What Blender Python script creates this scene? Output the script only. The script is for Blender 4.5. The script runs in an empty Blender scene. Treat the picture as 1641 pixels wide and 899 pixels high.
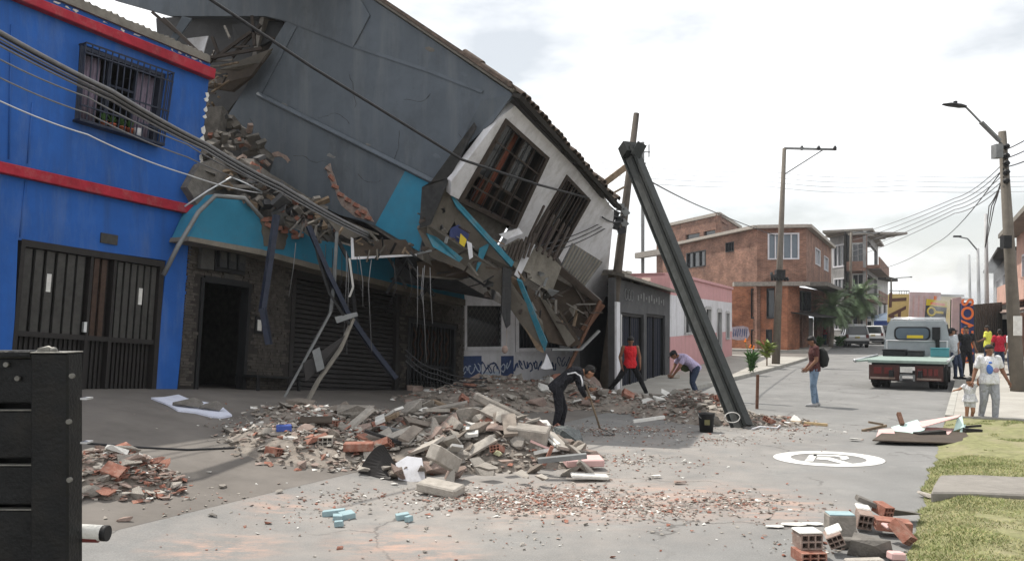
import bpy, bmesh, math, random
from mathutils import Vector, Matrix, noise as mnoise
random.seed(11)
V = Vector
R = math.radians
C = bpy.context.scene.collection
scn = bpy.context.scene

# ---------------------------------------------------------------- camera
FPX, CX, HOR, HC = 1300.0, 820.5, 512.0, 2.15      # focal length, centre column, horizon row (photo pixels), eye height
cam = bpy.data.cameras.new('camera'); camo = bpy.data.objects.new('camera', cam); C.objects.link(camo)
camo.location = (0, 0, HC); camo.rotation_euler = (R(90), 0, 0)
cam.sensor_width = 36; cam.lens = 36 * FPX / 1641; cam.shift_y = (HOR - 449.5) / 1641
cam.clip_start = 0.05; cam.clip_end = 4000
scn.camera = camo

# ---------------------------------------------------------------- world, sun, exposure
SUN_EL, SUN_AZ = R(60), math.atan2(-0.70, 0.71)     # azimuth of the sun measured from +Y towards +X (the sun stands behind the left-hand houses)
w = bpy.data.worlds.new('World'); scn.world = w; w.use_nodes = True
nt = w.node_tree; nt.nodes.clear()
def N(t, **kw):
    n = nt.nodes.new(t)
    for k, v in kw.items(): setattr(n, k, v)
    return n
out = N('ShaderNodeOutputWorld'); bg = N('ShaderNodeBackground')
sky = N('ShaderNodeTexSky', sky_type='NISHITA', sun_disc=False, sun_elevation=SUN_EL, sun_rotation=SUN_AZ, altitude=900, air_density=1.7, dust_density=0.6, ozone_density=1.0)
tc = N('ShaderNodeTexCoord'); mp = N('ShaderNodeMapping'); mp.inputs['Scale'].default_value = (1.0, 1.0, 2.6); mp.inputs['Location'].default_value = (6.7, 0.86, 3.1)
ns = N('ShaderNodeTexNoise'); ns.inputs['Scale'].default_value = 2.3; ns.inputs['Detail'].default_value = 7; ns.inputs['Roughness'].default_value = 0.55
rp = N('ShaderNodeValToRGB'); rp.color_ramp.elements[0].position = 0.36; rp.color_ramp.elements[1].position = 0.53
rp.color_ramp.elements[0].color = (0.48, 0.48, 0.48, 1)
mix = N('ShaderNodeMix', data_type='RGBA'); mix.inputs[7].default_value = (23.5, 23.7, 24.0, 1)
L = nt.links.new
L(tc.outputs['Generated'], mp.inputs[0]); L(mp.outputs[0], ns.inputs['Vector']); L(ns.outputs['Fac'], rp.inputs[0])
L(rp.outputs[0], mix.inputs[0]); L(sky.outputs[0], mix.inputs[6]); L(mix.outputs[2], bg.inputs[0]); L(bg.outputs[0], out.inputs[0])
bg.inputs[1].default_value = 0.055
sd = bpy.data.lights.new('sun', 'SUN'); sd.energy = 4.9; sd.angle = R(0.6); sd.color = (1.0, 0.95, 0.87)
so = bpy.data.objects.new('sun', sd); C.objects.link(so)
sdir = V((math.sin(SUN_AZ) * math.cos(SUN_EL), math.cos(SUN_AZ) * math.cos(SUN_EL), math.sin(SUN_EL)))
so.rotation_euler = sdir.to_track_quat('Z', 'Y').to_euler(); so.location = sdir * 60
vs = scn.view_settings; vs.view_transform = 'Standard'; vs.look = 'None'; vs.exposure = 0.10; vs.gamma = 1
scn.cycles.max_bounces = 6; scn.cycles.diffuse_bounces = 3; scn.cycles.volume_bounces = 0
scn.cycles.use_denoising = True

# ---------------------------------------------------------------- placing by the photograph's rays
U = V((0.494, 0.869, 0)).normalized(); NV = V((U.y, -U.x, 0))        # street direction, and across it towards the road
def ray(px, py): return V(((px - CX) / FPX, 1.0, (HOR - py) / FPX))
CAM = V((0, 0, HC))
def at(px, py, d): return CAM + ray(px, py) * d
def sstep(a, b, x):
    t = max(0.0, min(1.0, (x - a) / (b - a))); return t * t * (3 - 2 * t)
def gz(x, y):                                        # terrain: the pavement apron climbs towards the left-hand houses
    t = U.x * x + U.y * y; ww = NV.x * x + NV.y * y
    zf = 1.12 - 1.05 * sstep(3.5, 22.5, t) if t > 3.5 else 1.12
    return zf * sstep(-6.0, -13.2, ww)
def gp(px, py, lift=0.0):                            # where a pixel's ray meets the terrain
    r = ray(px, py); d = 3.0; prev = d
    while d < 200:
        p = CAM + r * d
        if p.z <= gz(p.x, p.y): break
        prev = d; d += 0.1
    lo, hi = prev, d
    for _ in range(20):
        m = (lo + hi) / 2; p = CAM + r * m
        if p.z <= gz(p.x, p.y): hi = m
        else: lo = m
    p = CAM + r * hi; p.z = gz(p.x, p.y) + lift
    return p
class Plane:
    def __init__(s, p, n): s.p = V(p); s.n = V(n).normalized()
    def hit(s, px, py, off=0.0):
        r = ray(px, py); p0 = s.p + s.n * off
        return CAM + r * ((p0 - CAM).dot(s.n) / r.dot(s.n))
class Quad:                                          # a patch with corners bottom-left, bottom-right, top-right, top-left, seen from outside
    def __init__(s, c, n=None):
        s.c = [V(q) for q in c]
        nn = (s.c[1] - s.c[0]).cross(s.c[3] - s.c[0]).normalized()
        if nn.dot(CAM - s.c[0]) < 0: nn = -nn
        s.n = V(n).normalized() if n else nn
    def p(s, u, v, o=0.0):
        a, b, c, d = s.c
        return a * ((1-u)*(1-v)) + b * (u*(1-v)) + c * (u*v) + d * ((1-u)*v) + s.n * o
    def sub(s, u0, u1, v0, v1): return Quad([s.p(u0, v0), s.p(u1, v0), s.p(u1, v1), s.p(u0, v1)], s.n)
    def w(s): return (s.c[1] - s.c[0]).length
    def h(s): return (s.c[3] - s.c[0]).length
def QP(plane, pts, off=0.0): return Quad([plane.hit(x, y, off) for x, y in pts], plane.n if plane.n.dot(CAM - plane.p) > 0 else -plane.n)
def QV(pxl, dl, pxr, dr, z0, z1):
    a = at(pxl, HOR, dl); b = at(pxr, HOR, dr)
    return Quad([V((a.x, a.y, z0)), V((b.x, b.y, z0)), V((b.x, b.y, z1)), V((a.x, a.y, z1))])

# ---------------------------------------------------------------- objects
def tag(o, label=None, cat=None, group=None, kind=None):
    if label: o['label'] = label
    if cat: o['category'] = cat
    if group: o['group'] = group
    if kind: o['kind'] = kind
    return o
def thing(name, label, cat, loc=(0, 0, 0), rz=0.0, group=None):
    o = bpy.data.objects.new(name, None); C.objects.link(o); o.empty_display_size = 0.2
    o.location = V(loc); o.rotation_euler = (0, 0, rz); return tag(o, label, cat, group)
WORLDROOT = {}
def mesh_obj(name, me, parent=None, loc=(0, 0, 0), rot=(0, 0, 0)):
    o = bpy.data.objects.new(name, me); C.objects.link(o); o.location = V(loc); o.rotation_euler = rot
    if parent is not None: o.parent = parent
    return o
class MB:
    """collects geometry; coordinates are world unless the parent was made with local=True"""
    def __init__(s): s.v = []; s.f = []; s.m = []; s.cur = 0; s.sm = []; s.smooth = False
    def face(s, idx): s.f.append(tuple(idx)); s.m.append(s.cur); s.sm.append(s.smooth)
    def poly(s, pts):
        b = len(s.v); s.v += [V(p) for p in pts]; s.face(range(b, b + len(pts)))
    def prism(s, pts, off):
        off = V(off); n = len(pts); b = len(s.v)
        s.v += [V(p) for p in pts] + [V(p) + off for p in pts]
        nn = V((0, 0, 0))
        for i in range(n): nn += V(pts[i]).cross(V(pts[(i+1) % n]))
        if nn.dot(off) > 0:
            s.face(range(b + n - 1, b - 1, -1)); s.face(range(b + n, b + 2*n))
            for i in range(n): j = (i+1) % n; s.face((b+i, b+j, b+n+j, b+n+i))
        else:
            s.face(range(b, b + n)); s.face(range(b + 2*n - 1, b + n - 1, -1))
            for i in range(n): j = (i+1) % n; s.face((b+j, b+i, b+n+i, b+n+j))
        return s
    def hexa(s, c):                                  # 8 corners: bottom ring, then top ring
        b = len(s.v); s.v += [V(p) for p in c]
        for q in ((0,3,2,1),(4,5,6,7),(0,1,5,4),(1,2,6,5),(2,3,7,6),(3,0,4,7)): s.face([b+i for i in q])
        return s
    def qbox(s, q, u0, u1, v0, v1, o0, o1):
        return s.hexa([q.p(u0,v0,o0), q.p(u1,v0,o0), q.p(u1,v1,o0), q.p(u0,v1,o0), q.p(u0,v0,o1), q.p(u1,v0,o1), q.p(u1,v1,o1), q.p(u0,v1,o1)])
    def box(s, c, size, rot=None):
        c = V(c); x, y, z = [k / 2 for k in size]
        pts = [V(p) for p in ((-x,-y,-z),(x,-y,-z),(x,y,-z),(-x,y,-z),(-x,-y,z),(x,-y,z),(x,y,z),(-x,y,z))]
        if rot is not None: pts = [rot @ p for p in pts]
        return s.hexa([p + c for p in pts])
    def beam(s, a, b, w_, h_, up=(0, 0, 1), taper=1.0):
        a, b = V(a), V(b); d = (b - a).normalized(); up = V(up)
        sx = d.cross(up)
        if sx.length < 1e-4: sx = d.cross(V((1, 0, 0)))
        sx.normalize(); sy = sx.cross(d)
        r = []
        for p, k in ((a, 1.0), (b, taper)):
            r += [p - sx*w_/2*k - sy*h_/2*k, p + sx*w_/2*k - sy*h_/2*k, p + sx*w_/2*k + sy*h_/2*k, p - sx*w_/2*k + sy*h_/2*k]
        return s.hexa(r)
    def tube(s, pts, r, seg=8, r2=None, cap=True):
        pts = [V(p) for p in pts]; n = len(pts); rings = []; old = s.smooth; s.smooth = True
        pv = None
        for i, p in enumerate(pts):
            d = (pts[min(i+1, n-1)] - pts[max(i-1, 0)]).normalized()
            sx = pv - d * pv.dot(d) if pv is not None else d.orthogonal()
            if sx.length < 1e-5: sx = d.orthogonal()
            sx.normalize(); pv = sx; sy = d.cross(sx)
            rr = r if r2 is None else r + (r2 - r) * i / max(1, n-1)
            if isinstance(r, (list, tuple)): rr = r[i]
            b = len(s.v); rings.append(b)
            for k in range(seg):
                a = 2 * math.pi * k / seg; s.v.append(p + sx * math.cos(a) * rr + sy * math.sin(a) * rr)
        for i in range(n-1):
            for k in range(seg):
                j = (k+1) % seg; s.face((rings[i]+k, rings[i]+j, rings[i+1]+j, rings[i+1]+k))
        if cap:
            s.smooth = False
            s.face([rings[0]+k for k in range(seg-1, -1, -1)]); s.face([rings[-1]+k for k in range(seg)])
        s.smooth = old; return s
    def loft(s, secs, seg=14, cap=True):             # secs: (centre, rx, ry, side)
        n = len(secs); rings = []; old = s.smooth; s.smooth = True
        for i, (c, rx, ry, side) in enumerate(secs):
            d = (V(secs[min(i+1, n-1)][0]) - V(secs[max(i-1, 0)][0])).normalized()
            sx = V(side); sx = (sx - d * sx.dot(d)).normalized(); sy = d.cross(sx)
            b = len(s.v); rings.append(b)
            for k in range(seg):
                a = 2 * math.pi * k / seg; s.v.append(V(c) + sx * math.cos(a) * rx + sy * math.sin(a) * ry)
        for i in range(n-1):
            for k in range(seg):
                j = (k+1) % seg; s.face((rings[i]+k, rings[i]+j, rings[i+1]+j, rings[i+1]+k))
        if cap:
            s.face([rings[0]+k for k in range(seg-1, -1, -1)]); s.face([rings[-1]+k for k in range(seg)])
        s.smooth = old; return s
    def ball(s, c, rx, ry=None, rz=None, rot=None, seg=12, rings=8):
        ry = ry or rx; rz = rz or rx; c = V(c); b = len(s.v); old = s.smooth; s.smooth = True
        for i in range(rings + 1):
            th = math.pi * i / rings
            for k in range(seg):
                a = 2 * math.pi * k / seg
                p = V((rx*math.sin(th)*math.cos(a), ry*math.sin(th)*math.sin(a), rz*math.cos(th)))
                if rot is not None: p = rot @ p
                s.v.append(c + p)
        for i in range(rings):
            for k in range(seg):
                j = (k+1) % seg; s.face((b+i*seg+k, b+(i+1)*seg+k, b+(i+1)*seg+j, b+i*seg+j))
        s.smooth = old; return s
    def add(s, me, loc, rotm=None, scale=(1, 1, 1)): # merge mesh data (vert list, face list)
        vs_, fs_ = me; b = len(s.v); loc = V(loc)
        for p in vs_:
            q = V((p[0]*scale[0], p[1]*scale[1], p[2]*scale[2]))
            if rotm is not None: q = rotm @ q
            s.v.append(q + loc)
        for f in fs_: s.face([b + i for i in f])
        return s
    def data(s, name, mats, origin=(0, 0, 0)):
        me = bpy.data.meshes.new(name); o = V(origin)
        me.from_pydata([p - o for p in s.v], [], s.f)
        if not isinstance(mats, (list, tuple)): mats = [mats]
        for m in mats: me.materials.append(m)
        me.polygons.foreach_set('material_index', s.m); me.polygons.foreach_set('use_smooth', s.sm)
        me.update(); return me
    def build(s, name, mats, parent=None, local=False):
        if local: return mesh_obj(name, s.data(name, mats), parent)
        if parent is not None:
            o = V((0, 0, 0)); q = parent
            while q is not None: o += V(q.location); q = q.parent
            return mesh_obj(name, s.data(name, mats, o), parent)
        xs = [p.x for p in s.v]; ys = [p.y for p in s.v]; o = V(((min(xs)+max(xs))/2, (min(ys)+max(ys))/2, min(p.z for p in s.v)))
        return mesh_obj(name, s.data(name, mats, o), None, o)
def bev(o, w_=0.01, seg=1):
    m = o.modifiers.new('bevel', 'BEVEL'); m.width = w_; m.segments = seg; m.limit_method = 'ANGLE'; m.angle_limit = R(40); return o
def one(name, mat, parent, fn):
    b = MB(); fn(b); return b.build(name, mat, parent)
def plate(pts, thick, name, mat, parent=None):       # pts: (px, py, depth) polygon given thickness away from the camera
    P = [at(*p) for p in pts]
    nn = V((0, 0, 0))
    for i in range(len(P)): nn += (P[i]-P[0]).cross(P[(i+1) % len(P)]-P[0])
    nn.normalize()
    if nn.dot(CAM - P[0]) > 0: nn = -nn
    b = MB(); b.prism(P, nn * thick); return b.build(name, mat, parent)
def bar(a, b_, w_, h_, name, mat, parent=None, up=(0, 0, 1)):
    b = MB(); b.beam(at(*a), at(*b_), w_, h_, up); return b.build(name, mat, parent)
def pipe(pts, r, name, mat, parent=None, seg=8):
    b = MB(); b.tube([at(*p) for p in pts], r, seg); return b.build(name, mat, parent)
def jag(pts, amp, n=3, rnd=random):                  # break a pixel outline up between its corners
    o = []
    for i in range(len(pts)):
        a, b = pts[i], pts[(i+1) % len(pts)]; o.append(a)
        L_ = math.hypot(b[0]-a[0], b[1]-a[1]); k = max(0, min(n, int(L_ / (amp*2.5))))
        for j in range(1, k+1):
            t = j / (k+1); o.append((a[0]+(b[0]-a[0])*t + rnd.uniform(-amp, amp), a[1]+(b[1]-a[1])*t + rnd.uniform(-amp, amp)))
    return o

# ---------------------------------------------------------------- materials
MATS = {}
def M(name, col, rough=0.8, var=0.18, scale=6.0, bump=0.15, metal=0.0, grime=0.0, gcol=None, gscale=1.2, streak=False, spec=0.3, dust=None):
    if name in MATS: return MATS[name]
    m = bpy.data.materials.new(name); m.use_nodes = True; t = m.node_tree; n = t.nodes; l = t.links.new
    p = n['Principled BSDF']; p.inputs['Roughness'].default_value = rough; p.inputs['Metallic'].default_value = metal
    p.inputs['Specular IOR Level'].default_value = spec
    tc_ = n.new('ShaderNodeTexCoord'); a = n.new('ShaderNodeTexNoise'); a.inputs['Scale'].default_value = scale; a.inputs['Detail'].default_value = 6; a.inputs['Roughness'].default_value = 0.65
    l(tc_.outputs['Object'], a.inputs['Vector'])
    r = n.new('ShaderNodeValToRGB'); e = r.color_ramp.elements; e[0].position = 0.3; e[1].position = 0.72
    e[0].color = (*[max(0, c*(1-var)) for c in col], 1); e[1].color = (*[min(1, c*(1+var)) for c in col], 1)
    l(a.outputs['Fac'], r.inputs[0]); src = r.outputs[0]
    if grime:
        g = n.new('ShaderNodeTexNoise'); g.inputs['Scale'].default_value = gscale; g.inputs['Detail'].default_value = 8; g.inputs['Roughness'].default_value = 0.7
        if streak:
            mp_ = n.new('ShaderNodeMapping'); mp_.inputs['Scale'].default_value = (3, 3, 0.35); l(tc_.outputs['Object'], mp_.inputs[0]); l(mp_.outputs[0], g.inputs['Vector'])
        else: l(tc_.outputs['Object'], g.inputs['Vector'])
        gr = n.new('ShaderNodeValToRGB'); gr.color_ramp.elements[0].position = 0.48; gr.color_ramp.elements[1].position = 0.68; gr.color_ramp.elements[1].color = (grime, grime, grime, 1)
        mx = n.new('ShaderNodeMix'); mx.data_type = 'RGBA'; l(g.outputs['Fac'], gr.inputs[0]); l(gr.outputs[0], mx.inputs[0]); l(src, mx.inputs[6])
        mx.inputs[7].default_value = (*(gcol or [c*0.45 for c in col]), 1); src = mx.outputs[2]
    if dust:                                          # settled dust or bare patches: (colour, scale, amount, stretch)
        dc, dsc, dam, dst = dust; mp3 = n.new('ShaderNodeMapping'); mp3.inputs['Scale'].default_value = dst; mp3.inputs['Location'].default_value = (3.7, 1.9, 5.1); d_ = n.new('ShaderNodeTexNoise'); d_.inputs['Scale'].default_value = dsc; d_.inputs['Detail'].default_value = 10; d_.inputs['Roughness'].default_value = 0.75
        dr_ = n.new('ShaderNodeValToRGB'); dr_.color_ramp.elements[0].position = 0.5; dr_.color_ramp.elements[1].position = 0.72; dr_.color_ramp.elements[1].color = (dam, dam, dam, 1); mx3 = n.new('ShaderNodeMix'); mx3.data_type = 'RGBA'
        l(tc_.outputs['Object'], mp3.inputs[0]); l(mp3.outputs[0], d_.inputs['Vector']); l(d_.outputs['Fac'], dr_.inputs[0]); l(dr_.outputs[0], mx3.inputs[0]); l(src, mx3.inputs[6]); mx3.inputs[7].default_value = (*dc, 1); src = mx3.outputs[2]
    l(src, p.inputs['Base Color'])
    if bump:
        b = n.new('ShaderNodeBump'); b.inputs['Strength'].default_value = bump; b.inputs['Distance'].default_value = 0.02
        f = n.new('ShaderNodeTexNoise'); f.inputs['Scale'].default_value = scale*7; f.inputs['Detail'].default_value = 4; l(tc_.outputs['Object'], f.inputs['Vector'])
        l(f.outputs['Fac'], b.inputs['Height']); l(b.outputs[0], p.inputs['Normal'])
    MATS[name] = m; return m
def glassm(name, col, rough=0.08):
    if name in MATS: return MATS[name]
    m = M(name, col, rough, 0.1, 3, 0, spec=0.6); return m
def brickm(name, c1, c2, mortar, bw=0.24, bh=0.08, rough=0.85):
    m = bpy.data.materials.new(name); m.use_nodes = True; t = m.node_tree; n = t.nodes; l = t.links.new
    p = n['Principled BSDF']; p.inputs['Roughness'].default_value = rough; p.inputs['Specular IOR Level'].default_value = 0.2
    geo = n.new('ShaderNodeNewGeometry'); sp = n.new('ShaderNodeSeparateXYZ'); l(geo.outputs['Position'], sp.inputs[0])
    nx = n.new('ShaderNodeSeparateXYZ'); l(geo.outputs['True Normal'], nx.inputs[0])
    # distance along the wall = x*|ny| + y*|nx|
    ax = n.new('ShaderNodeMath'); ax.operation = 'MULTIPLY'; ay = n.new('ShaderNodeMath'); ay.operation = 'MULTIPLY'; su = n.new('ShaderNodeMath'); su.operation = 'SUBTRACT'
    l(sp.outputs[0], ax.inputs[0]); l(nx.outputs[1], ax.inputs[1]); l(sp.outputs[1], ay.inputs[0]); l(nx.outputs[0], ay.inputs[1]); l(ax.outputs[0], su.inputs[0]); l(ay.outputs[0], su.inputs[1])
    cb = n.new('ShaderNodeCombineXYZ'); l(su.outputs[0], cb.inputs[0]); l(sp.outputs[2], cb.inputs[1])
    br = n.new('ShaderNodeTexBrick'); br.inputs['Scale'].default_value = 1.0; br.inputs['Brick Width'].default_value = bw; br.inputs['Row Height'].default_value = bh; br.inputs['Mortar Size'].default_value = bh*0.09
    br.inputs['Color1'].default_value = (*c1, 1); br.inputs['Color2'].default_value = (*c2, 1); br.inputs['Mortar'].default_value = (*mortar, 1); l(cb.outputs[0], br.inputs['Vector'])
    a = n.new('ShaderNodeTexNoise'); a.inputs['Scale'].default_value = 0.8; a.inputs['Detail'].default_value = 12; a.inputs['Roughness'].default_value = 0.75; l(geo.outputs['Position'], a.inputs['Vector'])
    r = n.new('ShaderNodeValToRGB'); r.color_ramp.elements[0].position = 0.35; r.color_ramp.elements[1].position = 0.7; r.color_ramp.elements[0].color = (0.42, 0.42, 0.43, 1); r.color_ramp.elements[1].color = (1.15, 1.13, 1.1, 1)
    mx = n.new('ShaderNodeMix'); mx.data_type = 'RGBA'; mx.blend_type = 'MULTIPLY'; mx.inputs[0].default_value = 1
    l(a.outputs['Fac'], r.inputs[0]); l(br.outputs['Color'], mx.inputs[6]); l(r.outputs[0], mx.inputs[7]); l(mx.outputs[2], p.inputs['Base Color'])
    b = n.new('ShaderNodeBump'); b.inputs['Strength'].default_value = 0.4; b.inputs['Distance'].default_value = 0.01; l(br.outputs['Fac'], b.inputs['Height']); b.invert = True; l(b.outputs[0], p.inputs['Normal'])
    MATS[name] = m; return m

m_blue   = M('blue wall paint', (0.016, 0.092, 0.345), 0.75, 0.18, 1.1, 0.2, grime=0.75, gcol=(0.022, 0.072, 0.23), gscale=1.2, streak=True, dust=((0.10, 0.16, 0.33), 1.0, 0.55, (2.2, 2.2, 0.5)))
m_red    = M('red band paint', (0.34, 0.018, 0.035), 0.75, 0.2, 4, 0.15, grime=0.6, dust=((0.30, 0.14, 0.13), 3, 0.5, (1, 1, 1)))
m_chip   = M('chipped white plaster', (0.62, 0.61, 0.58), 0.9, 0.15, 12, 0.4)
m_grey   = M('slate grey wall paint', (0.086, 0.102, 0.122), 0.72, 0.16, 0.9, 0.25, grime=0.75, gcol=(0.13, 0.143, 0.155), gscale=0.6, streak=True, dust=((0.055, 0.062, 0.07), 0.8, 0.8, (1, 1, 0.6)))
m_greytr = M('slate grey moulding', (0.10, 0.118, 0.14), 0.7, 0.12, 5, 0.2, grime=0.4)
m_teal   = M('teal paint', (0.030, 0.195, 0.31), 0.7, 0.1, 2.5, 0.12, grime=0.55, gcol=(0.055, 0.15, 0.21), gscale=1.4)
m_tealp  = M('pale teal paint', (0.26, 0.36, 0.385), 0.9, 0.15, 8, 0.2, grime=0.5, gcol=(0.3, 0.36, 0.36), gscale=9)
m_white  = M('off white wall paint', (0.60, 0.60, 0.63), 0.8, 0.08, 2, 0.12, grime=0.6, gcol=(0.38, 0.38, 0.385), gscale=1.4, streak=True, dust=((0.30, 0.28, 0.26), 2.2, 0.5, (1, 1, 1)))
m_conc   = M('broken concrete', (0.262, 0.238, 0.21), 0.95, 0.3, 7, 0.6, grime=0.5, gcol=(0.17, 0.16, 0.15), gscale=5)
m_concl  = M('pale mortar', (0.36, 0.33, 0.292), 0.95, 0.25, 9, 0.6, grime=0.5, gcol=(0.27, 0.25, 0.22), gscale=6)
m_concd  = M('dark concrete', (0.15, 0.138, 0.124), 0.95, 0.3, 7, 0.5, grime=0.5)
m_brickp = M('red clay brick', (0.275, 0.12, 0.085), 0.95, 0.35, 14, 0.5, grime=0.8, gcol=(0.33, 0.235, 0.19), gscale=12)
m_brickd = M('dusty clay brick', (0.265, 0.195, 0.165), 0.95, 0.3, 12, 0.5, grime=0.8, gcol=(0.30, 0.265, 0.24), gscale=10)
m_plast  = M('white plaster debris', (0.60, 0.59, 0.56), 0.9, 0.15, 8, 0.4, grime=0.5, gcol=(0.42, 0.38, 0.33), gscale=6)
m_pink   = M('pink painted board', (0.58, 0.38, 0.36), 0.75, 0.1, 4, 0.1, grime=0.4)
m_mint   = M('mint painted board', (0.48, 0.62, 0.58), 0.75, 0.1, 4, 0.1, grime=0.4)
m_brown  = M('brown fibre board', (0.066, 0.05, 0.038), 0.85, 0.25, 5, 0.25, grime=0.5)
m_beige  = M('beige interior plaster', (0.125, 0.112, 0.095), 0.9, 0.2, 4, 0.3, grime=0.55)
m_wood   = M('weathered timber', (0.19, 0.14, 0.095), 0.85, 0.35, 9, 0.35, grime=0.5)
m_woodl  = M('raw pale timber', (0.46, 0.34, 0.19), 0.8, 0.25, 9, 0.25)
m_rust   = M('rusty steel', (0.12, 0.06, 0.038), 0.8, 0.4, 14, 0.3)
m_steel  = M('dark painted steel', (0.030, 0.031, 0.033), 0.5, 0.3, 8, 0.15, metal=0.3, grime=0.5, gcol=(0.06, 0.055, 0.05), gscale=4)
m_bluest = M('blue black steel', (0.022, 0.027, 0.045), 0.55, 0.3, 8, 0.15, metal=0.2)
m_beamd  = M('dark beam face', (0.020, 0.023, 0.022), 0.65, 0.4, 4, 0.25, grime=0.6, gcol=(0.036, 0.037, 0.034), gscale=3, streak=True)
m_beaml  = M('pale grey beam web', (0.088, 0.092, 0.088), 0.75, 0.3, 5, 0.25, grime=0.7, gcol=(0.055, 0.056, 0.054), gscale=2.5, streak=True)
m_alu    = M('bright aluminium', (0.55, 0.56, 0.57), 0.35, 0.1, 10, 0.05, metal=0.8)
m_zinc   = M('grey zinc sheet', (0.20, 0.205, 0.205), 0.6, 0.2, 6, 0.15, metal=0.4, grime=0.5)
m_tile   = M('old clay roof tile', (0.105, 0.078, 0.062), 0.95, 0.45, 9, 0.5, grime=0.6, gcol=(0.05, 0.045, 0.04), gscale=5)
m_fibro  = M('weathered fibre cement', (0.20, 0.185, 0.16), 0.95, 0.25, 5, 0.4, grime=0.6)
m_black  = M('black paint', (0.012, 0.012, 0.013), 0.6, 0.3, 8, 0.1)
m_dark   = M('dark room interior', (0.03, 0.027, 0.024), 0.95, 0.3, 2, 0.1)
m_gateg  = M('grey gate slat', (0.05, 0.048, 0.044), 0.7, 0.25, 8, 0.15, grime=0.5)
m_gated  = M('black brown gate sheet', (0.018, 0.0155, 0.0145), 0.6, 0.3, 7, 0.12)
m_shut   = M('roller shutter', (0.028, 0.025, 0.0245), 0.6, 0.25, 6, 0.1, grime=0.5)
m_stone  = M('grey brown ledgestone', (0.072, 0.063, 0.055), 0.9, 0.5, 8, 0.5, grime=0.5)
m_mortar = M('dark stone mortar', (0.036, 0.032, 0.029), 0.95, 0.2, 9, 0.3)
m_curt   = M('lilac curtain cloth', (0.21, 0.17, 0.22), 0.95, 0.3, 6, 0.1)
m_curtr  = M('rust curtain cloth', (0.22, 0.075, 0.05), 0.95, 0.3, 6, 0.1)
m_glass  = glassm('dark window glass', (0.025, 0.028, 0.032))
m_glassl = glassm('pale window glass', (0.10, 0.13, 0.16))  # lighter grey blue than the dark window glass
m_terra  = M('terracotta', (0.38, 0.10, 0.05), 0.85, 0.15, 10, 0.1)
m_leaf   = M('green leaf', (0.06, 0.14, 0.035), 0.6, 0.35, 5, 0.0, spec=0.4)
m_leafy  = M('yellow green leaf', (0.17, 0.22, 0.05), 0.6, 0.3, 5, 0.0)
m_palm   = M('palm leaf', (0.17, 0.235, 0.125), 0.55, 0.35, 1.5, 0.0)
m_trunk  = M('palm trunk', (0.22, 0.19, 0.155), 0.95, 0.3, 6, 0.5)
m_flower = M('orange flower', (0.75, 0.20, 0.02), 0.7, 0.2, 8, 0.0)
m_grass  = M('verge grass', (0.2, 0.22, 0.08), 0.75, 0.4, 3, 0.0, grime=0.8, gcol=(0.30, 0.27, 0.12), gscale=1.6)
m_soil   = M('verge soil', (0.19, 0.19, 0.09), 0.95, 0.35, 9, 0.5, grime=0.7, gcol=(0.27, 0.235, 0.155), gscale=1.5)
m_paint  = M('white road paint', (0.62, 0.62, 0.60), 0.8, 0.10, 14, 0.1, grime=0.75, gcol=(0.36, 0.35, 0.33), gscale=7)
m_ppole  = M('concrete pole', (0.145, 0.128, 0.108), 0.9, 0.2, 4, 0.25, grime=0.5, streak=True)
m_wpole  = M('dark weathered pole', (0.085, 0.072, 0.06), 0.92, 0.3, 4, 0.35, grime=0.5, streak=True)
m_wire   = M('black cable', (0.025, 0.025, 0.027), 0.6, 0.2, 10, 0)
m_wireg  = M('grey cable', (0.16, 0.16, 0.165), 0.6, 0.2, 10, 0)
m_pinkw  = M('pink house paint', (0.52, 0.285, 0.29), 0.85, 0.08, 2, 0.1, grime=0.45, streak=True, gcol=(0.36, 0.22, 0.22))
m_peach  = M('peach house paint', (0.50, 0.31, 0.25), 0.85, 0.1, 2, 0.1, grime=0.5)
m_dgrey  = M('dark grey render', (0.075, 0.075, 0.078), 0.9, 0.2, 2, 0.2, grime=0.5)
m_lgrey  = M('light grey render', (0.40, 0.40, 0.40), 0.9, 0.12, 2, 0.2, grime=0.5)
m_yellow = M('yellow sign paint', (0.52, 0.40, 0.16), 0.7, 0.1, 4, 0.05)
m_yelb   = M('bright yellow print', (0.62, 0.47, 0.04), 0.7, 0.06, 4, 0.0)
m_orange = M('orange print', (0.78, 0.20, 0.06), 0.6, 0.08, 4, 0.0)
m_navy   = M('navy print', (0.035, 0.05, 0.15), 0.6, 0.1, 4, 0.0)
m_lilacb = M('pale pink banner', (0.56, 0.42, 0.43), 0.8, 0.18, 2, 0.0, grime=0.5, gcol=(0.6, 0.5, 0.42))
m_choc   = M('brown lettering', (0.10, 0.05, 0.035), 0.7, 0.1, 4, 0)
m_graf   = M('blue graffiti paint', (0.035, 0.06, 0.15), 0.6, 0.3, 6, 0)
m_grafl  = M('pale graffiti paint', (0.40, 0.46, 0.55), 0.6, 0.2, 6, 0)
m_tyre   = M('tyre rubber', (0.018, 0.018, 0.018), 0.85, 0.2, 12, 0.2)
m_cargl  = glassm('car glass', (0.02, 0.024, 0.028), 0.05)
m_silver = M('silver car paint', (0.42, 0.43, 0.43), 0.35, 0.06, 3, 0, metal=0.5)
m_cabg   = M('grey cab paint', (0.33, 0.36, 0.38), 0.4, 0.08, 2, 0, metal=0.2, grime=0.4)
m_carw   = M('white car paint', (0.72, 0.72, 0.72), 0.4, 0.05, 3, 0)
m_deck   = M('pale green deck paint', (0.23, 0.295, 0.265), 0.7, 0.15, 4, 0.1, grime=0.6, gcol=(0.17, 0.19, 0.17), gscale=2.5)
m_dredp  = M('dark red panel', (0.062, 0.026, 0.022), 0.65, 0.2, 6, 0.1)
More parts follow.
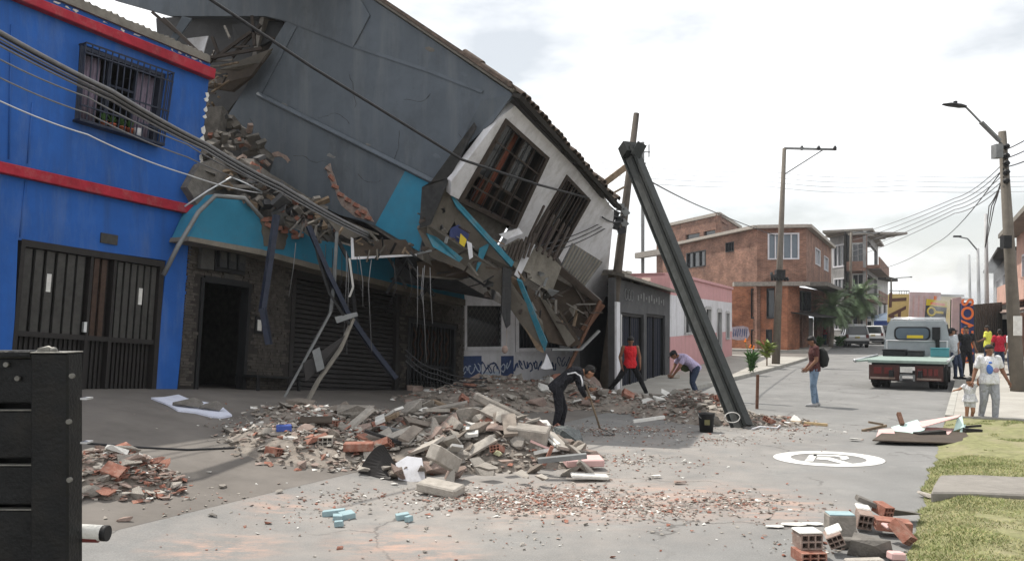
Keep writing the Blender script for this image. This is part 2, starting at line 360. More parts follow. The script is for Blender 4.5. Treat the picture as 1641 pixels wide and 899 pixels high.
m_redl   = M('red tail lamp', (0.12, 0.02, 0.018), 0.35, 0.1, 6, 0)
m_tealbx = M('teal plastic box', (0.06, 0.22, 0.25), 0.5, 0.1, 6, 0)
m_canopy = M('pale blue canopy cloth', (0.45, 0.55, 0.68), 0.8, 0.1, 3, 0.05)
m_canopd = M('dark blue canopy cloth', (0.03, 0.06, 0.22), 0.8, 0.1, 3, 0.05)
m_brickw = brickm('red brick wall', (0.33, 0.175, 0.125), (0.20, 0.10, 0.072), (0.34, 0.27, 0.225))
m_bricko = brickm('orange brick wall', (0.44, 0.175, 0.095), (0.30, 0.115, 0.065), (0.36, 0.24, 0.17))
m_brickx = brickm('dusty brick wall', (0.27, 0.15, 0.11), (0.21, 0.12, 0.09), (0.26, 0.21, 0.18))

def road_mat():
    m = bpy.data.materials.new('grey road with brick dust'); m.use_nodes = True; t = m.node_tree; n = t.nodes; l = t.links.new
    p = n['Principled BSDF']; p.inputs['Roughness'].default_value = 0.9; p.inputs['Specular IOR Level'].default_value = 0.2
    g = n.new('ShaderNodeNewGeometry')
    def noi(sc, det=8, ro=0.65, off=(0, 0, 0), scl=(1, 1, 1)):
        mp_ = n.new('ShaderNodeMapping'); mp_.inputs['Location'].default_value = off; mp_.inputs['Scale'].default_value = scl; l(g.outputs['Position'], mp_.inputs[0])
        a = n.new('ShaderNodeTexNoise'); a.inputs['Scale'].default_value = sc; a.inputs['Detail'].default_value = det; a.inputs['Roughness'].default_value = ro; l(mp_.outputs[0], a.inputs['Vector']); return a.outputs['Fac']
    def ramp(src, a, b, c0=(0, 0, 0), c1=(1, 1, 1)):
        r = n.new('ShaderNodeValToRGB'); r.color_ramp.elements[0].position = a; r.color_ramp.elements[1].position = b; r.color_ramp.elements[0].color = (*c0, 1); r.color_ramp.elements[1].color = (*c1, 1); l(src, r.inputs[0]); return r.outputs[0]
    def mixc(f, a, b):
        mx = n.new('ShaderNodeMix'); mx.data_type = 'RGBA'
        if isinstance(f, float): mx.inputs[0].default_value = f
        else: l(f, mx.inputs[0])
        for i, c in ((6, a), (7, b)):
            if isinstance(c, tuple): mx.inputs[i].default_value = (*c, 1)
            else: l(c, mx.inputs[i])
        return mx.outputs[2]
    def mul(a, b):
        k = n.new('ShaderNodeMath'); k.operation = 'MULTIPLY'; k.use_clamp = True
        for i, c in ((0, a), (1, b)):
            if isinstance(c, float): k.inputs[i].default_value = c
            else: l(c, k.inputs[i])
        return k.outputs[0]
    def spot(c, r):                                   # 1 at the centre of a dusty spot, 0 at its rim
        vm = n.new('ShaderNodeVectorMath'); vm.operation = 'DISTANCE'; l(g.outputs['Position'], vm.inputs[0]); vm.inputs[1].default_value = c
        k = n.new('ShaderNodeMapRange'); k.inputs[1].default_value = 0; k.inputs[2].default_value = r; k.inputs[3].default_value = 1; k.inputs[4].default_value = 0; l(vm.outputs['Value'], k.inputs[0]); return k.outputs[0]
    base = ramp(noi(0.6, 9, 0.7), 0.3, 0.72, (0.150, 0.149, 0.145), (0.235, 0.232, 0.225))
    fine = ramp(noi(60, 3), 0.35, 0.7, (0.82, 0.82, 0.82), (1.12, 1.12, 1.12))
    mm = n.new('ShaderNodeMix'); mm.data_type = 'RGBA'; mm.blend_type = 'MULTIPLY'; mm.inputs[0].default_value = 1; l(base, mm.inputs[6]); l(fine, mm.inputs[7]); col = mm.outputs[2]
    # long dark tyre-worn bands along the street
    rot = n.new('ShaderNodeVectorRotate'); rot.rotation_type = 'Z_AXIS'; rot.inputs['Angle'].default_value = R(29.6); l(g.outputs['Position'], rot.inputs['Vector'])
    mp2 = n.new('ShaderNodeMapping'); mp2.inputs['Scale'].default_value = (1.0, 0.06, 1); l(rot.outputs[0], mp2.inputs[0])
    b2 = n.new('ShaderNodeTexNoise'); b2.inputs['Scale'].default_value = 0.9; b2.inputs['Detail'].default_value = 5; l(mp2.outputs[0], b2.inputs['Vector'])
    col = mixc(mul(ramp(b2.outputs['Fac'], 0.5, 0.75), 0.35), col, (0.17, 0.17, 0.168))
    for (px, py, r, k) in ((760, 800, 3.6, 0.75), (1010, 720, 4.2, 0.6), (1180, 805, 2.0, 0.5), (600, 850, 2.2, 0.45), (205, 800, 2.0, 0.6), (900, 760, 4, 0.6), (1150, 690, 3.5, 0.5)):
        c = gp(px, py)
        col = mixc(mul(mul(ramp(noi(1.7, 8, 0.7, (px*0.01, 0, 0)), 0.38, 0.66), spot(tuple(c), r)), k*1.25), col, (0.30, 0.27, 0.245))
    for (px, py, r) in ((630, 868, 0.8), (470, 812, 0.7), (990, 800, 1.5), (1240, 812, 0.9), (870, 812, 1.2), (1150, 800, 1.3), (350, 880, 0.8), (690, 890, 0.7)):
        c = gp(px, py)
        col = mixc(mul(mul(ramp(noi(3.2, 8, 0.75, (0, px*0.013, 0), (0.6, 1.6, 1)), 0.46, 0.66), spot(tuple(c), r)), 1.3), col, (0.39, 0.265, 0.212))
    vo = n.new('ShaderNodeTexVoronoi'); vo.feature = 'DISTANCE_TO_EDGE'; vo.inputs['Scale'].default_value = 0.42
    wob = n.new('ShaderNodeTexNoise'); wob.inputs['Scale'].default_value = 1.6; wob.inputs['Detail'].default_value = 6; l(g.outputs['Position'], wob.inputs['Vector'])
    vmx = n.new('ShaderNodeVectorMath'); vmx.operation = 'ADD'; l(g.outputs['Position'], vmx.inputs[0]); l(wob.outputs['Color'], vmx.inputs[1]); l(vmx.outputs[0], vo.inputs['Vector'])
    crk = mul(ramp(vo.outputs['Distance'], 0.004, 0.012, (1, 1, 1), (0, 0, 0)), ramp(noi(0.5, 3, .5, (9, 2, 0)), .46, .56))
    col = mixc(mul(crk, 0.65), col, (0.075, 0.07, 0.065))
    col = mixc(mul(ramp(noi(0.9, 7, .7, (31, 4, 0)), 0.56, 0.72), 0.4), col, (0.32, 0.31, 0.29))
    col = mixc(mul(ramp(noi(0.33, 5, .6, (3, 17, 0)), 0.58, 0.66), 0.35), col, (0.13, 0.128, 0.125))
    l(col, p.inputs['Base Color'])
    b = n.new('ShaderNodeBump'); b.inputs['Strength'].default_value = 0.35; b.inputs['Distance'].default_value = 0.015; l(noi(35, 5), b.inputs['Height']); l(b.outputs[0], p.inputs['Normal'])
    MATS['road'] = m; return m
m_road = road_mat()
m_apron = M('grey concrete apron', (0.142, 0.128, 0.115), 0.92, 0.22, 1.3, 0.3, grime=0.6, gcol=(0.13, 0.12, 0.11), gscale=0.7)
m_pave = M('pale concrete pavement', (0.33, 0.315, 0.285), 0.92, 0.15, 1.6, 0.3, grime=0.5, gcol=(0.22, 0.20, 0.17), gscale=1.0)
m_kerb = M('concrete kerb', (0.34, 0.33, 0.30), 0.92, 0.2, 3, 0.3, grime=0.5)

# ---------------------------------------------------------------- ground, road, pavements, verge
def sheet(name, xs, ys, zf, mat, kind='structure', keep=None):
    b = MB(); b.smooth = True; idx = {}
    for j, y in enumerate(ys):
        for i, x in enumerate(xs):
            idx[i, j] = len(b.v); b.v.append(V((x, y, zf(x, y))))
    for j in range(len(ys)-1):
        for i in range(len(xs)-1):
            if keep is None or keep((xs[i]+xs[i+1])/2, (ys[j]+ys[j+1])/2): b.face((idx[i,j], idx[i+1,j], idx[i+1,j+1], idx[i,j+1]))
    return tag(b.build(name, mat), kind=kind)
def spread_(a, b, n): return [a + (b-a)*i/n for i in range(n+1)]
xs = [-1500, -400, -120, -60] + spread_(-40, 60, 120) + [80, 140, 400, 1500]
ys = [-300, -60] + spread_(-20, 90, 130) + [120, 200, 500, 1500, 3000]
sheet('ground', xs, ys, lambda x, y: gz(x, y) - 0.03, m_apron)
def TW(t, w_): return V((U.x*t + NV.x*w_, U.y*t + NV.y*w_, 0))
def strip(name, ts, ws, mat, lift, wf=None):          # a sheet laid out along the street
    b = MB(); b.smooth = True
    for t in ts:
        lo, hi = wf(t)
        for k in ws:
            p = TW(t, lo + (hi-lo)*k); p.z = gz(p.x, p.y) + lift; b.v.append(p)
    n = len(ws)
    for i in range(len(ts)-1):
        for k in range(n-1): b.face((i*n+k, i*n+k+1, (i+1)*n+k+1, (i+1)*n+k))
    return tag(b.build(name, mat), kind='structure')
def bend(t): return 0 if t < 30 else -0.0016*(t-30)**2          # the street curves away to the left
RIGHT = lambda t: -0.52 + bend(t)
LEFT = lambda t: -7.3 + bend(t)
strip('road', spread_(-14, 150, 200), spread_(0, 1, 16), m_road, 0.0, lambda t: (LEFT(t), RIGHT(t) + (0.0 if t > 16 else 0.25)))
strip('pavement_apron', spread_(-14, 20.3, 50), spread_(0, 1, 12), m_apron, 0.002, lambda t: (-18, -7.28))
# the raised far pavement on the left, with its kerb
def raised(name, t0, t1, lo, hi, mat, h, n=24):
    b = MB(); ts = spread_(t0, t1, n); ring = []
    for t in ts: ring.append(TW(t, lo(t)))
    for t in reversed(ts): ring.append(TW(t, hi(t)))
    b.v = []; m = len(ts)
    for i, t in enumerate(ts):
        for k in range(5):
            p = TW(t, lo(t) + (hi(t)-lo(t))*k/4); p.z = gz(p.x, p.y) + h; b.v.append(p)
    for i in range(m-1):
        for k in range(4): b.face((i*5+k, i*5+k+1, i*5+6+k, i*5+5+k))
    for edge in (0, 4):
        for i in range(m-1):
            a, c = b.v[i*5+edge], b.v[(i+1)*5+edge]; b.poly([a, c, c - V((0,0,h+0.1)), a - V((0,0,h+0.1))])
    for i in (0, m-1):
        a, c = b.v[i*5], b.v[i*5+4]; b.poly([a, c, c - V((0,0,h+0.1)), a - V((0,0,h+0.1))])
    return tag(b.build(name, mat), kind='structure')
raised('pavement_left', 20.3, 45.5, lambda t: -17, lambda t: LEFT(t)-0.16, m_pave, 0.12)
raised('kerb_left', 20.3, 45.5, lambda t: LEFT(t)-0.16, lambda t: LEFT(t), m_kerb, 0.125)
raised('pavement_far_left', 54, 140, lambda t: LEFT(t)-9, lambda t: LEFT(t), m_pave, 0.12, 40)
raised('pavement_right', 19.5, 120, lambda t: RIGHT(t)+0.15, lambda t: RIGHT(t)+14, m_pave, 0.12, 50)
raised('kerb_right', 19.5, 120, lambda t: RIGHT(t), lambda t: RIGHT(t)+0.15, m_kerb, 0.13, 50)
# grass verge: uneven soil bank, blades as one mass, a concrete crossing slab between the two lawns
random.seed(5)
def verge_edge(t): return RIGHT(t) + 0.12*mnoise.noise(V((t*0.9, 3, 0))) + 0.07*mnoise.noise(V((t*3.1, 7, 0)))
def verge_z(t, w_):
    d = w_ - verge_edge(t); return 0.085*sstep(0, 0.5, d) + 0.035*mnoise.noise(V((t*1.3, w_*1.3, 2)))*sstep(0, 0.4, d)
b = MB(); b.smooth = True; ts = spread_(-6, 19.5, 150); n = 40
for t in ts:
    for k in range(n+1):
        w_ = verge_edge(t) + 9*(k/n)**1.6; p = TW(t, w_); p.z = gz(p.x, p.y) + 0.006 + verge_z(t, w_); b.v.append(p)
for i in range(len(ts)-1):
    for k in range(n): b.face((i*(n+1)+k, i*(n+1)+k+1, (i+1)*(n+1)+k+1, (i+1)*(n+1)+k))
tag(b.build('verge_soil', m_soil), kind='structure')
sa, sb, sc_, sd_ = gp(1492, 806), gp(1506, 777), gp(1700, 782), gp(1700, 812)
slab_t = sum(p.dot(U) for p in (sa, sb))/2
b = MB(); ring = [sa, gp(1497, 792), sb, gp(1560, 776), gp(1620, 779), sc_, sd_, gp(1620, 809), gp(1560, 806)]
b.prism([V((p.x, p.y, 0.13)) for p in ring], (0, 0, -0.2))
tag(bev(b.build('crossing_slab', M('worn slab concrete', (0.215, 0.20, 0.18), 0.95, 0.2, 3, 0.4, grime=0.6)), 0.02), kind='structure')
SLAB = [(p.x, p.y) for p in ring]
def inside(poly, x, y):
    c = False; j = len(poly)-1
    for i in range(len(poly)):
        if (poly[i][1] > y) != (poly[j][1] > y) and x < (poly[j][0]-poly[i][0])*(y-poly[i][1])/(poly[j][1]-poly[i][1]) + poly[i][0]: c = not c
        j = i
    return c
b = MB(); cnt = 0
m_blade = [M('grass blade green', (0.20, 0.225, 0.08), 0.7, 0.3, 2, 0), M('grass blade dry', (0.38, 0.34, 0.17), 0.8, 0.25, 2, 0), M('grass blade dark', (0.13, 0.17, 0.055), 0.7, 0.3, 2, 0)]
while cnt < 150000:
    t = 3.5 + 16*random.random()**1.35; w_ = verge_edge(t) + 0.0 + 7*random.random()**1.4
    p = TW(t, w_)
    if p.y < 5.5 or p.x/p.y > 0.95: cnt += 0.2; continue
    if inside(SLAB, p.x, p.y): cnt += 0.2; continue
    den = mnoise.noise(V((p.x*0.9, p.y*0.9, 5))) + 0.5*mnoise.noise(V((p.x*3, p.y*3, 9)))
    if t > 14.2 and den < 0.25: cnt += 0.4; continue
    if den < -0.42 or random.random() > .35 + (w_-verge_edge(t))*2.2: cnt += 0.3; continue
    z = gz(p.x, p.y) + verge_z(t, w_)
    a = random.uniform(0, 6.28); h = random.uniform(0.010, 0.036)*(1+0.6*den); wd = random.uniform(0.003, 0.007); ln = random.uniform(0.01, 0.05); a2 = random.uniform(0, 6.28)
    dx, dy = math.cos(a)*wd, math.sin(a)*wd
    b.cur = 1 if random.random() < 0.30 - den*0.35 else (2 if random.random() < 0.3 else 0)
    b.poly([(p.x-dx, p.y-dy, z), (p.x+dx, p.y+dy, z), (p.x+math.cos(a2)*ln, p.y+math.sin(a2)*ln, z+h)]); cnt += 1
tag(b.build('grass', m_blade), label='short patchy green and straw coloured grass on the verge', cat='grass', kind='stuff')
# painted road symbol
def ell(cx, cy, rx, ry, tilt, n=40): return [gp(cx + rx*math.cos(a)*1.0, cy + ry*math.sin(a) + tilt*rx*math.cos(a), 0.006) for a in [2*math.pi*i/n for i in range(n)]]
o_ = ell(1329, 735.5, 90, 11.9, 0.04); i_ = ell(1328, 735.2, 61, 8.0, 0.045)
b = MB(); n = len(o_)
for i in range(n): j = (i+1) % n; b.poly([o_[i], o_[j], i_[j], i_[i]])
def stroke(pts): b.poly([gp(x, y, 0.0075) for x, y in pts])
stroke([(1289, 739.5), (1297, 729.2), (1310, 728.6), (1303, 739.8)])
stroke([(1304, 728.7), (1338, 729.2), (1338, 731.4), (1303, 731.3)])
stroke([(1338, 729.2), (1358, 731.5), (1361, 735.2), (1352, 737.6), (1346, 735.8), (1348, 733.4), (1338, 731.4)])
stroke([(1310, 732.8), (1330, 733.2), (1366, 743.2), (1349, 743.4), (1326, 737.4), (1308, 736.0)])
tag(b.build('painted_road_symbol', m_paint), 'white painted ring with a letter inside on the grey road', 'road marking')

# ---------------------------------------------------------------- left-hand facade plane
P0 = V((-6.4, 16, 0)); PF = Plane(P0, NV)
def wall_cells(q, holes, thick, b):                   # wall patch with rectangular holes given as (u0,u1,v0,v1)
    us = sorted({0, 1, *[h[0] for h in holes], *[h[1] for h in holes]}); vs_ = sorted({0, 1, *[h[2] for h in holes], *[h[3] for h in holes]})
    for i in range(len(us)-1):
        for j in range(len(vs_)-1):
            cu, cv = (us[i]+us[i+1])/2, (vs_[j]+vs_[j+1])/2
            if any(h[0] < cu < h[1] and h[2] < cv < h[3] for h in holes): continue
            b.qbox(q, us[i], us[i+1], vs_[j], vs_[j+1], -thick, 0)
def quv(q, P):                                        # inverse of Quad.p
    u = v = 0.5
    for _ in range(25):
        e = P - q.p(u, v); du = (q.p(u+1e-4, v)-q.p(u, v))/1e-4; dv = (q.p(u, v+1e-4)-q.p(u, v))/1e-4
        a, b_, c = du.dot(du), du.dot(dv), dv.dot(dv); r1, r2 = e.dot(du), e.dot(dv); D = a*c - b_*b_
        u += (r1*c - r2*b_)/D; v += (a*r2 - b_*r1)/D
    return u, v
def hole(q, pts, plane):
    uv = [quv(q, plane.hit(*p)) for p in pts]
    us = [a for a, _ in uv]; vs_ = [b_ for _, b_ in uv]
    return ((us[0]+us[3])/2, (us[1]+us[2])/2, (vs_[0]+vs_[1])/2, (vs_[2]+vs_[3])/2)

bh = thing('blue_house', 'bright blue two storey house with red bands and barred window', 'house', PF.hit(140, 640))
QB = QP(PF, [(-150, 672), (281, 652), (337, 103), (-150, -98)])
win_px = [(119, 195), (250, 234), (266, 119), (129, 72)]
gate_px = [(13, 632), (249, 634), (264, 419), (35, 383)]
hw = hole(QB, win_px, PF); hg = hole(QB, gate_px, PF)
b = MB(); wall_cells(QB, [hw, hg], 0.22, b); wl = b.build('wall', m_blue, bh)
# side and back of the house, flat roof
rb = -NV*7
b = MB()
for a, c in ((1, 2), (0, 3)):
    p, q_ = QB.c[a] - NV*0.22, QB.c[c] - NV*0.22; s_ = U*(-0.2 if a == 1 else 0.2)
    b.prism([p, q_, q_ + rb, p + rb], s_)
b.prism([QB.c[0]+rb, QB.c[1]+rb, QB.c[2]+rb, QB.c[3]+rb], -NV*0.2)
b.build('rear_wall', m_conc, bh)
# roof: ridged fibre-cement sheets over the parapet
e0, e1 = QB.c[3] + V((0, 0, 0.20)), QB.c[2] + V((0, 0, 0.16)) - U*0.05
n = 90; b = MB(); b.smooth = False
for i in range(n+1):
    p = e0 + (e1-e0)*i/n; o = V((0, 0, 0.035*math.sin(i*math.pi*0.9)))
    b.v += [p + o + NV*0.03, p + o - NV*3.5 + V((0, 0, 0.75))]
for i in range(n): b.face((2*i, 2*i+2, 2*i+3, 2*i+1))
rf = b.build('roof', m_fibro, bh); md = rf.modifiers.new('thick', 'SOLIDIFY'); md.thickness = 0.03
one('eave_board', m_fibro, bh, lambda b: b.hexa([e0-V((0,0,.19))+NV*.0, e1-V((0,0,.16))+NV*.0, e1-V((0,0,.02))+NV*.0, e0-V((0,0,.02))+NV*.0, e0-V((0,0,.19))+NV*.06, e1-V((0,0,.16))+NV*.06, e1-V((0,0,.02))+NV*.06, e0-V((0,0,.02))+NV*.06]))
# bands
for pts, out_ in ((((-150, -66), (336, 129), (338, 113), (-150, -80)), 0.16), (((-150, 246), (309, 346), (311, 331), (-150, 227)), 0.12)):
    q = QP(PF, pts); b = MB(); b.qbox(q, 0, 1, 0, 1, -0.01, out_); bev(b.build('red_band', m_red, bh), 0.012)
# chipped plaster along the broken right-hand edge
random.seed(3)
for i in range(22):
    if random.random() < .3: continue
    y = 140 + i*11 + random.uniform(-8, 8); x = 335.5 - (y-110)*(56/542); h_ = random.uniform(3, 13)
    pts = [(x-random.uniform(0, 3.5), y), (x+2.5, y-random.uniform(0, 5)), (x+4, y+h_*.5), (x+2, y+h_), (x-random.uniform(0, 2), y+h_*.8)]
    b = MB(); b.prism([PF.hit(px, py, 0.012) for px, py in pts], -NV*0.05); b.build('plaster_chip', m_chip, bh)
for i in range(26):
    if random.random() < .45: continue
    x = 78 + i*10 + random.uniform(-4, 4); y = -10 + (x-60)*0.405 + 1
    b = MB(); b.prism([PF.hit(px, py, 0.014) for px, py in jag([(x, y), (x+random.uniform(2, 12), y+4), (x+random.uniform(2, 8), y+random.uniform(4, 8)), (x-1, y+2)], 0.6, 1)], -NV*0.05); b.build('plaster_chip', m_chip, bh)
# thin conduits down the wall
for (x0, y0, x1, y1) in ((52, 165, 44, 262), (18, 40, 14, 255), (41, 290, 32, 380)):
    b = MB(); b.tube([PF.hit(x0, y0, 0.012), PF.hit(x1, y1, 0.012)], 0.012, 6); b.build('conduit', m_blue, bh)
# upper window: reveal, dark room, curtains, sash, cage
QW = QP(PF, win_px)
wn = one('window', m_bluest, bh, lambda b: [b.qbox(QW, 0, 1, 0, .05, -.2, .0), b.qbox(QW, 0, 1, .95, 1, -.2, .0), b.qbox(QW, 0, .04, 0.05, .95, -.2, 0), b.qbox(QW, .96, 1, .05, .95, -.2, 0), b.qbox(QW, .36, .385, .05, .95, -.16, -.1), b.qbox(QW, .68, .705, .05, .95, -.16, -.1), b.qbox(QW, .385, .68, .62, .65, -.15, -.11)])
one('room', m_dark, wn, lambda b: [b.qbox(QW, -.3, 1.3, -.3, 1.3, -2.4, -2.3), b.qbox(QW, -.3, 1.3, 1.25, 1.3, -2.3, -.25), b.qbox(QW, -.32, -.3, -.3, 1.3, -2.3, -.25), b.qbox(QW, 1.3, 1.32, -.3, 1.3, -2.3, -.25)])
def curtain(q, u0, u1, v0, v1, off, mat, parent, folds=7, dep=0.025):
    b = MB(); b.smooth = True; n = folds*6
    for i in range(n+1):
        u = u0 + (u1-u0)*i/n
        for v in (v0, (v0+v1)/2, v1): b.v.append(q.p(u, v, off + dep*math.sin(i/6*2*math.pi)*(1.1-0.5*v)))
    for i in range(n):
        for k in range(2): b.face((i*3+k, i*3+3+k, i*3+4+k, i*3+1+k))
    o = b.build('curtain', mat, parent); md = o.modifiers.new('t', 'SOLIDIFY'); md.thickness = 0.006; return o
curtain(QW, .04, .30, .06, .94, -.19, m_curt, wn); curtain(QW, .70, .96, .06, .94, -.19, m_curt, wn)
for (u, v, w_, h_) in ((.42, .70, .10, .2), (.55, .8, .05, .1)): one('bright_pane', m_alu, wn, lambda b: b.qbox(QW, u, u+w_, v, v+h_, -1.6, -1.58))  # bright metal plates set far back in the room
cg = one('window_cage', m_bluest, bh, lambda b: [b.qbox(QW, -.02, 1.02, v, v+.022, .05, .22) if False else b.qbox(QW, -.02, 1.02, v, v+.02, .2, .215) for v in (0, .18, .45, .86, .985)] + [b.qbox(QW, u, u+.012, -.0, .02, .0, .2) for u in (-.02, .5, 1.01)] + [b.qbox(QW, u, u+.012, .985, 1.0, .0, .2) for u in (-.02, 1.01)] + [b.qbox(QW, -.02, 1.02, -.012, .0, .0, .215)])
for i in range(15):
    u = -.02 + i*1.03/14; one('bar', m_bluest, cg, lambda b: b.qbox(QW, u, u+.012, 0, 1, .185, .2))
for i in range(2):
    u = (-.02, 1.01)[i]
    for k in range(3): one('bar', m_bluest, cg, lambda b: b.qbox(QW, u, u+.008, 0, 1, .05+.05*k, .06+.05*k))
# flower pots on the cage sill
for k, (u, sz) in enumerate(((.30, .11), (.40, .12), (.52, .12), (.615, .125))):
    base = QW.p(u, .012, .10); t = thing('flower_pot', ['first', 'second', 'third', 'fourth'][k] + ' terracotta flower pot from the left behind the blue house window bars', 'flower pot', base, group='flower pots in the barred window')
    b = MB(); b.tube([base, base+V((0,0,sz*.8)), base+V((0,0,sz*.8)), base+V((0,0,sz))], [sz*.38, sz*.5, sz*.56, sz*.56], 10); b.build('pot', m_terra, t)
    b = MB()
    for i in range(26):
        a = random.uniform(0, 6.28); r = random.uniform(.03, .12); h = random.uniform(.03, .2); p = base + V((0, 0, sz)); q_ = p + V((math.cos(a)*r, math.sin(a)*r*.6, h)); s_ = V((-math.sin(a), math.cos(a), 0))*.022
        b.poly([p, (p+q_)/2 + s_, q_, (p+q_)/2 - s_])
    b.build('foliage', m_leaf, t)
base = QW.p(.71, .012, .10); b = MB(); b.tube([base, base+V((0,0,.17))], .062, 12, .07); tag(b.build('white_pot', m_white), 'plain white pot at the right of the row of flower pots', 'flower pot')
# street gate: two leaves of grey slats over dark sheet
QG = QP(PF, gate_px)
gt = one('gate', m_gated, bh, lambda b: [b.qbox(QG, 0, 1, .0, 1, -.2, -.16), b.qbox(QG, 0, .025, 0, 1, -.16, .01), b.qbox(QG, .965, 1, 0, 1, -.16, .01), b.qbox(QG, .025, .965, .955, 1, -.16, .01), b.qbox(QG, .025, .965, .375, .41, -.16, -.03), b.qbox(QG, .455, .475, .0, .955, -.16, -.02), b.qbox(QG, .62, .64, 0, .955, -.16, -.02), b.qbox(QG, .025, .965, 0, .03, -.16, -.02)])
for i in range(30):
    u = .03 + i*.031
    one('lower_rib', m_gated, gt, lambda b: b.qbox(QG, u, u+.016, .03, .375, -.16, -.115))
slats = [.035, .105, .175, .245, .31, .375] + [.66, .712, .764, .816, .868, .92]
for k, u in enumerate(slats):
    w_ = .048 if k < 6 else .036
    s_ = one('slat', m_gateg, gt, lambda b: b.qbox(QG, u, u+w_, .41, .95, -.12, -.06))
m_dbr = M('dark brown slat', (.055, .034, .025), .8, .3, 9, .2)
for u in (.49, .545): one('slat', m_dbr, gt, lambda b: b.qbox(QG, u, u+.035, .41, .95, -.12, -.06))
for u, v in ((.178, .68), (.822, .66)): one('sticker', m_plast, gt, lambda b: b.qbox(QG, u+.006, u+.034, v, v+.12, -.06, -.055))
one('handle', m_alu, gt, lambda b: b.qbox(QG, .43, .45, .43, .5, -.03, .03))
one('wall_plate', m_gateg, bh, lambda b: b.qbox(QG, .5, .62, 1.06, 1.13, 0, .03))

# ---------------------------------------------------------------- the collapsed grey and teal house
random.seed(21)
m_lgreyp = M('bare grey render', (0.17, 0.17, 0.168), 0.95, 0.2, 7, 0.3)
ch = thing('collapsed_house', 'grey and teal house with its upper storey tipped over onto the street', 'house', PF.hit(520, 645))
# --- ground floor on the facade plane
QG0 = QP(PF, [(283, 668), (742, 668), (742, 470), (303, 372)])
door_px = [(311, 645), (387, 650), (399, 456), (324, 445)]
shut_px = [(461, 654), (634, 656), (638, 456), (471, 422)]
gril_px = [(651, 652), (727, 652), (729, 522), (656, 509)]
holes = [hole(QG0, q, PF) for q in (door_px, shut_px, gril_px)]
b = MB(); wall_cells(QG0, holes, 0.18, b); b.build('wall', m_mortar, ch)
# ledgestone cladding: real strips, joined (each is only a few pixels high)
b = MB(); Wm, Hm = QG0.w(), (QG0.h() + (QG0.c[2]-QG0.c[1]).length)/2
v = 0.0
while v < 1:
    dv = random.uniform(.045, .075)/Hm; u = -random.random()*.03
    while u < 1:
        du = random.uniform(.12, .34)/Wm; a0, a1, b0, b1 = max(0, u), min(1, u+du-.012/Wm), v, min(1, v+dv-.010/Hm)
        cu, cv = (a0+a1)/2, (b0+b1)/2
        if a1 > a0+.002 and not any(h[0]-.004 < a1 and a0 < h[1]+.004 and h[2]-.01 < b1 and b0 < h[3]+.01 for h in holes):
            o = random.uniform(.015, .045); b.qbox(QG0, a0, a1, b0, b1, -.005, o)
        u += du
    v += dv
tag(b.build('stone_cladding', m_stone, ch), kind='stuff')
# shell behind: side, back, ceiling, floor so that openings look into dark rooms
A0, A1, A2, A3 = QG0.c
rb = -NV*5.5
b = MB()
b.prism([A3-NV*.2, A2-NV*.2, A2+rb, A3+rb], (0, 0, .22))
b.prism([A0+rb, A1+rb, A2+rb, A3+rb], -NV*.15)
b.prism([A1-NV*.2, A2-NV*.2, A2+rb, A1+rb], U*.15)
b.prism([A0-NV*.2, A3-NV*.2, A3+rb, A0+rb], -U*.01)
m1 = QG0.p(.43, 0, -.2); m2 = QG0.p(.43, 1, -.2); b.prism([m1, m2, m2+rb, m1+rb], U*.1)
b.build('inner_walls', m_concd, ch)
# doorway: steel frame, a leaf swung in, stair flight deep inside
QD = QP(PF, door_px)
dr = one('doorway', m_black, ch, lambda b: [b.qbox(QD, -.03, .03, 0, 1, -.18, .05), b.qbox(QD, .97, 1.03, 0, 1, -.18, .05), b.qbox(QD, .03, .97, .97, 1.02, -.18, .05)])
one('door_leaf', m_gated, dr, lambda b: b.prism([QD.p(.03, 0, -.12), QD.p(.03, .96, -.12), QD.p(.03, .96, -1.0)+U*.25, QD.p(.03, 0, -1.0)+U*.25], U*.04))
for i in range(6): one('step', m_concd, dr, lambda b: b.qbox(QD, .25, .95, .03+.07*i, .10+.07*i, -2.9-.25*i, -2.6-.25*i))
one('hung_cloth', m_curt, dr, lambda b: b.qbox(QD, .60, .74, .25, .62, -2.0, -1.97))
# roller shutter: individual slats, box above
QS = QP(PF, shut_px)
sh = one('roller_shutter', m_shut, ch, lambda b: [b.qbox(QS, -.01, .02, 0, 1, -.15, .03), b.qbox(QS, .98, 1.01, 0, 1, -.15, .03), b.qbox(QS, .02, .98, .9, 1.0, -.15, .01), b.qbox(QS, .02, .98, .0, .02, -.1, -.02)])
for i in range(26):
    v0 = .02 + i*.0338
    one('slat', m_shut, sh, lambda b: b.hexa([QS.p(.02, v0, -.12), QS.p(.98, v0, -.12), QS.p(.98, v0+.033, -.12), QS.p(.02, v0+.033, -.12), QS.p(.02, v0+.004, -.07), QS.p(.98, v0+.004, -.07), QS.p(.98, v0+.026, -.085), QS.p(.02, v0+.026, -.085)]))
# barred door on the right
QR = QP(PF, gril_px)
gr = one('barred_door', m_steel, ch, lambda b: [b.qbox(QR, -.02, .03, 0, 1, -.1, .02), b.qbox(QR, .97, 1.02, 0, 1, -.1, .02), b.qbox(QR, .03, .97, .95, 1, -.1, .02), b.qbox(QR, .03, .97, .46, .49, -.06, -.02), b.qbox(QR, .03, .97, 0, .03, -.1, .02)])
for i in range(13):
    u = .07 + i*.07; one('bar', m_steel, gr, lambda b: b.qbox(QR, u, u+.022, .03, .95, -.05, -.03))
for i in range(6):
    u = .10 + i*.14; one('scroll', m_rust, gr, lambda b: b.tube([QR.p(u, .52, -.02), QR.p(u+.07, .62, -.02), QR.p(u, .72, -.02), QR.p(u+.07, .82, -.02), QR.p(u, .9, -.02)], .012, 6))
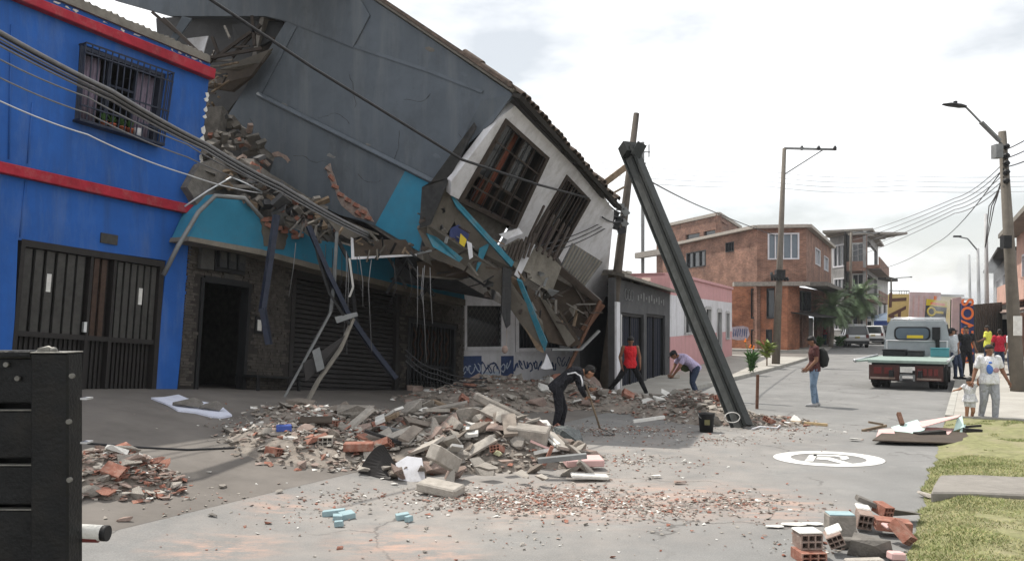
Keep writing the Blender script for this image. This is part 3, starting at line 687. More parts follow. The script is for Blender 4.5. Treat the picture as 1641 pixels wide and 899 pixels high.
# meters, intercom, number plate
mq = QP(PF, [(338, 434), (386, 441), (387, 402), (339, 392)])
mt = one('meter_board', m_black, ch, lambda b: b.qbox(mq, 0, 1, 0, 1, .05, .12))
for i in range(3): one('meter', m_steel, mt, lambda b: [b.qbox(mq, .06+.31*i, .3+.31*i, .15, .85, .12, .20)])
for i in range(3): one('meter_dial', m_gateg, mt, lambda b: b.qbox(mq, .1+.31*i, .26+.31*i, .45, .75, .20, .21))
mq2 = QP(PF, [(313, 431), (335, 434), (336, 397), (316, 392)]); bev(one('meter_box', m_gateg, ch, lambda b: b.qbox(mq2, 0, 1, 0, 1, .05, .16)), .01)
iq = QP(PF, [(407, 533), (416, 534), (417, 510), (408, 508)]); one('intercom', m_black, ch, lambda b: b.qbox(iq, -.2, 1.2, -.05, 1.05, .045, .07)); one('intercom_face', m_plast, ch, lambda b: b.qbox(iq, .15, .85, .15, .85, .07, .08))
nq = QP(PF, [(356, 445), (373, 448), (373, 441), (356, 438)]); one('number_plate', m_gateg, ch, lambda b: b.qbox(nq, 0, 1, 0, 1, .045, .06))
# fascia canopy over the shop front
FP = 0.55
def pfo(px, py, o=FP): return PF.hit(px, py, o)
fas = [(304, 381), (322, 340), (350, 311), (372, 313), (398, 322), (418, 346), (420, 352), (438, 350), (452, 362), (478, 366), (502, 384), (560, 392), (620, 410), (690, 428), (742, 444), (745, 482), (640, 458), (502, 424), (420, 402)]
b = MB(); b.prism([pfo(*p) for p in fas], -NV*(FP-.02)); fc = b.build('teal_fascia', m_teal, ch)
b = MB(); b.prism([pfo(*p, FP+.012) for p in ((302, 386), (304, 379), (420, 400), (502, 422), (640, 456), (746, 480), (746, 490), (640, 465), (502, 431), (420, 409))], -NV*(FP+.005)); b.build('soffit_lip', M('dirty cream soffit', (0.20, 0.18, 0.15), 0.9, 0.2, 4, 0.2, grime=0.5), ch)
pt = [(418, 346), (438, 349), (455, 363), (462, 378), (455, 400), (424, 394), (420, 372)]
b = MB(); b.prism([pfo(*p, FP+.02) for p in jag(pt, 2, 2)], -NV*.05); b.build('bare_mortar_patch', m_beige, ch)
for (x, y) in ((424, 352), (433, 351), (446, 366), (455, 371), (470, 372), (480, 377), (430, 361), (461, 365), (473, 380)):
    b = MB(); c = pfo(x, y, FP+.04); b.box(c, (.16, .1, .085), Matrix.Rotation(R(30)+random.uniform(-.2, .2), 3, 'Z') @ Matrix.Rotation(random.uniform(-.2, .4), 3, 'Y')); b.build('brick', m_brickp, ch)
# broken floor slab and rubble carried on top of the ground floor
sl = [(300, 300), (322, 262), (352, 250), (420, 268), (470, 300), (540, 340), (600, 372), (660, 398), (640, 425), (560, 400), (470, 372), (400, 335), (372, 318), (345, 318), (318, 340)]
b = MB(); b.prism([PF.hit(*p, .2) for p in jag(sl, 3, 2)], -NV*1.6); b.build('broken_slab', m_concd, ch)
# --- upper storey: two rigid wall planes
SIDE = Plane(U*14.3, U)
T = SIDE.hit(820, 150); B = SIDE.hit(676, 402)
AD = (at(985, 330, 22.0) - T).normalized()                # along the tipped front wall, away from the camera
FRN = (T - B).cross(AD).normalized()
if FRN.dot(CAM - T) < 0: FRN = -FRN
FRONT = Plane(T, FRN)
def side(pts, o0, o1): return [SIDE.hit(px, py, -o0) for px, py in pts], -U*(o1-o0)
def sprism(pts, o0, o1, name, mat, parent=ch):              # o: distance out of the wall towards the camera
    b = MB(); b.prism([SIDE.hit(px, py) - U*o1 for px, py in pts], U*(o1-o0)); return b.build(name, mat, parent)
wallpx = [(180, -70), (180, 0), (276, 27), (426, 27), (458, 35), (359, 195), (400, 222), (441, 250), (430, 284), (470, 305), (505, 326), (545, 345), (572, 352), (600, 362), (640, 385), (674, 404), (682, 350), (690, 296), (726, 250), (766, 205), (820, 150), (690, 62), (597, 0), (500, -70)]
sprism(wallpx, -.18, 0, 'side_wall', m_grey)
sprism([(180, -70), (180, 0), (276, 27), (426, 27), (458, 34), (567, 77), (594, 26), (540, -70)], .002, .035, 'parapet_panel', m_grey)
sprism([(567, 77), (569, 72), (690, 112), (775, 146), (772, 150), (688, 117)], .002, .02, 'seam_moulding', m_greytr)
sprism([(414, 149), (420, 151), (476, 44), (470, 42)], .002, .02, 'seam_moulding', m_greytr)
b = MB(); b.beam(SIDE.hit(415, 152) - U*.05, SIDE.hit(700, 294) - U*.05, .10, .10, FRN); bev(b.build('ledge_moulding', m_greytr, ch), .015)
sprism([(652, 270), (696, 292), (686, 345), (672, 403), (602, 361)], .002, .012, 'teal_corner_paint', m_teal)
for pts in ([(524, 266), (530, 262), (536, 282), (541, 300), (552, 312), (566, 322), (588, 334), (600, 356), (570, 348), (548, 330), (538, 306), (528, 286)], [(436, 246), (446, 243), (460, 250), (466, 258), (462, 262), (452, 252), (440, 252)]):
    sprism(jag(pts, 1.5, 1), .002, .012, 'broken_plaster_edge', m_brickd)
for (x, y) in ((528, 272), (533, 286), (539, 300), (548, 313), (560, 322), (573, 330), (585, 341), (420, 258), (429, 262), (576, 343), (592, 350)):
    b = MB(); b.box(SIDE.hit(x, y) - U*.03, (.17, .10, .08), Matrix.Rotation(R(30), 3, 'Z') @ Matrix.Rotation(R(30)+random.uniform(-.3, .3), 3, 'Y')); b.build('brick', m_brickp if random.random() < .6 else m_brickd, ch)
# cracks, stains of bare render and flaked patches on the tipped wall
random.seed(91)
for (x, y, a, n_) in ((505, 190, .5, 9), (640, 210, 1.9, 7), (560, 120, 1.1, 8), (690, 150, 2.3, 7), (470, 250, .2, 8), (735, 215, 1.5, 6), (610, 290, 2.6, 6), (400, 190, .9, 5)):
    pts = [(x, y)]
    for k in range(n_): a += random.uniform(-.6, .6); pts.append((pts[-1][0] + 7*math.cos(a), pts[-1][1] + 7*math.sin(a)))
    wd = .55; sprism(pts + [(px + wd*(1 if k_ % 2 else .4), py - wd*(.5 if k_ % 3 else 1)) for k_, (px, py) in reversed(list(enumerate(pts)))], .001, .004, 'crack', m_dark)
for (x, y, r) in ((455, 168, 4), (478, 178, 3), (505, 190, 3.5), (590, 232, 3), (700, 250, 5), (560, 70, 3), (690, 80, 6), (628, 40, 4), (745, 120, 5), (530, 250, 5), (640, 330, 4)):
    sprism([(x + r*1.8*random.uniform(.5, 1)*math.cos(k), y + r*.8*random.uniform(.5, 1)*math.sin(k) + .4*r*math.cos(k)) for k in (0, .9, 1.7, 2.6, 3.4, 4.3, 5.3)], .001, .006, 'flaked_patch', random.choice((m_greytr, m_lgreyp, m_concd)))
# folded plaster flap at the street corner
one('folded_corner_flap', m_grey, ch, lambda b: b.prism([SIDE.hit(777, 164) - U*.14, SIDE.hit(822, 152) - U*.02, SIDE.hit(790, 196) - U*.01, SIDE.hit(727, 252) - U*.01, SIDE.hit(745, 214) - U*.05], U*.03))
# --- front wall with its two tall windows
def frp(pts, o0, o1, name, mat, parent=ch):
    b = MB(); b.prism([FRONT.hit(px, py) + FRN*o1 for px, py in pts], -FRN*(o1-o0)); return b.build(name, mat, parent)
frp([(723, 291), (800, 190), (811, 194), (738, 321), (722, 313)], -.15, 0, 'front_wall', m_white)
frp([(800, 190), (825, 170), (968, 315), (944, 321), (908, 283), (877, 253), (811, 194)], -.15, 0, 'front_wall_upper', m_white)
frp([(877, 253), (908, 283), (845, 385), (868, 398), (852, 440), (800, 408), (825, 364)], -.15, 0, 'front_wall_middle', m_white)
frp([(944, 321), (968, 315), (984, 340), (978, 400), (972, 470), (962, 500), (956, 480), (950, 492), (946, 466), (938, 470), (934, 448), (922, 446), (918, 428), (906, 430), (893, 410)], -.15, 0, 'front_wall_end', m_white)
frp([(738, 321), (825, 364), (800, 408), (852, 440), (868, 398), (893, 410), (936, 458), (968, 506), (900, 540), (820, 470), (735, 345)], -.35, -.2, 'lower_wall', m_concd)
for pts in ([(853, 192), (860, 184), (905, 236), (900, 246), (898, 240), (868, 206)], [(917, 262), (924, 255), (965, 305), (962, 316)]):
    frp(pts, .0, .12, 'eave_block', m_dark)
m_frame = M('dark brown window frame', (0.045, 0.034, 0.028), 0.7, 0.3, 8, 0.2)
def win(pts, nm, panes, curtains):
    q = QP(FRONT, pts); q.n = FRN
    w_ = one('window', m_frame, ch, lambda b: [b.qbox(q, -.03, .03, -.02, 1.02, -.16, .03), b.qbox(q, .97, 1.03, -.02, 1.02, -.16, .03), b.qbox(q, .03, .97, .975, 1.02, -.16, .03), b.qbox(q, .03, .97, -.02, .03, -.16, .03)] + [b.qbox(q, k-.012, k+.012, .03, .975, -.12, -.05) for k in panes] + [b.qbox(q, .03, .97, .33, .36, -.12, -.06)])
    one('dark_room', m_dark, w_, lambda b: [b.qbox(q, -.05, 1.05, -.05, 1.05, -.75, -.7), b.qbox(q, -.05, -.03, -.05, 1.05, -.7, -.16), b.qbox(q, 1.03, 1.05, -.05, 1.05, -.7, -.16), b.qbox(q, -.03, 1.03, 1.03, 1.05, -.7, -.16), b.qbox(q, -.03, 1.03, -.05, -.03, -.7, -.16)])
    ks = [.03, *panes, .97]
    for i in range(len(ks)-1):
        if i % 2 == 0: one('pane', m_glass, w_, lambda b: b.qbox(q, ks[i]+.012, ks[i+1]-.012, .36, .975, -.10, -.092))
    for (u0, u1, mt_) in curtains: curtain(q, u0, u1, .03, .97, -.3, mt_, w_, 5)
    return q
q1 = win([(738, 321), (825, 364), (877, 253), (811, 194)], 1, (.26, .5, .74), ((.28, .52, m_curtr), (.05, .2, m_beige), (.78, .95, m_brown)))
q2 = win([(847, 386), (893, 411), (944, 321), (908, 283)], 2, (.2, .4, .6, .8), ((.55, .8, m_curt),))
for i in range(9):
    u = .06 + i*.11; one('window_bar', m_frame, ch, lambda b: b.qbox(q2, u, u+.02, .02, .98, .02, .035))
for i in range(5):
    u = .1 + i*.2; one('window_bar', m_black, ch, lambda b: b.qbox(q1, u, u+.012, .02, .98, .03, .042))
for v in (.2, .75): one('window_rail', m_frame, ch, lambda b: b.qbox(q1, 0, 1, v, v+.018, .043, .055))
# --- roof, ceiling, floor and back of the tipped box
VD = (SIDE.hit(597, 0) - T).normalized(); FD = (SIDE.hit(359, 195) - B).normalized(); LA = (at(985, 330, 22.0) - T).length
up = AD.cross(VD).normalized()
if up.z < 0: up = -up
one('roof', m_fibro, ch, lambda b: b.prism([T - AD*.1 + up*.02, T + AD*LA + up*.02, T + AD*LA + VD*8 + up*.02, T - AD*.1 + VD*8 + up*.02], up*.08))
one('floor_slab', m_concd, ch, lambda b: b.prism([B + AD*.05, B + AD*LA, B + AD*LA + FD*6.5, B + AD*.05 + FD*6.5], (0, 0, -.2)))
one('back_wall', m_concd, ch, lambda b: b.prism([B + AD*.05 + FD*6.5, B + AD*LA + FD*6.5, T + AD*LA + VD*8, T + AD*.05 + VD*8], AD.cross(FD).normalized()*.01 + VD*.15))
# barrel tiles: two rows of tile ends along the eave, tiles share their mesh
tw = .215; b = MB(); seg = 7; acr = AD; dn = -VD
for k in range(seg+1):
    a = math.pi*k/seg; o = acr*(math.cos(a)*tw*.5) + up*(math.sin(a)*tw*.42)
    o2 = acr*(math.cos(a)*tw*.42) + up*(math.sin(a)*tw*.34)
    b.v += [o + dn*.24, o - dn*.30, o2 + dn*.24, o2 - dn*.30]
for k in range(seg):
    i, j = 4*k, 4*k+4; b.face((i, j, j+1, i+1)); b.face((i+2, i+3, j+3, j+2)); b.face((i, i+2, j+2, j))
tme = b.data('roof_tile', m_tile); nt_ = int(LA/tw)
random.seed(4)
for row in range(4):
    for i in range(nt_):
        if row == 0 and random.random() < .06: continue
        p = T + AD*(tw*(i+.5)) + VD*(.05 + row*.42) + up*(.11 + .012*row) + V((random.uniform(-.012, .012), random.uniform(-.012, .012), random.uniform(-.02, .02)))
        if i > nt_*.55 and row == 0: p += VD*random.uniform(0, .12) + up*random.uniform(-.06, .05)
        o = mesh_obj('roof_tile', tme, ch, p - V(ch.location))
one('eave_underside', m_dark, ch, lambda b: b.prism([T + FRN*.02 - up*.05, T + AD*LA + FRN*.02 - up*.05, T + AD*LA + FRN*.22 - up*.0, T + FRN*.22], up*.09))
one('verge_tiles', m_tile, ch, lambda b: b.beam(T - AD*.06 + up*.1, T - AD*.06 + VD*8 + up*.1, .22, .07, up))
# --- interior laid bare at the upper left
random.seed(8)
def cp(pts, thick, name, mat): return plate(pts, thick, name, mat, ch)
cp([(250, 30, 21.6), (470, 14, 21.0), (460, 60, 21.0), (365, 200, 21.6), (300, 260, 21.6), (260, 180, 21.6)], .15, 'bare_inner_wall', m_dgrey)
cp([(270, 170, 22.2), (470, 150, 21.8), (700, 300, 20.6), (800, 440, 20.4), (790, 480, 20.4), (640, 452, 20.6), (480, 410, 21.2), (310, 350, 22)], .15, 'bare_inner_wall', m_dgrey)
one('unseen_roof', m_fibro, ch, lambda b: b.prism([T + VD*5.2 + up*.02, T + VD*10.5 + up*.02, T + VD*10.5 - U*3.4 + up*.02, T + VD*5.2 - U*3.4 + up*.02], up*.1))  # unseen stretch of roof above the frame, put in to shade the rubble
cp([(330, 140, 20.2), (352, 112, 20.2), (432, 82, 19.6), (402, 122, 19.6), (372, 146, 20.0)], .08, 'hanging_ceiling', m_brown)
cp([(352, 112, 19.9), (388, 96, 19.8), (436, 78, 19.6), (420, 100, 19.6), (396, 112, 19.8)], .05, 'hanging_ceiling', m_beige)
cp([(372, 40, 20.4), (456, 32, 20.0), (446, 60, 20.0), (396, 84, 20.2), (376, 70, 20.4)], .08, 'dark_void_panel', m_black)
cp([(300, 62, 19.4), (334, 58, 19.4), (324, 92, 19.3), (302, 84, 19.4)], .03, 'white_sheet_panel', m_white)
cp([(292, 26, 19.2), (308, 30, 19.2), (282, 66, 19.0), (274, 60, 19.0)], .05, 'grey_sheet_panel', m_greytr)
for a, b_ in (((330, 104, 19.2), (402, 52, 19.2)), ((404, 50, 19.2), (440, 64, 19.2)), ((372, 92, 19.3), (418, 40, 19.3)), ((404, 26, 19.2), (408, 74, 19.2)), ((320, 96, 19.1), (420, 78, 19.1)), ((340, 60, 19.2), (352, 92, 19.2)), ((244, 20, 19.0), (282, 52, 19.0)), ((262, 30, 18.8), (330, 96, 18.6))):
    bar(a, b_, .07, .07, 'roof_timber', m_frame, ch)
cp([(332, 172, 18.4), (356, 170, 18.4), (344, 246, 18.2), (318, 262, 18.2)], .35, 'concrete_column_stump', m_concd)
for (x, y, d, s) in ((372, 200, 18.8, .5), (392, 216, 18.6, .45), (352, 215, 18.2, .4), (410, 236, 18.4, .42), (372, 232, 18, .45), (340, 258, 17.6, .5), (365, 255, 17.5, .4), (398, 262, 17.6, .5), (322, 236, 17.5, .4), (330, 285, 17.1, .55), (362, 284, 17.1, .45), (394, 292, 17.0, .5), (426, 300, 17.2, .45), (450, 318, 17.3, .42), (316, 300, 16.6, .35), (420, 322, 16.9, .35), (476, 330, 17.4, .38), (500, 344, 17.6, .35), (530, 362, 17.8, .35), (470, 352, 17.2, .3), (395, 318, 16.7, .32)):
    b = MB(); cc = at(x, y, d)
    for kk in range(4):
        b2 = MB(); rr_ = Matrix.Rotation(random.uniform(0, 3), 3, 'Z') @ Matrix.Rotation(random.uniform(-.7, .7), 3, 'X') @ Matrix.Rotation(random.uniform(-.7, .7), 3, 'Y'); isb = random.random() < .35
        b2.box(cc + V((random.uniform(-.35, .35), random.uniform(-.35, .3), random.uniform(-.2, .2)))*s*1.6, (.24, .11, .08) if isb else (s*random.uniform(.5, 1.1), s*random.uniform(.3, .7), random.uniform(.05, .12)), rr_)
        b2.build('brick' if isb else 'slab_shard', random.choice((m_brickd, m_brickp, m_concd)) if isb else random.choice((m_concd, m_conc, m_concd, m_dgrey, m_beige)), ch)
    s *= .7
    pts = [cc + V((random.uniform(-1, 1)*s*.62, random.uniform(-1, 1)*s*.5, random.uniform(-1, 1)*s*.33)) for _ in range(14)]
    bm = bmesh.new(); [bm.verts.new(p) for p in pts]; bmesh.ops.convex_hull(bm, input=bm.verts); bmesh.ops.delete(bm, geom=[v for v in bm.verts if not v.link_faces], context='VERTS')
    bm.verts.index_update(); b.v = [v.co.copy() for v in bm.verts]
    for f in bm.faces: b.face([v.index for v in f.verts])
    bm.free(); b.build('slab_fragment', random.choice((m_conc, m_concd, m_concd, m_concd, m_beige)), ch)
for i in range(60):                                   # shards and bricks heaped on the torn slab edge
    f = random.random(); x = 306 + 215*f + random.uniform(-8, 8); y = 272 + 78*f + random.uniform(-26, 22) - 20*(f < .2); d = 16.1 + 1.0*f + random.uniform(-.1, .4); isb = random.random() < .3
    b = MB(); rr_ = Matrix.Rotation(random.uniform(0, 3), 3, 'Z') @ Matrix.Rotation(random.uniform(-.8, .8), 3, 'X') @ Matrix.Rotation(random.uniform(-.8, .8), 3, 'Y')
    b.box(at(x, y, d), (.22, .11, .08) if isb else (random.uniform(.12, .5), random.uniform(.1, .3), random.uniform(.03, .10)), rr_)
    b.build('brick' if isb else 'slab_shard', random.choice((m_brickd, m_brickp, m_concd)) if isb else random.choice((m_concd, m_conc, m_dgrey, m_beige, m_wood)), ch)
for i in range(22):
    y = 60 + random.random()*110; x = 335 + random.random()*max(10, 95 - (y-35)*.66); bar((x, y, 19.0), (x + random.uniform(-40, 10), y + random.uniform(-30, 20), 19.3), .04, .04, 'splinter', random.choice((m_frame, m_wood, m_black, m_concd)), ch)
# --- torn balcony and underside
m_teald = M('dusty teal paint', (0.03, 0.165, 0.235), 0.8, 0.25, 5, 0.3, grime=0.7, gcol=(0.12, 0.14, 0.14), gscale=5)
cp([(722, 314, 17.3), (728, 316, 17.3), (824, 420, 17.6), (820, 428, 17.6), (732, 332, 17.3)], .12, 'teal_balcony_edge', m_teald)
cp([(719, 320, 17.4), (735, 336, 17.4), (818, 428, 17.7), (808, 434, 17.9), (760, 400, 17.7), (730, 360, 17.5)], .14, 'balcony_lining', m_beige)
cp([(690, 312, 17.2), (724, 282, 17.2), (740, 336, 17.5), (706, 392, 17.5), (684, 372, 17.2)], .1, 'balcony_return_wall', m_beige)
cp([(676, 300, 17.0), (690, 292, 16.9), (760, 196, 16.6), (764, 204, 16.6), (720, 286, 16.9), (690, 360, 17.1), (672, 366, 17.1)], .10, 'corner_steel_angle', m_steel)
cp([(768, 398, 17.6), (786, 388, 17.6), (772, 420, 17.6), (762, 438, 17.6)], .08, 'teal_stub', m_teald)
cp([(684, 374, 17.0), (700, 380, 17.0), (742, 414, 17.3), (736, 420, 17.3), (694, 396, 17.0)], .12, 'pale_teal_slab_edge', m_teald)
cp([(668, 366, 17.3), (690, 364, 17.2), (806, 438, 17.7), (870, 520, 18.2), (876, 556, 18.4), (858, 552, 18.4), (800, 470, 17.9), (740, 432, 17.6), (690, 412, 17.4)], .22, 'torn_floor_slab', m_beige)
cp([(828, 448, 17.8), (836, 452, 17.8), (877, 550, 18.3), (873, 564, 18.4), (866, 548, 18.3)], .1, 'teal_slab_strip', m_teald)
cp([(812, 440, 17.9), (828, 448, 17.9), (868, 552, 18.4), (872, 566, 18.4), (860, 560, 18.4), (838, 520, 18.2)], .12, 'slab_edge', m_wood)
cp([(838, 456, 18.2), (864, 470, 18.5), (900, 500, 18.8), (932, 552, 18.9), (915, 556, 18.9), (880, 548, 18.6)], .14, 'torn_floor_slab', m_brown)
cp([(866, 478, 18.4), (876, 484, 18.4), (922, 546, 18.7), (910, 556, 18.7)], .12, 'slab_edge', m_beige)
# second balcony: ribbed front and wooden tray
Qb = Quad([at(896, 433, 18.7), at(938, 458, 19.1), at(966, 420, 19.0), at(918, 390, 18.6)])
rbp = one('balcony_front', m_zinc, ch, lambda b: b.qbox(Qb, 0, 1, 0, 1, -.05, 0))
for i in range(10): one('rib', m_fibro, rbp, lambda b: b.qbox(Qb, .02+i*.098, .06+i*.098, 0, 1, 0, .03))
cp([(838, 412, 18.2), (866, 394, 18.3), (900, 428, 18.5), (884, 470, 18.6), (846, 446, 18.2)], .1, 'balcony_side_panel', m_fibro)
cp([(886, 432, 18.5), (900, 428, 18.5), (966, 484, 19.2), (960, 490, 19.2)], .2, 'balcony_rim', m_frame)
cp([(880, 440, 18.9), (962, 486, 19.5), (936, 536, 19.5), (896, 520, 19.2), (870, 480, 18.9)], .06, 'balcony_tray_floor', m_brown)
cp([(962, 484, 19.2), (970, 490, 19.2), (934, 540, 19.2), (928, 530, 19.2)], .25, 'balcony_rim', m_rust)
cp([(872, 466, 18.7), (886, 470, 18.7), (906, 518, 18.9), (938, 532, 19.1), (934, 542, 19.1), (898, 526, 18.9)], .2, 'balcony_rim', m_frame)
bar((885, 476, 18.8), (938, 452, 19.2), .06, .06, 'tray_joist', m_frame, ch); bar((900, 505, 18.9), (950, 474, 19.3), .06, .06, 'tray_joist', m_frame, ch); bar((914, 448, 18.8), (944, 500, 19.2), .05, .05, 'tray_joist', m_frame, ch)
cp([(806, 396, 17.9), (832, 382, 18.0), (862, 402, 18.2), (852, 440, 18.2), (824, 428, 18.0)], .08, 'crumpled_panel', m_fibro)
cp([(846, 388, 18.1), (858, 392, 18.1), (832, 446, 18.0), (824, 440, 18.0)], .05, 'white_window_stile', m_white)
cp([(800, 376, 17.7), (832, 366, 17.8), (838, 374, 17.8), (812, 384, 17.8)], .06, 'white_sill', m_white)
for i in range(7): bar((816+i*7, 392-i*3, 17.95), (804+i*7, 424-i*2, 17.9), .05, .05, 'balustrade_slat', m_frame, ch)
for i in range(6): bar((842+i*9, 392+i*5, 18.0), (872+i*8, 330+i*7, 18.6), .04, .05, 'hanging_slat', m_frame, ch)
# splinters, laths and torn scraps all through the torn edge
random.seed(77)
for i in range(95):
    f = random.random(); x = 690 + 250*f + random.uniform(-28, 28); y = 372 + 160*f + random.uniform(-40, 26); d = 17.0 + 1.9*f + random.uniform(-.15, .35)
    a = random.uniform(0, 3.14); L_ = random.uniform(8, 34); mt_ = random.choice((m_frame, m_frame, m_wood, m_brown, m_steel, m_beige, m_dark, m_concd, m_zinc))
    if random.random() < .6: bar((x, y, d), (x + L_*math.cos(a), y + L_*math.sin(a), d + random.uniform(-.3, .3)), random.uniform(.02, .07), random.uniform(.015, .05), 'splinter', mt_, ch)
    else: cp([(x, y, d), (x + L_*.5*math.cos(a), y + L_*.5*math.sin(a), d + random.uniform(-.2, .2)), (x + L_*.4*math.cos(a+1), y + L_*.4*math.sin(a+1), d + random.uniform(-.2, .2)), (x + 5*math.cos(a+1.8), y + 6*math.sin(a+1.8), d)], .03, 'torn_scrap', mt_)
for i in range(40):
    f = random.random(); x = 470 + 200*f + random.uniform(-10, 10); y = 345 + 62*f + random.uniform(-14, 22); d = 16.7 + .7*f; a = random.uniform(.2, 2.6); L_ = random.uniform(6, 26)
    bar((x, y, d), (x + L_*math.cos(a), y + L_*math.sin(a), d + random.uniform(-.2, .2)), random.uniform(.02, .06), random.uniform(.015, .05), 'splinter', random.choice((m_frame, m_steel, m_beige, m_black, m_concd, m_wood)), ch)
for i in range(16):
    x = 470 + random.random()*230; y = 380 + (x-470)*.2 + random.uniform(0, 12); pipe([(x, y, 16.6), (x + random.uniform(-6, 6), y + 40, 16.6), (x + random.uniform(-14, 14), y + random.uniform(60, 170), 16.6)], .008, 'dangling_wire', random.choice((m_wire, m_wireg)), ch, 5)
# underside boards, hangers and lattice
cp([(566, 384, 17.2), (650, 384, 17.6), (668, 408, 17.6), (564, 413, 17.0)], .05, 'soffit_board', m_brown)
cp([(563, 412, 16.99), (668, 407, 17.55), (668, 410, 17.55), (563, 416, 16.99)], .05, 'soffit_edge', m_white)
cp([(562, 380, 17.1), (566, 382, 17.1), (568, 415, 17.0), (563, 414, 17.0)], .05, 'soffit_edge', m_white)
cp([(668, 420, 17.8), (700, 418, 17.9), (760, 436, 18.3), (742, 448, 18.3), (672, 440, 17.9)], .06, 'soffit_board', m_brown)
cp([(668, 440, 17.85), (742, 447, 18.25), (742, 450, 18.25), (668, 443, 17.85)], .05, 'soffit_edge', m_beige)
cp([(508, 332, 17.0), (560, 356, 17.2), (600, 372, 17.3), (560, 384, 17.2), (540, 372, 17.1)], .1, 'soffit_board', m_beige)
for a, b_ in (((622, 412, 18.2), (652, 462, 18.3)), ((654, 412, 18.2), (620, 470, 18.3)), ((676, 446, 18.6), (696, 474, 18.8)), ((698, 444, 18.6), (672, 478, 18.8)), ((640, 412, 18.2), (690, 470, 18.7))):
    bar(a, b_, .06, .06, 'steel_lattice', m_black, ch)
# loosened members hanging down in front of the shop
def loose(fn, label, cat): return tag(fn, label, cat)
b = MB(); b.tube([at(*p) for p in ((262, 441, 15.0), (285, 395, 15.1), (318, 340, 15.3), (345, 314, 15.6), (392, 318, 16.0), (420, 350, 16.2))], .045, 8); loose(b.build('bent_pipe', m_zinc), 'bent grey pipe arched over the teal canopy beside the blue house', 'pipe')
b = MB(); b.beam(at(443, 345, 15.8), at(420, 500, 15.6), .13, .10); b.beam(at(421, 494, 15.6), at(431, 552, 15.6), .16, .10); loose(b.build('hanging_post', m_bluest), 'dark steel post hanging from the torn slab beside the doorway', 'post')
for pts, r, nm, mt_, lb in ((((494, 362, 16.2), (528, 442, 16.4), (556, 500, 16.6), (598, 560, 16.9), (634, 606, 17.2)), .075, 'hanging_beam', m_bluest, 'long dark steel beam slanting down across the roller shutter'),
                        (((540, 372, 16.6), (536, 450, 16.5), (530, 500, 16.4), (492, 570, 16.1), (448, 650, 15.9)), .035, 'hanging_pipe', m_zinc, 'thin crooked pipe reaching the ground before the roller shutter'),
                        (((566, 510, 16.5), (545, 560, 16.3), (510, 610, 16.0), (488, 652, 15.8)), .05, 'leaning_lath', m_fibro, 'pale lath leaning against the dark roller shutter'),
                        (((500, 366, 16.3), (512, 420, 16.3), (528, 470, 16.3), (560, 520, 16.4)), .04, 'hanging_rod', m_black, 'black rod curving down from the broken fascia'),
                        (((535, 372, 16.9), (560, 420, 17), (566, 470, 17), (572, 520, 17)), .06, 'hanging_stud', m_black, 'straight black stud hanging behind the tangle at the shutter'),
                        (((560, 414, 16.9), (566, 460, 16.9), (560, 476, 16.9)), .03, 'white_drip_strip', m_plast, 'short white strip dangling from the brown soffit board')):
    b = MB()
    for i in range(len(pts)-1): b.beam(at(*pts[i]), at(*pts[i+1]), r*1.6, r*1.2)
    loose(b.build(nm, mt_), lb, 'beam')
def sheetish(pts, th, nm, mt_, lb, cat='panel'): return tag(plate(pts, th, nm, mt_), lb, cat)
sheetish([(500, 562, 16.0), (512, 556, 16.0), (520, 590, 15.95), (508, 596, 15.95)], .02, 'pale_sheet', m_zinc, 'small pale grey panel caught in the tangle before the shutter')
sheetish([(536, 508, 16.3), (572, 500, 16.4), (574, 506, 16.4), (540, 518, 16.3)], .04, 'broken_bracket', m_zinc, 'short grey bracket jutting from the tangle before the shutter', 'bracket')
sheetish([(486, 582, 16.0), (560, 532, 16.4), (556, 548, 16.4), (490, 612, 16.0)], .03, 'torn_sheet', m_shut, 'torn dark sheet draped in the tangle before the shutter')
b = MB(); b.tube([at(*p) for p in ((296, 331, 15.2), (333, 306, 15.5), (371, 284, 15.9), (396, 295, 16.1), (420, 308, 16.3))], .018, 6); loose(b.build('bright_flashing', m_alu), 'bright bent metal flashing above the teal canopy', 'flashing')
sheetish([(806, 428, 17.6), (820, 432, 17.6), (818, 520, 17.7), (812, 526, 17.7), (804, 500, 17.6)], .08, 'dangling_plank', m_steel, 'dark plank dangling under the torn balcony', 'plank')
b = MB(); b.beam(at(812, 526, 17.8), at(812, 560, 17.8), .01, .01); b.ball(at(809, 560, 17.8), .07, .06, .09); loose(b.build('hanging_lamp', m_brickd), 'small rusty lamp hanging before the white graffiti wall', 'lamp')
b = MB(); b.beam(at(908, 596, 18.9), at(962, 482, 19.1), .09, .06); loose(b.build('rusty_prop', m_rust), 'rusty brown bar slanting below the second balcony', 'bar')
b = MB(); b.beam(at(884, 560, 18.6), at(930, 560, 18.7), .10, .05); b.beam(at(930, 560, 18.7), at(960, 530, 18.9), .08, .05); loose(b.build('bent_gutter', m_zinc), 'bent grey gutter below the second balcony', 'gutter')
b = MB(); b.prism([at(*p) for p in ((876, 566, 18.5), (884, 584, 18.5), (886, 590, 18.5), (874, 592, 18.5), (866, 590, 18.5), (872, 580, 18.5))], (0, .03, 0)); loose(b.build('torn_cloth', m_white), 'scrap of white cloth hanging below the teal strip', 'cloth')
sheetish([(722, 366, 17.5), (735, 360, 17.5), (752, 376, 17.6), (742, 410, 17.6), (716, 404, 17.5)], .06, 'dark_bundle', m_navy, 'dark blue bundle caught inside the torn balcony', 'bundle')
sheetish([(738, 374, 17.45), (748, 384, 17.45), (744, 396, 17.45), (736, 390, 17.45)], .02, 'yellow_cloth', m_yelb, 'scrap of yellow cloth inside the torn balcony', 'cloth')
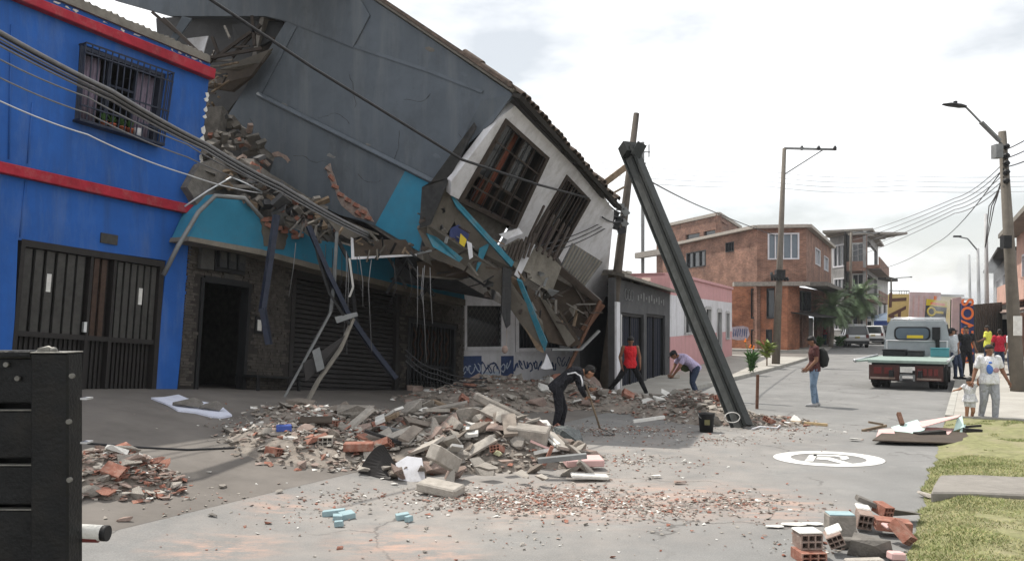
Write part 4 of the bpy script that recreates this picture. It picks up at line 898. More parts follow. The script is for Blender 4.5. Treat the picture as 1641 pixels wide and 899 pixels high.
sheetish([(748, 386, 17.4), (756, 390, 17.4), (758, 412, 17.4), (752, 416, 17.4)], .02, 'white_cloth', m_white, 'scrap of white cloth inside the torn balcony', 'cloth')
# things in front of the shop
t = thing('black_table', 'low black metal table against the stone wall beside the shutter', 'table', gp(432, 655))
q = Quad([PF.hit(398, 652, .25), PF.hit(470, 654, .25), PF.hit(470, 604, .25), PF.hit(398, 600, .25)])
one('table_top', m_black, t, lambda b: b.qbox(q, 0, 1, .93, 1, -.4, .25))
for u in (.02, .93):
    for o in (-.38, .2): one('leg', m_black, t, lambda b: b.qbox(q, u, u+.05, -.1, .93, o, o+.04))
tag(one('red_board', m_brickd, None, lambda b: b.prism([PF.hit(653, 617, .25), PF.hit(677, 618, .25), PF.hit(684, 650, .55), PF.hit(656, 652, .55)], -NV*.03)), 'reddish board leaning against the barred door', 'board')
tag(one('grey_board', m_concd, None, lambda b: b.prism([PF.hit(678, 620, .2), PF.hit(696, 620, .2), PF.hit(697, 646, .4), PF.hit(683, 648, .4)], -NV*.03)), 'small grey board beside the reddish one at the barred door', 'board')

# ---------------------------------------------------------------- white house with graffiti, gate house, pink house
random.seed(31)
g0, g1 = at(742, HOR, 25.1), at(990, HOR, 27.4)
QW2 = Quad([V((g0.x, g0.y, -.1)), V((g1.x, g1.y, -.1)), V((g1.x, g1.y, 3.3)), V((g0.x, g0.y, 3.3))])
wh = thing('white_house', 'low white house with barred windows and blue graffiti below them', 'house', QW2.p(.5, 0))
hs = [(.015, .235, .40, .80), (.33, .62, .38, .78), (.66, .97, .36, .80)]
b = MB(); wall_cells(QW2, hs, .2, b); b.build('wall', m_white, wh)
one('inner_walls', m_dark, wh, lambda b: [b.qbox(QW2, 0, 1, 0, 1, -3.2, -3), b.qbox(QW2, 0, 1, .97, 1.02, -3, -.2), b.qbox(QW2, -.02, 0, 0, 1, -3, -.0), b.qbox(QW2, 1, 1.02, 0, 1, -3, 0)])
one('roof', m_tile, wh, lambda b: b.prism([QW2.p(-.03, 1, .5), QW2.p(1.03, 1, .5), QW2.p(1.03, 1.25, -3), QW2.p(-.03, 1.25, -3)], (0, 0, .1)))
for k, h in enumerate(hs):
    q = QW2.sub(*h)
    w_ = one('window', m_white, wh, lambda b: [b.qbox(q, -.04, .03, -.05, 1.05, -.1, .05), b.qbox(q, .97, 1.04, -.05, 1.05, -.1, .05), b.qbox(q, .03, .97, .97, 1.05, -.1, .05), b.qbox(q, .03, .97, -.05, .03, -.1, .07)])
    one('pane', m_glass, w_, lambda b: b.qbox(q, .03, .97, .03, .97, -.14, -.12))
    if k == 0:                                        # lattice
        for i in range(-6, 9):
            for s_ in (1, -1):
                a0 = i/8; pts = []
                for tt in (0, 1):
                    u = a0 + (tt if s_ > 0 else 1-tt)*.75; pts.append((u, tt))
                (ua, va), (ub, vb) = pts
                lo, hi = 0.0, 1.0                      # clip to the opening
                if ub != ua:
                    for lim in (.03, .97):
                        pass
                def cl(u_):
                    return (u_-ua)/(ub-ua)
                ta, tb = sorted((cl(.03), cl(.97))); ta, tb = max(ta, 0), min(tb, 1)
                if tb - ta > .05: one('lattice_bar', m_steel, w_, lambda b: b.beam(q.p(ua+(ub-ua)*ta, va+(vb-va)*ta, -.03), q.p(ua+(ub-ua)*tb, va+(vb-va)*tb, -.03), .018, .018))
    else:
        for i in range(12): one('bar', m_steel, w_, lambda b: b.qbox(q, .06+i*.078, .075+i*.078, .03, .97, -.05, -.03))
# graffiti: strokes and fields of paint on the wall below the windows
def gstroke(pts, r, mat, o=.006):
    b = MB()
    for i in range(len(pts)-1):
        a, c = V((*pts[i], 0)), V((*pts[i+1], 0)); d = (c-a); d = d/d.length if d.length else V((1, 0, 0)); n_ = V((-d.y, d.x, 0))*r
        W_, H_ = QW2.w(), QW2.h(); f = lambda p: QW2.p(p.x/W_, p.y/H_, o)
        b.prism([f(a-n_-d*r*.6), f(c-n_+d*r*.6), f(c+n_+d*r*.6), f(a+n_-d*r*.6)], QW2.n*.004)
    return b.build('graffiti', mat, wh)
Wm = QW2.w()
def fld(x0, x1, y0, y1, mat, o): one('graffiti', mat, wh, lambda b: b.qbox(QW2, x0/Wm, x1/Wm, y0/3.4, y1/3.4, o, o+.003))
fld(.0, .62, .32, 1.12, m_graf, .002); fld(1.28, 1.72, .30, 1.10, m_graf, .002); fld(.62, 1.25, .3, .62, m_grafl, .002)
for k in range(8):
    x = .05 + k*.21; y = random.uniform(.55, .75)
    gstroke([(x + .09*math.cos(a+k*1.7) + .03*a*.3, y + .12 + .13*math.sin(a*1.3+k)) for a in (0, .7, 1.4, 2.1, 2.9, 3.8, 4.6)], .016, m_grafl if x < .6 or x > 1.25 else m_graf)
for k in range(9):
    x = 1.8 + k*.17; y = .62 + random.uniform(-.05, .08)
    pts = [(x + .07*math.cos(a+k), y + .14 + .14*math.sin(a*(1 if k % 2 else 1.4))) for a in (0, .9, 1.8, 2.8, 3.9, 5)]
    gstroke(pts, .022, m_graf)
for k in range(5):
    x = 3.35 + k*.16; gstroke([(x + .07*math.cos(a*1.2+k), .88 + .15*math.sin(a+k*2)) for a in (0, .8, 1.6, 2.4, 3.2, 4.2)], .015, m_graf)
gstroke([(.9 + .25*math.cos(a), .7 + .2*math.sin(a*1.5)) for a in (0, .5, 1, 1.5, 2, 2.6, 3.2, 4, 4.8, 5.6)], .02, m_graf)

PK = lambda px, d: at(px, HOR, d)
# gate house
a, c = PK(985, 23.2), PK(1073, 29.8)
QGH = Quad([V((a.x, a.y, -.1)), V((c.x, c.y, -.1)), V((c.x, c.y, 3.1)), V((a.x, a.y, 3.35))])
gh = thing('gate_house', 'dark grey low house with black double gate beside the pink house', 'house', QGH.p(.5, 0))
hg2 = [(.10, .47, .04, .72), (.52, .90, .04, .74)]
b = MB(); wall_cells(QGH, hg2, .2, b); b.build('wall', m_dgrey, gh)
one('pilaster', m_white, gh, lambda b: b.qbox(QGH, .0, .05, 0, .8, .0, .06)); one('pilaster', m_lgrey, gh, lambda b: b.qbox(QGH, .07, .09, 0, .7, .0, .04))
one('side_walls', m_dgrey, gh, lambda b: [b.prism([QGH.p(.01, 0, -.2), QGH.p(.01, .98, -.2), QGH.p(.01, .98, -.2)+V((.5, 4, 0)), QGH.p(.01, 0, -.2)+V((.5, 4, 0))], (.15, 0, 0)), b.qbox(QGH, .06, 1, 0, .9, -1.4, -1.2)])
for k, h in enumerate(hg2):
    q = QGH.sub(*h); g_ = one('gate', m_black, gh, lambda b: [b.qbox(q, 0, 1, 0, 1, -.18, -.15), b.qbox(q, 0, .04, 0, 1, -.15, -.05), b.qbox(q, .96, 1, 0, 1, -.15, -.05), b.qbox(q, .04, .96, .96, 1, -.15, -.05), b.qbox(q, .49, .51, 0, .96, -.15, -.08)])
    for i in range(10): one('rib', m_bluest, g_, lambda b: b.qbox(q, .06+i*.09, .09+i*.09, .02, .95, -.15, -.12))
b = MB(); hh = [QGH.p(-.03, 1, .35), QGH.p(1.03, 1, .35), QGH.p(1.03, 1.22, -3), QGH.p(.35, 1.22, -3)]; b.prism(hh, (0, 0, .09)); b.build('roof', m_fibro, gh)
q = QGH.sub(.05, .95, .80, .96)                       # faded lettering board over the gates: a coil and script strokes
b = MB()
for k in range(3):
    cx_ = q.p(.12+.05*k, .5, .03); r = .16
    b.tube([cx_ + (q.p(1, .5)-q.p(0, .5)).normalized()*r*math.cos(a_) + V((0, 0, r*math.sin(a_))) for a_ in [i*.5236 for i in range(13)]], .012, 5)
b.build('coil_emblem', m_zinc, gh)
b = MB()
for k in range(11):
    u = .34 + k*.055; b.qbox(q, u, u+.02, .3+.15*(k % 2), .62+.1*(k % 3), .005, .012)
b.build('sign_lettering', m_zinc, gh)
# rubble on the gate-house roof
for i in range(26):
    p = QGH.p(random.uniform(0, .85), 1.0, 0) - QGH.n*random.uniform(.0, 1.5); p.z += .22
    b = MB(); b.box(p, (random.uniform(.15, .5), random.uniform(.1, .4), random.uniform(.05, .2)), Matrix.Rotation(random.uniform(0, 3), 3, 'Z') @ Matrix.Rotation(random.uniform(-.6, .6), 3, 'X'))
    b.build('fallen_fragment', random.choice((m_conc, m_tile, m_concl, m_brickd)), gh)
# pink house
a, c = PK(1074, 29.9), PK(1173, 44.7)
QPK = Quad([V((a.x, a.y, 0)), V((c.x, c.y, 0)), V((c.x, c.y, 3.88)), V((a.x, a.y, 3.88))])
pk = thing('pink_house', 'long single storey house, pink below and above, white between', 'house', QPK.p(.5, 0))
hp = [(.17, .26, .42, .72), (.47, .56, .28, .70), (.68, .76, .10, .68), (.86, .93, .30, .66)]
low = QPK.sub(0, 1, 0, .39); mid = QPK.sub(0, 1, .39, .79); top = QPK.sub(0, 1, .79, 1)
b = MB(); wall_cells(low, [(h[0], h[1], h[2]/.39, 1) for h in hp if h[2] < .39], .2, b); b.build('wall_lower', m_pinkw, pk)
b = MB(); wall_cells(mid, [(h[0], h[1], max(0, (h[2]-.39)/.4), (h[3]-.39)/.4) for h in hp], .2, b); b.build('wall_middle', m_white, pk)
b = MB(); wall_cells(top, [], .2, b); b.qbox(top, 0, 1, .9, 1.04, 0, .08); b.build('wall_upper', m_pinkw, pk)
one('end_walls', m_pinkw, pk, lambda b: [b.qbox(QPK, .985, 1, 0, 1, -7, -.2), b.qbox(QPK, 0, .01, 0, 1, -7, -.2), b.qbox(QPK, 0, 1, 0, 1, -7.2, -7), b.qbox(QPK, 0, 1, .97, .995, -7, -.2)])
for h in hp:
    q = QPK.sub(*h); w_ = one('window', m_lgrey, pk, lambda b: [b.qbox(q, -.08, .08, 0, 1, -.12, .04), b.qbox(q, .92, 1.08, 0, 1, -.12, .04), b.qbox(q, .08, .92, .94, 1.03, -.12, .04), b.qbox(q, -.1, 1.1, -.05, 0, -.1, .08)])
    one('pane', m_glass, w_, lambda b: b.qbox(q, .08, .92, 0, .94, -.14, -.1))
    for i in range(3): one('bar', m_steel, w_, lambda b: b.qbox(q, .25+i*.22, .3+i*.22, 0, .94, -.08, -.05))

# ---------------------------------------------------------------- brick corner building
BZ = 8.4
c0, c1, c2, c3 = PK(1062, 69), PK(1213, 54), PK(1292, 53.5), PK(1332, 69)
def Q4(a, c, z0, z1): return Quad([V((a.x, a.y, z0)), V((c.x, c.y, z0)), V((c.x, c.y, z1)), V((a.x, a.y, z1))])
bb = thing('brick_building', 'three storey red brick corner building behind the utility pole', 'building', (c1+c2)/2 - V((0, 0, HC)))
def storey(a, c, z0, z1, holes, mat, nm): 
    q = Q4(a, c, z0, z1); b = MB(); wall_cells(q, holes, .25, b); b.build(nm, mat, bb); return q
def winf(q, h, parent, mat=m_white, frame=.06, pane=m_glassl, mull=2):
    s_ = q.sub(*h)
    w_ = one('window', mat, parent, lambda b: [b.qbox(s_, 0, frame, 0, 1, -.15, .03), b.qbox(s_, 1-frame, 1, 0, 1, -.15, .03), b.qbox(s_, frame, 1-frame, 1-frame, 1, -.15, .03), b.qbox(s_, frame, 1-frame, 0, frame, -.15, .05)] + [b.qbox(s_, (i+1)/(mull+1)-.02, (i+1)/(mull+1)+.02, frame, 1-frame, -.12, -.02) for i in range(mull)])
    one('pane', pane, w_, lambda b: b.qbox(s_, frame, 1-frame, frame, 1-frame, -.16, -.12)); return w_
U1 = [(.30, .52, .42, .74), (.72, .80, .62, .80)]
qa = storey(c0, c1, 4.6, BZ, U1, m_brickw, 'upper_wall_left')
for h in U1: winf(qa, h, bb, m_steel, .05, m_glass)
U2 = [(.22, .86, .40, .86)]
qb = storey(c1, c2, 4.6, BZ, U2, m_brickw, 'upper_wall_corner')
for h in U2: winf(qb, h, bb, m_white, .05, m_glassl, 3)
U3 = [(.30, .50, .40, .72), (.65, .85, .38, .68)]
qc = storey(c2, c3, 4.6, BZ, U3, m_brickw, 'upper_wall_right')
for h in U3: winf(qc, h, bb, m_white, .06, m_glassl, 1)
d0 = PK(1163, 58)
L1 = [(.60, .95, .02+.40, .92), ]
b = MB(); wall_cells(Q4(c0, c1, 0, 4.6), [(.58, .66, .70, .92)], .25, b); b.build('lower_wall_left', m_brickw, bb)
e0_, e1_ = PK(1172, 55.5), PK(1262, 52.9)
qd = Q4(e0_, e1_, 0, 4.4); H3 = [(.36, .52, .50, .96), (.64, .78, .50, .96), (.36, .52, .06, .34), (.63, .74, .0, .34)]
b = MB(); wall_cells(qd, H3, .25, b); b.build('lower_wall_corner', m_bricko, bb)
for h in H3: winf(qd, h, bb, m_steel, .06, m_glass, 0)
one('lower_side', m_bricko, bb, lambda b: [b.qbox(qd, 0, .01, 0, 1, -3, -.25), b.qbox(qd, .99, 1, 0, 1, -2, -.25)])
qe = Q4(PK(1262, 53.4), PK(1330, 66), 0, 4.4)
b = MB(); wall_cells(qe, [(.10, .30, 0, .55), (.45, .65, 0, .55), (.78, .95, 0, .55), (.1, .5, .62, .95)], .25, b); b.build('lower_wall_right', m_brickw, bb)
one('shop_interior', m_dark, bb, lambda b: b.qbox(qe, 0, 1, 0, 1, -2, -1.8))
for i, (u0, u1, mt_) in enumerate(((.10, .30, m_black), (.45, .65, m_white), (.78, .95, m_brickd))): one('shop_door', mt_, bb, lambda b: b.qbox(qe, u0+.01, u1-.01, 0, .52, -.3, -.26))
winf(qe, (.1, .5, .62, .95), bb, m_steel, .05, m_glass, 3)
for nm, q, z in (('cornice', qa, 0), ('cornice', qb, 0), ('cornice', qc, 0)):
    one(nm, m_concl, bb, lambda b: [b.qbox(q, -.01, 1.01, .945, 1.0, .001, .35)])
one('belt_slab', m_conc, bb, lambda b: [b.qbox(Q4(c1, c2, 4.35, 4.62), -.5, 1.02, 0, 1, -.1, .9)]); one('belt_slab', m_concd, bb, lambda b: [b.qbox(Q4(c2, c3, 4.35, 4.62), 0, 1, 0, 1, -.1, 1.3)])
one('shop_canopy', m_dark, bb, lambda b: b.prism([qe.p(0, .6, 0), qe.p(1, .6, 0), qe.p(1, .52, 1.8), qe.p(0, .52, 1.8)], (0, 0, .06)))
one('roof', m_fibro, bb, lambda b: b.prism([V((p.x, p.y, BZ-.02)) for p in (c0, c1, c2, c3, PK(1200, 80))], (0, 0, -.2)))
one('graffiti', M('lilac grey graffiti', (.30, .26, .29), .8, .4, 3, 0), bb, lambda b: b.prism([qd.p(u, v, .012) for u, v in ((.0, .19), (.12, .17), (.29, .18), (.34, .26), (.31, .37), (.22, .39), (.10, .385), (.01, .37))], -qd.n*.008))
for k in range(7): one('graffiti_stroke', m_graf, bb, lambda b: b.prism([qd.p(.03+.04*k, .22+.03*(k % 2), .02), qd.p(.045+.04*k, .22, .02), qd.p(.06+.04*k, .34, .02), qd.p(.045+.04*k, .35, .02)], -qd.n*.006))
one('white_cloth', m_white, bb, lambda b: b.prism([qa.p(.16, .42, .1), qa.p(.22, .40, .1), qa.p(.21, .62, .1), qa.p(.17, .60, .1)], qa.n*.02))
# taller brick block behind it
q = Q4(PK(1052, 92), PK(1152, 80), 0, 12.6); q2 = Q4(PK(1152, 80), PK(1187, 92), 0, 12.6)
bk = thing('brick_block', 'plain brick block rising behind the corner building roof', 'building', q.p(1, 0))
b = MB(); wall_cells(q, [(.50, .72, .80, .88), (.78, .95, .80, .88)], .3, b); b.qbox(q2, 0, 1, 0, 1, -.3, 0); b.prism([q.p(0, .96, -.3), q.p(1, .96, -.3), q2.p(1, .96, -.3), q2.p(1, .96, -6)], (0, 0, -.2)); b.build('wall', m_brickw, bk)
one('window', m_glass, bk, lambda b: b.qbox(q, .50, .72, .80, .88, -.3, -.2)); one('window', m_glass, bk, lambda b: b.qbox(q, .78, .95, .80, .88, -.3, -.2)); one('coping', m_concl, bk, lambda b: [b.qbox(q, 0, 1, .985, 1.01, 0, .15), b.qbox(q2, 0, 1, .985, 1.01, 0, .15)])
one('concrete_ledge', m_conc, bk, lambda b: b.qbox(q, -.3, .8, .74, .79, 0, .8))
# pale apartment block further along
q = Q4(PK(1330, 84), PK(1362, 80), 0, 10.6); q2 = Q4(PK(1362, 80), PK(1388, 79), 0, 10.4); q3 = Q4(PK(1388, 79), PK(1407, 96), 0, 10.8)
ap = thing('apartment_block', 'pale concrete apartment block with balconies beyond the brick building', 'building', q.p(1, 0))
ha = [(.15, .85, .70, .92), (.2, .8, .40, .60), (.2, .8, .1, .3)]
b = MB(); wall_cells(q, ha, .3, b); b.build('wall', M('dull grey render', (.27, .265, .26), .9, .2, 2, .2, grime=.6), ap)
for h in ha: winf(q, h, ap, m_white, .07, m_glass, 2)
hb = [(.15, .85, .72, .93), (.15, .85, .43, .64), (.15, .85, .12, .33)]
b = MB(); wall_cells(q2, hb, .3, b); b.build('wall', m_brickx, ap)
for h in hb: winf(q2, h, ap, m_lgrey, .06, m_glass, 1)
b = MB(); wall_cells(q3, [(.1, .9, .70, .93), (.1, .9, .40, .62), (.1, .9, .10, .3)], .3, b); b.build('wall', MATS['dull grey render'], ap)
for v in (.66, .36): one('balcony', m_brickx, ap, lambda b: [b.qbox(q3, 0, 1, v, v+.03, 0, 1.2), b.qbox(q3, 0, 1, v+.03, v+.10, 1.1, 1.2), b.qbox(q2, 0, 1, v, v+.03, 0, 1.0), b.qbox(q2, 0, 1, v+.03, v+.09, .92, 1.0)])
one('inner_walls', m_dark, ap, lambda b: [b.qbox(q3, 0, 1, 0, 1, -2, -1.8)]); one('roof', m_conc, ap, lambda b: [b.qbox(q, -.02, 1, 1, 1.02, -6, .5), b.qbox(q2, 0, 1.05, 1, 1.02, -6, .6), b.qbox(q3, 0, 1.05, 1, 1.02, -4, .6)])
# low shops beyond
def shop(pl, dl, pr, dr, h, mat, roofm, label, win_=((.15, .4, .3, .7), (.6, .85, 0, .7))):
    q = Q4(PK(pl, dl), PK(pr, dr), 0, h); t = thing('far_house', label, 'house', q.p(.5, 0))
    b = MB(); wall_cells(q, list(win_), .25, b); b.qbox(q, 0, .02, 0, 1, -6, -.25); b.qbox(q, .98, 1, 0, 1, -6, -.25); b.qbox(q, 0, 1, 0, 1, -6.2, -6); b.build('wall', mat, t)
    for w_ in win_: one('window', m_glass, t, lambda b: b.qbox(q, *w_, -.25, -.18))
    one('roof', roofm, t, lambda b: b.qbox(q, -.05, 1.05, 1, 1.05, -6.3, 1.1)); return t
shop(1405, 98, 1423, 104, 7.0, m_lgrey, m_dark, 'narrow grey house with dark awning left of the yellow sign')
shop(1418, 112, 1500, 106, 5.2, m_yellow, m_fibro, 'far low yellow house closing the end of the street')
shop(1500, 112, 1545, 120, 5.0, m_lgrey, m_fibro, 'far low grey house behind the banners')
# right-hand row
q = Q4(PK(1690, 33.5), PK(1629, 47), 0, 6.9)
rh = thing('peach_house', 'peach two storey house at the right edge behind the lamp pole', 'house', q.p(.5, 0))
b = MB(); wall_cells(q, [(.2, .4, .58, .82), (.62, .8, .58, .82), (.1, .35, .02, .36), (.5, .85, .02, .34)], .25, b); b.build('wall', m_peach, rh)
one('inner_walls', m_dark, rh, lambda b: [b.qbox(q, 0, 1, 0, 1, -2.2, -2), b.qbox(q, .98, 1, 0, 1, -6, -.25), b.qbox(q, 0, .02, 0, 1, -6, -.25)])
for h in ((.2, .4, .58, .82), (.62, .8, .58, .82)): winf(q, h, rh, m_white, .07, m_glass, 1)
one('roof', m_fibro, rh, lambda b: b.qbox(q, -.05, 1.02, 1, 1.035, -6, .9)); one('balcony', m_peach, rh, lambda b: [b.qbox(q, .05, .98, .44, .47, 0, 1.0), b.qbox(q, .05, .98, .47, .58, .92, 1.0)])
one('awning', m_brickd, rh, lambda b: b.prism([q.p(.05, .42, .02), q.p(.95, .42, .02), q.p(.95, .36, 1.3), q.p(.05, .36, 1.3)], (0, 0, .05)))
one('awning_tube', m_white, rh, lambda b: b.tube([q.p(.3, .37, .6), q.p(.95, .345, 1.5)], .07, 8))
q = Q4(PK(1622, 50), PK(1592, 74), 0, 6.4)
rh2 = thing('grey_house', 'grey two storey house with reddish awning behind the orange banner', 'house', q.p(.5, 0))
b = MB(); wall_cells(q, [(.15, .4, .6, .85), (.55, .8, .6, .85), (.15, .8, .02, .34)], .25, b); b.build('wall', m_lgrey, rh2); one('inner_walls', m_dark, rh2, lambda b: [b.qbox(q, 0, 1, 0, 1, -2.2, -2), b.qbox(q, .98, 1, 0, 1, -6, -.25)])
for h in ((.15, .4, .6, .85), (.55, .8, .6, .85)): winf(q, h, rh2, m_white, .07, m_glass, 1)
one('roof', m_dark, rh2, lambda b: b.qbox(q, -.02, 1.02, 1, 1.03, -6, .8)); one('awning', m_dredp, rh2, lambda b: b.prism([q.p(.02, .5, .02), q.p(.98, .5, .02), q.p(.98, .43, 1.4), q.p(.02, .43, 1.4)], (0, 0, .05)))

# ---------------------------------------------------------------- banners and stalls
def text_mesh(body, size, name, mat, parent, q, u, v, rot=0.0, off=.02, depth=.004):
    cu = bpy.data.curves.new(name, 'FONT'); cu.body = body; cu.size = size; cu.align_x = 'CENTER'; cu.align_y = 'CENTER'; cu.extrude = depth; cu.offset = size*.02
    o = bpy.data.objects.new('tmp', cu); C.objects.link(o); dg = bpy.context.evaluated_depsgraph_get(); me = bpy.data.meshes.new_from_object(o.evaluated_get(dg)); bpy.data.objects.remove(o); me.name = name
    ex = (q.c[1]-q.c[0]).normalized(); ey = (q.c[3]-q.c[0]).normalized(); ca, sa_ = math.cos(rot), math.sin(rot)
    if ex.cross(ey).dot(q.n) < 0: ex = -ex
    pos = q.p(u, v, off); Pl = V(parent.location)
    for vt in me.vertices:
        x, y, z = vt.co; x, y = x*ca - y*sa_, x*sa_ + y*ca
        vt.co = pos + ex*x + ey*y + q.n*z - Pl
    me.materials.clear(); me.materials.append(mat); return mesh_obj(name, me, parent)
def banner(pts, d, name, mat, label, cat='sign', dr=None, posts=True):
    P_ = [at(pts[0][0], pts[0][1], d), at(pts[1][0], pts[1][1], dr or d), at(pts[2][0], pts[2][1], dr or d), at(pts[3][0], pts[3][1], d)]
    q = Quad(P_); t = thing(name, label, cat, V((q.p(.5, 0).x, q.p(.5, 0).y, 0)))
    one('panel', mat, t, lambda b: b.qbox(q, 0, 1, 0, 1, -.06, 0))
    if posts:
        for u in (.04, .96):
            p = q.p(u, 0, -.1); one('post', m_steel, t, lambda b: b.beam(V((p.x, p.y, 0)), q.p(u, .98, -.1), .08, .08))
    return t, q
t, q = banner([(1422, 516), (1455, 514), (1457, 471), (1424, 471)], 72, 'yellow_sign', m_yellow, 'yellow street sign with large brown sideways letters')
text_mesh('AT', 2.15, 'lettering', m_choc, t, q, .5, .50, R(90))
one('rail', m_zinc, t, lambda b: [b.qbox(q, 0, 1, 1.10, 1.13, 0, .05)] + [b.qbox(q, u, u+.02, 1, 1.12, 0, .04) for u in (.5, .62, .74, .86, .97)])
t, q = banner([(1456, 522), (1506, 524), (1508, 469), (1458, 468)], 70, 'pink_banner', m_lilacb, 'pale pink faded banner between the yellow and the black signs')
for i in range(5): one('faded_stripe', m_orange if i == 4 else m_pink, t, lambda b: b.qbox(q, .1+.17*i, .16+.17*i+.03*(i == 4), .1 if i < 4 else .72, .9, 0, .01))
t, q = banner([(1480, 530), (1514, 532), (1518, 483), (1485, 479)], 58, 'black_sign', m_dgrey, 'black sign with bright yellow heading and round logo')
one('heading', m_yelb, t, lambda b: b.qbox(q, 0, 1, .80, 1, 0, .02)); one('heading_print', m_orange, t, lambda b: b.qbox(q, .2, .9, .84, .92, .02, .025))
b = MB(); cc = q.p(.27, .62, .04); ex = (q.c[1]-q.c[0]).normalized(); b.tube([cc + ex*.26*math.cos(a_) + V((0, 0, .28*math.sin(a_))) for a_ in [i*2*math.pi/20 for i in range(21)]], .07, 6); b.build('round_logo', m_yelb, t)
one('logo_stem', m_plast, t, lambda b: b.qbox(q, .24, .30, .36, .46, .01, .03)); one('print_block', m_yelb, t, lambda b: b.qbox(q, .48, .85, .58, .66, .01, .02)); one('print_block', m_plast, t, lambda b: [b.qbox(q, .42+.1*i, .49+.1*i, .30+.05*(i % 2), .42, .01, .02) for i in range(4)])
t, q = banner([(1540, 590), (1562, 590), (1560, 486), (1541, 484)], 38, 'orange_banner', m_navy, 'tall navy banner with orange sideways lettering beside the grey metal wall')
one('field', m_orange, t, lambda b: b.qbox(q, .14, .86, .02, .97, 0, .015)) if False else None
text_mesh('NUEVOS', .80, 'lettering', m_orange, t, q, .5, .56, R(90), .03)
t, q = banner([(1562, 566), (1607, 566), (1606, 484), (1561, 488)], 40, 'grey_metal_wall', m_dgrey, 'plain grey metal sheet wall behind the man in yellow', 'wall', 43)
for i in range(14): one('rib', m_concd, t, lambda b: b.qbox(q, .02+i*.07, .05+i*.07, 0, 1, 0, .04))
t, q = banner([(1524, 580), (1541, 584), (1541, 476), (1526, 478)], 44, 'pale_banner', m_lilacb, 'narrow pale banner left of the orange lettered one')

# ---------------------------------------------------------------- poles, fallen beam, cables
random.seed(41)
def pole(base, top, r0, r1, name, label, mat, group=None):
    t = thing(name, label, 'pole', base, group=group); b = MB(); b.tube([base - V((0, 0, .2)), base + (top-base)*.5, top], [r0, (r0+r1)/2, r1], 12); b.build('shaft', mat, t); return t
# pole before the brick building, with crossarm
bp = at(1243, 583, 37); tp = at(1257, 238, 37)
t = pole(bp, tp, .185, .085, 'utility_pole', 'tall concrete pole with one-sided crossarm before the brick building', m_ppole)
one('crossarm', m_zinc, t, lambda b: b.beam(tp, at(1340, 240, 37.4), .09, .09)); one('brace', m_zinc, t, lambda b: b.beam(at(1255, 281, 37), at(1318, 241, 37.3), .05, .05))
for x in (1285, 1312, 1338): one('insulator', m_steel, t, lambda b: b.tube([at(x, 241, 37.2), at(x, 238, 37.2), at(x, 234, 37.2)], [.05, .09, .05], 8))
one('cable_box', m_black, t, lambda b: b.box(at(1250, 440, 36.8), (.4, .3, .42)))
for i in range(6): one('cable_clamp', m_steel, t, lambda b: b.tube([at(1236+i*5, 436+(i % 3)*4, 36.7), at(1238+i*5, 450, 36.7)], .06, 6))
# lamp pole at the right
bp = at(1632, 628, 23.0); tp = at(1606, 211, 23.0)
t = pole(bp, tp, .20, .105, 'lamp_pole', 'weathered street lamp pole at the right edge with cables', m_ppole)
one('arm', m_zinc, t, lambda b: b.tube([at(1606, 232, 22.9), at(1575, 200, 22.9), at(1550, 174, 22.9), at(1545, 170, 22.9)], .03, 8)); one('arm_brace', m_zinc, t, lambda b: [b.beam(at(1602, 226, 22.8), at(1572, 196, 22.8), .16, .05)])
lp = one('lamp_head', m_steel, t, lambda b: [b.loft([(at(1548, 171, 22.9), .05, .04, (0, 1, 0)), (at(1538, 170, 22.9), .13, .06, (0, 1, 0)), (at(1522, 168, 22.9), .14, .05, (0, 1, 0)), (at(1511, 167.5, 22.9), .06, .02, (0, 1, 0))], 10), b.box(at(1531, 165, 22.9), (.08, .08, .09))])
for y in (235, 250, 262, 276, 290): one('insulator', m_black, t, lambda b: b.tube([at(1613, y-4, 22.85), at(1613, y, 22.85), at(1613, y+4, 22.85)], [.06, .1, .06], 8))
one('transformer_box', m_zinc, t, lambda b: b.box(at(1598, 243, 22.8), (.2, .25, .38))); one('cable_box', m_black, t, lambda b: b.box(at(1612, 388, 22.75), (.22, .2, .35))); one('poster', m_plast, t, lambda b: b.box(at(1631, 522, 22.77), (.24, .02, .55)))
# street poles further off on the right
for k, (x0, y0, x1, y1, d, lab, arm) in enumerate(((1582, 565, 1580, 343, 48, 'tallest far pole left of the lamp pole', None), (1570, 560, 1567, 398, 58, 'far pole with a small lamp arm right of the banners', (1534, 379)), (1556, 556, 1553, 408, 70, 'thin far pole nearest the orange banner', None), (1361, 553, 1364, 372, 66, 'far pole with crossarm before the pale apartment block', (1408, 374)), (1429, 545, 1428, 446, 95, 'smallest far pole with crossarm above the yellow sign', (1460, 444)))):
    t = pole(V((at(x0, y0, d).x, d, 0)), at(x1, y1, d), .15, .09, 'far_pole', lab, m_lgrey if x0 > 1500 else m_ppole, 'far street poles')  # right-hand poles get a paler colour, smoke haze painted into it
    if arm:
        one('arm', m_zinc, t, lambda b: b.tube([at(x1, y1+(4 if x1 > 1500 else 1), d), at((x1+arm[0])/2, (y1+arm[1])/2-(6 if x1 > 1500 else 0), d), at(arm[0], arm[1], d)], .05, 6))
        one('lamp_head' if x1 > 1500 else 'insulator', m_steel, t, lambda b: b.box(at(arm[0], arm[1], d), (.5 if x1 > 1500 else .15, .2, .12)))
b = MB(); b.beam(V((at(1030, HOR, 95).x, 95, 0)), at(1030, 228, 95), .35, .35); b.beam(at(1022, 244, 95), at(1042, 244, 95), .12, .12); b.beam(at(1040, 232, 95), at(1040, 252, 95), .3, .1); b.beam(at(1022, 262, 95), at(1036, 262, 95), .12, .12); b.beam(at(1023, 254, 95), at(1023, 268, 95), .3, .1)
tag(b.build('antenna_mast', m_zinc), 'distant antenna mast showing past the leaning beam top', 'mast')
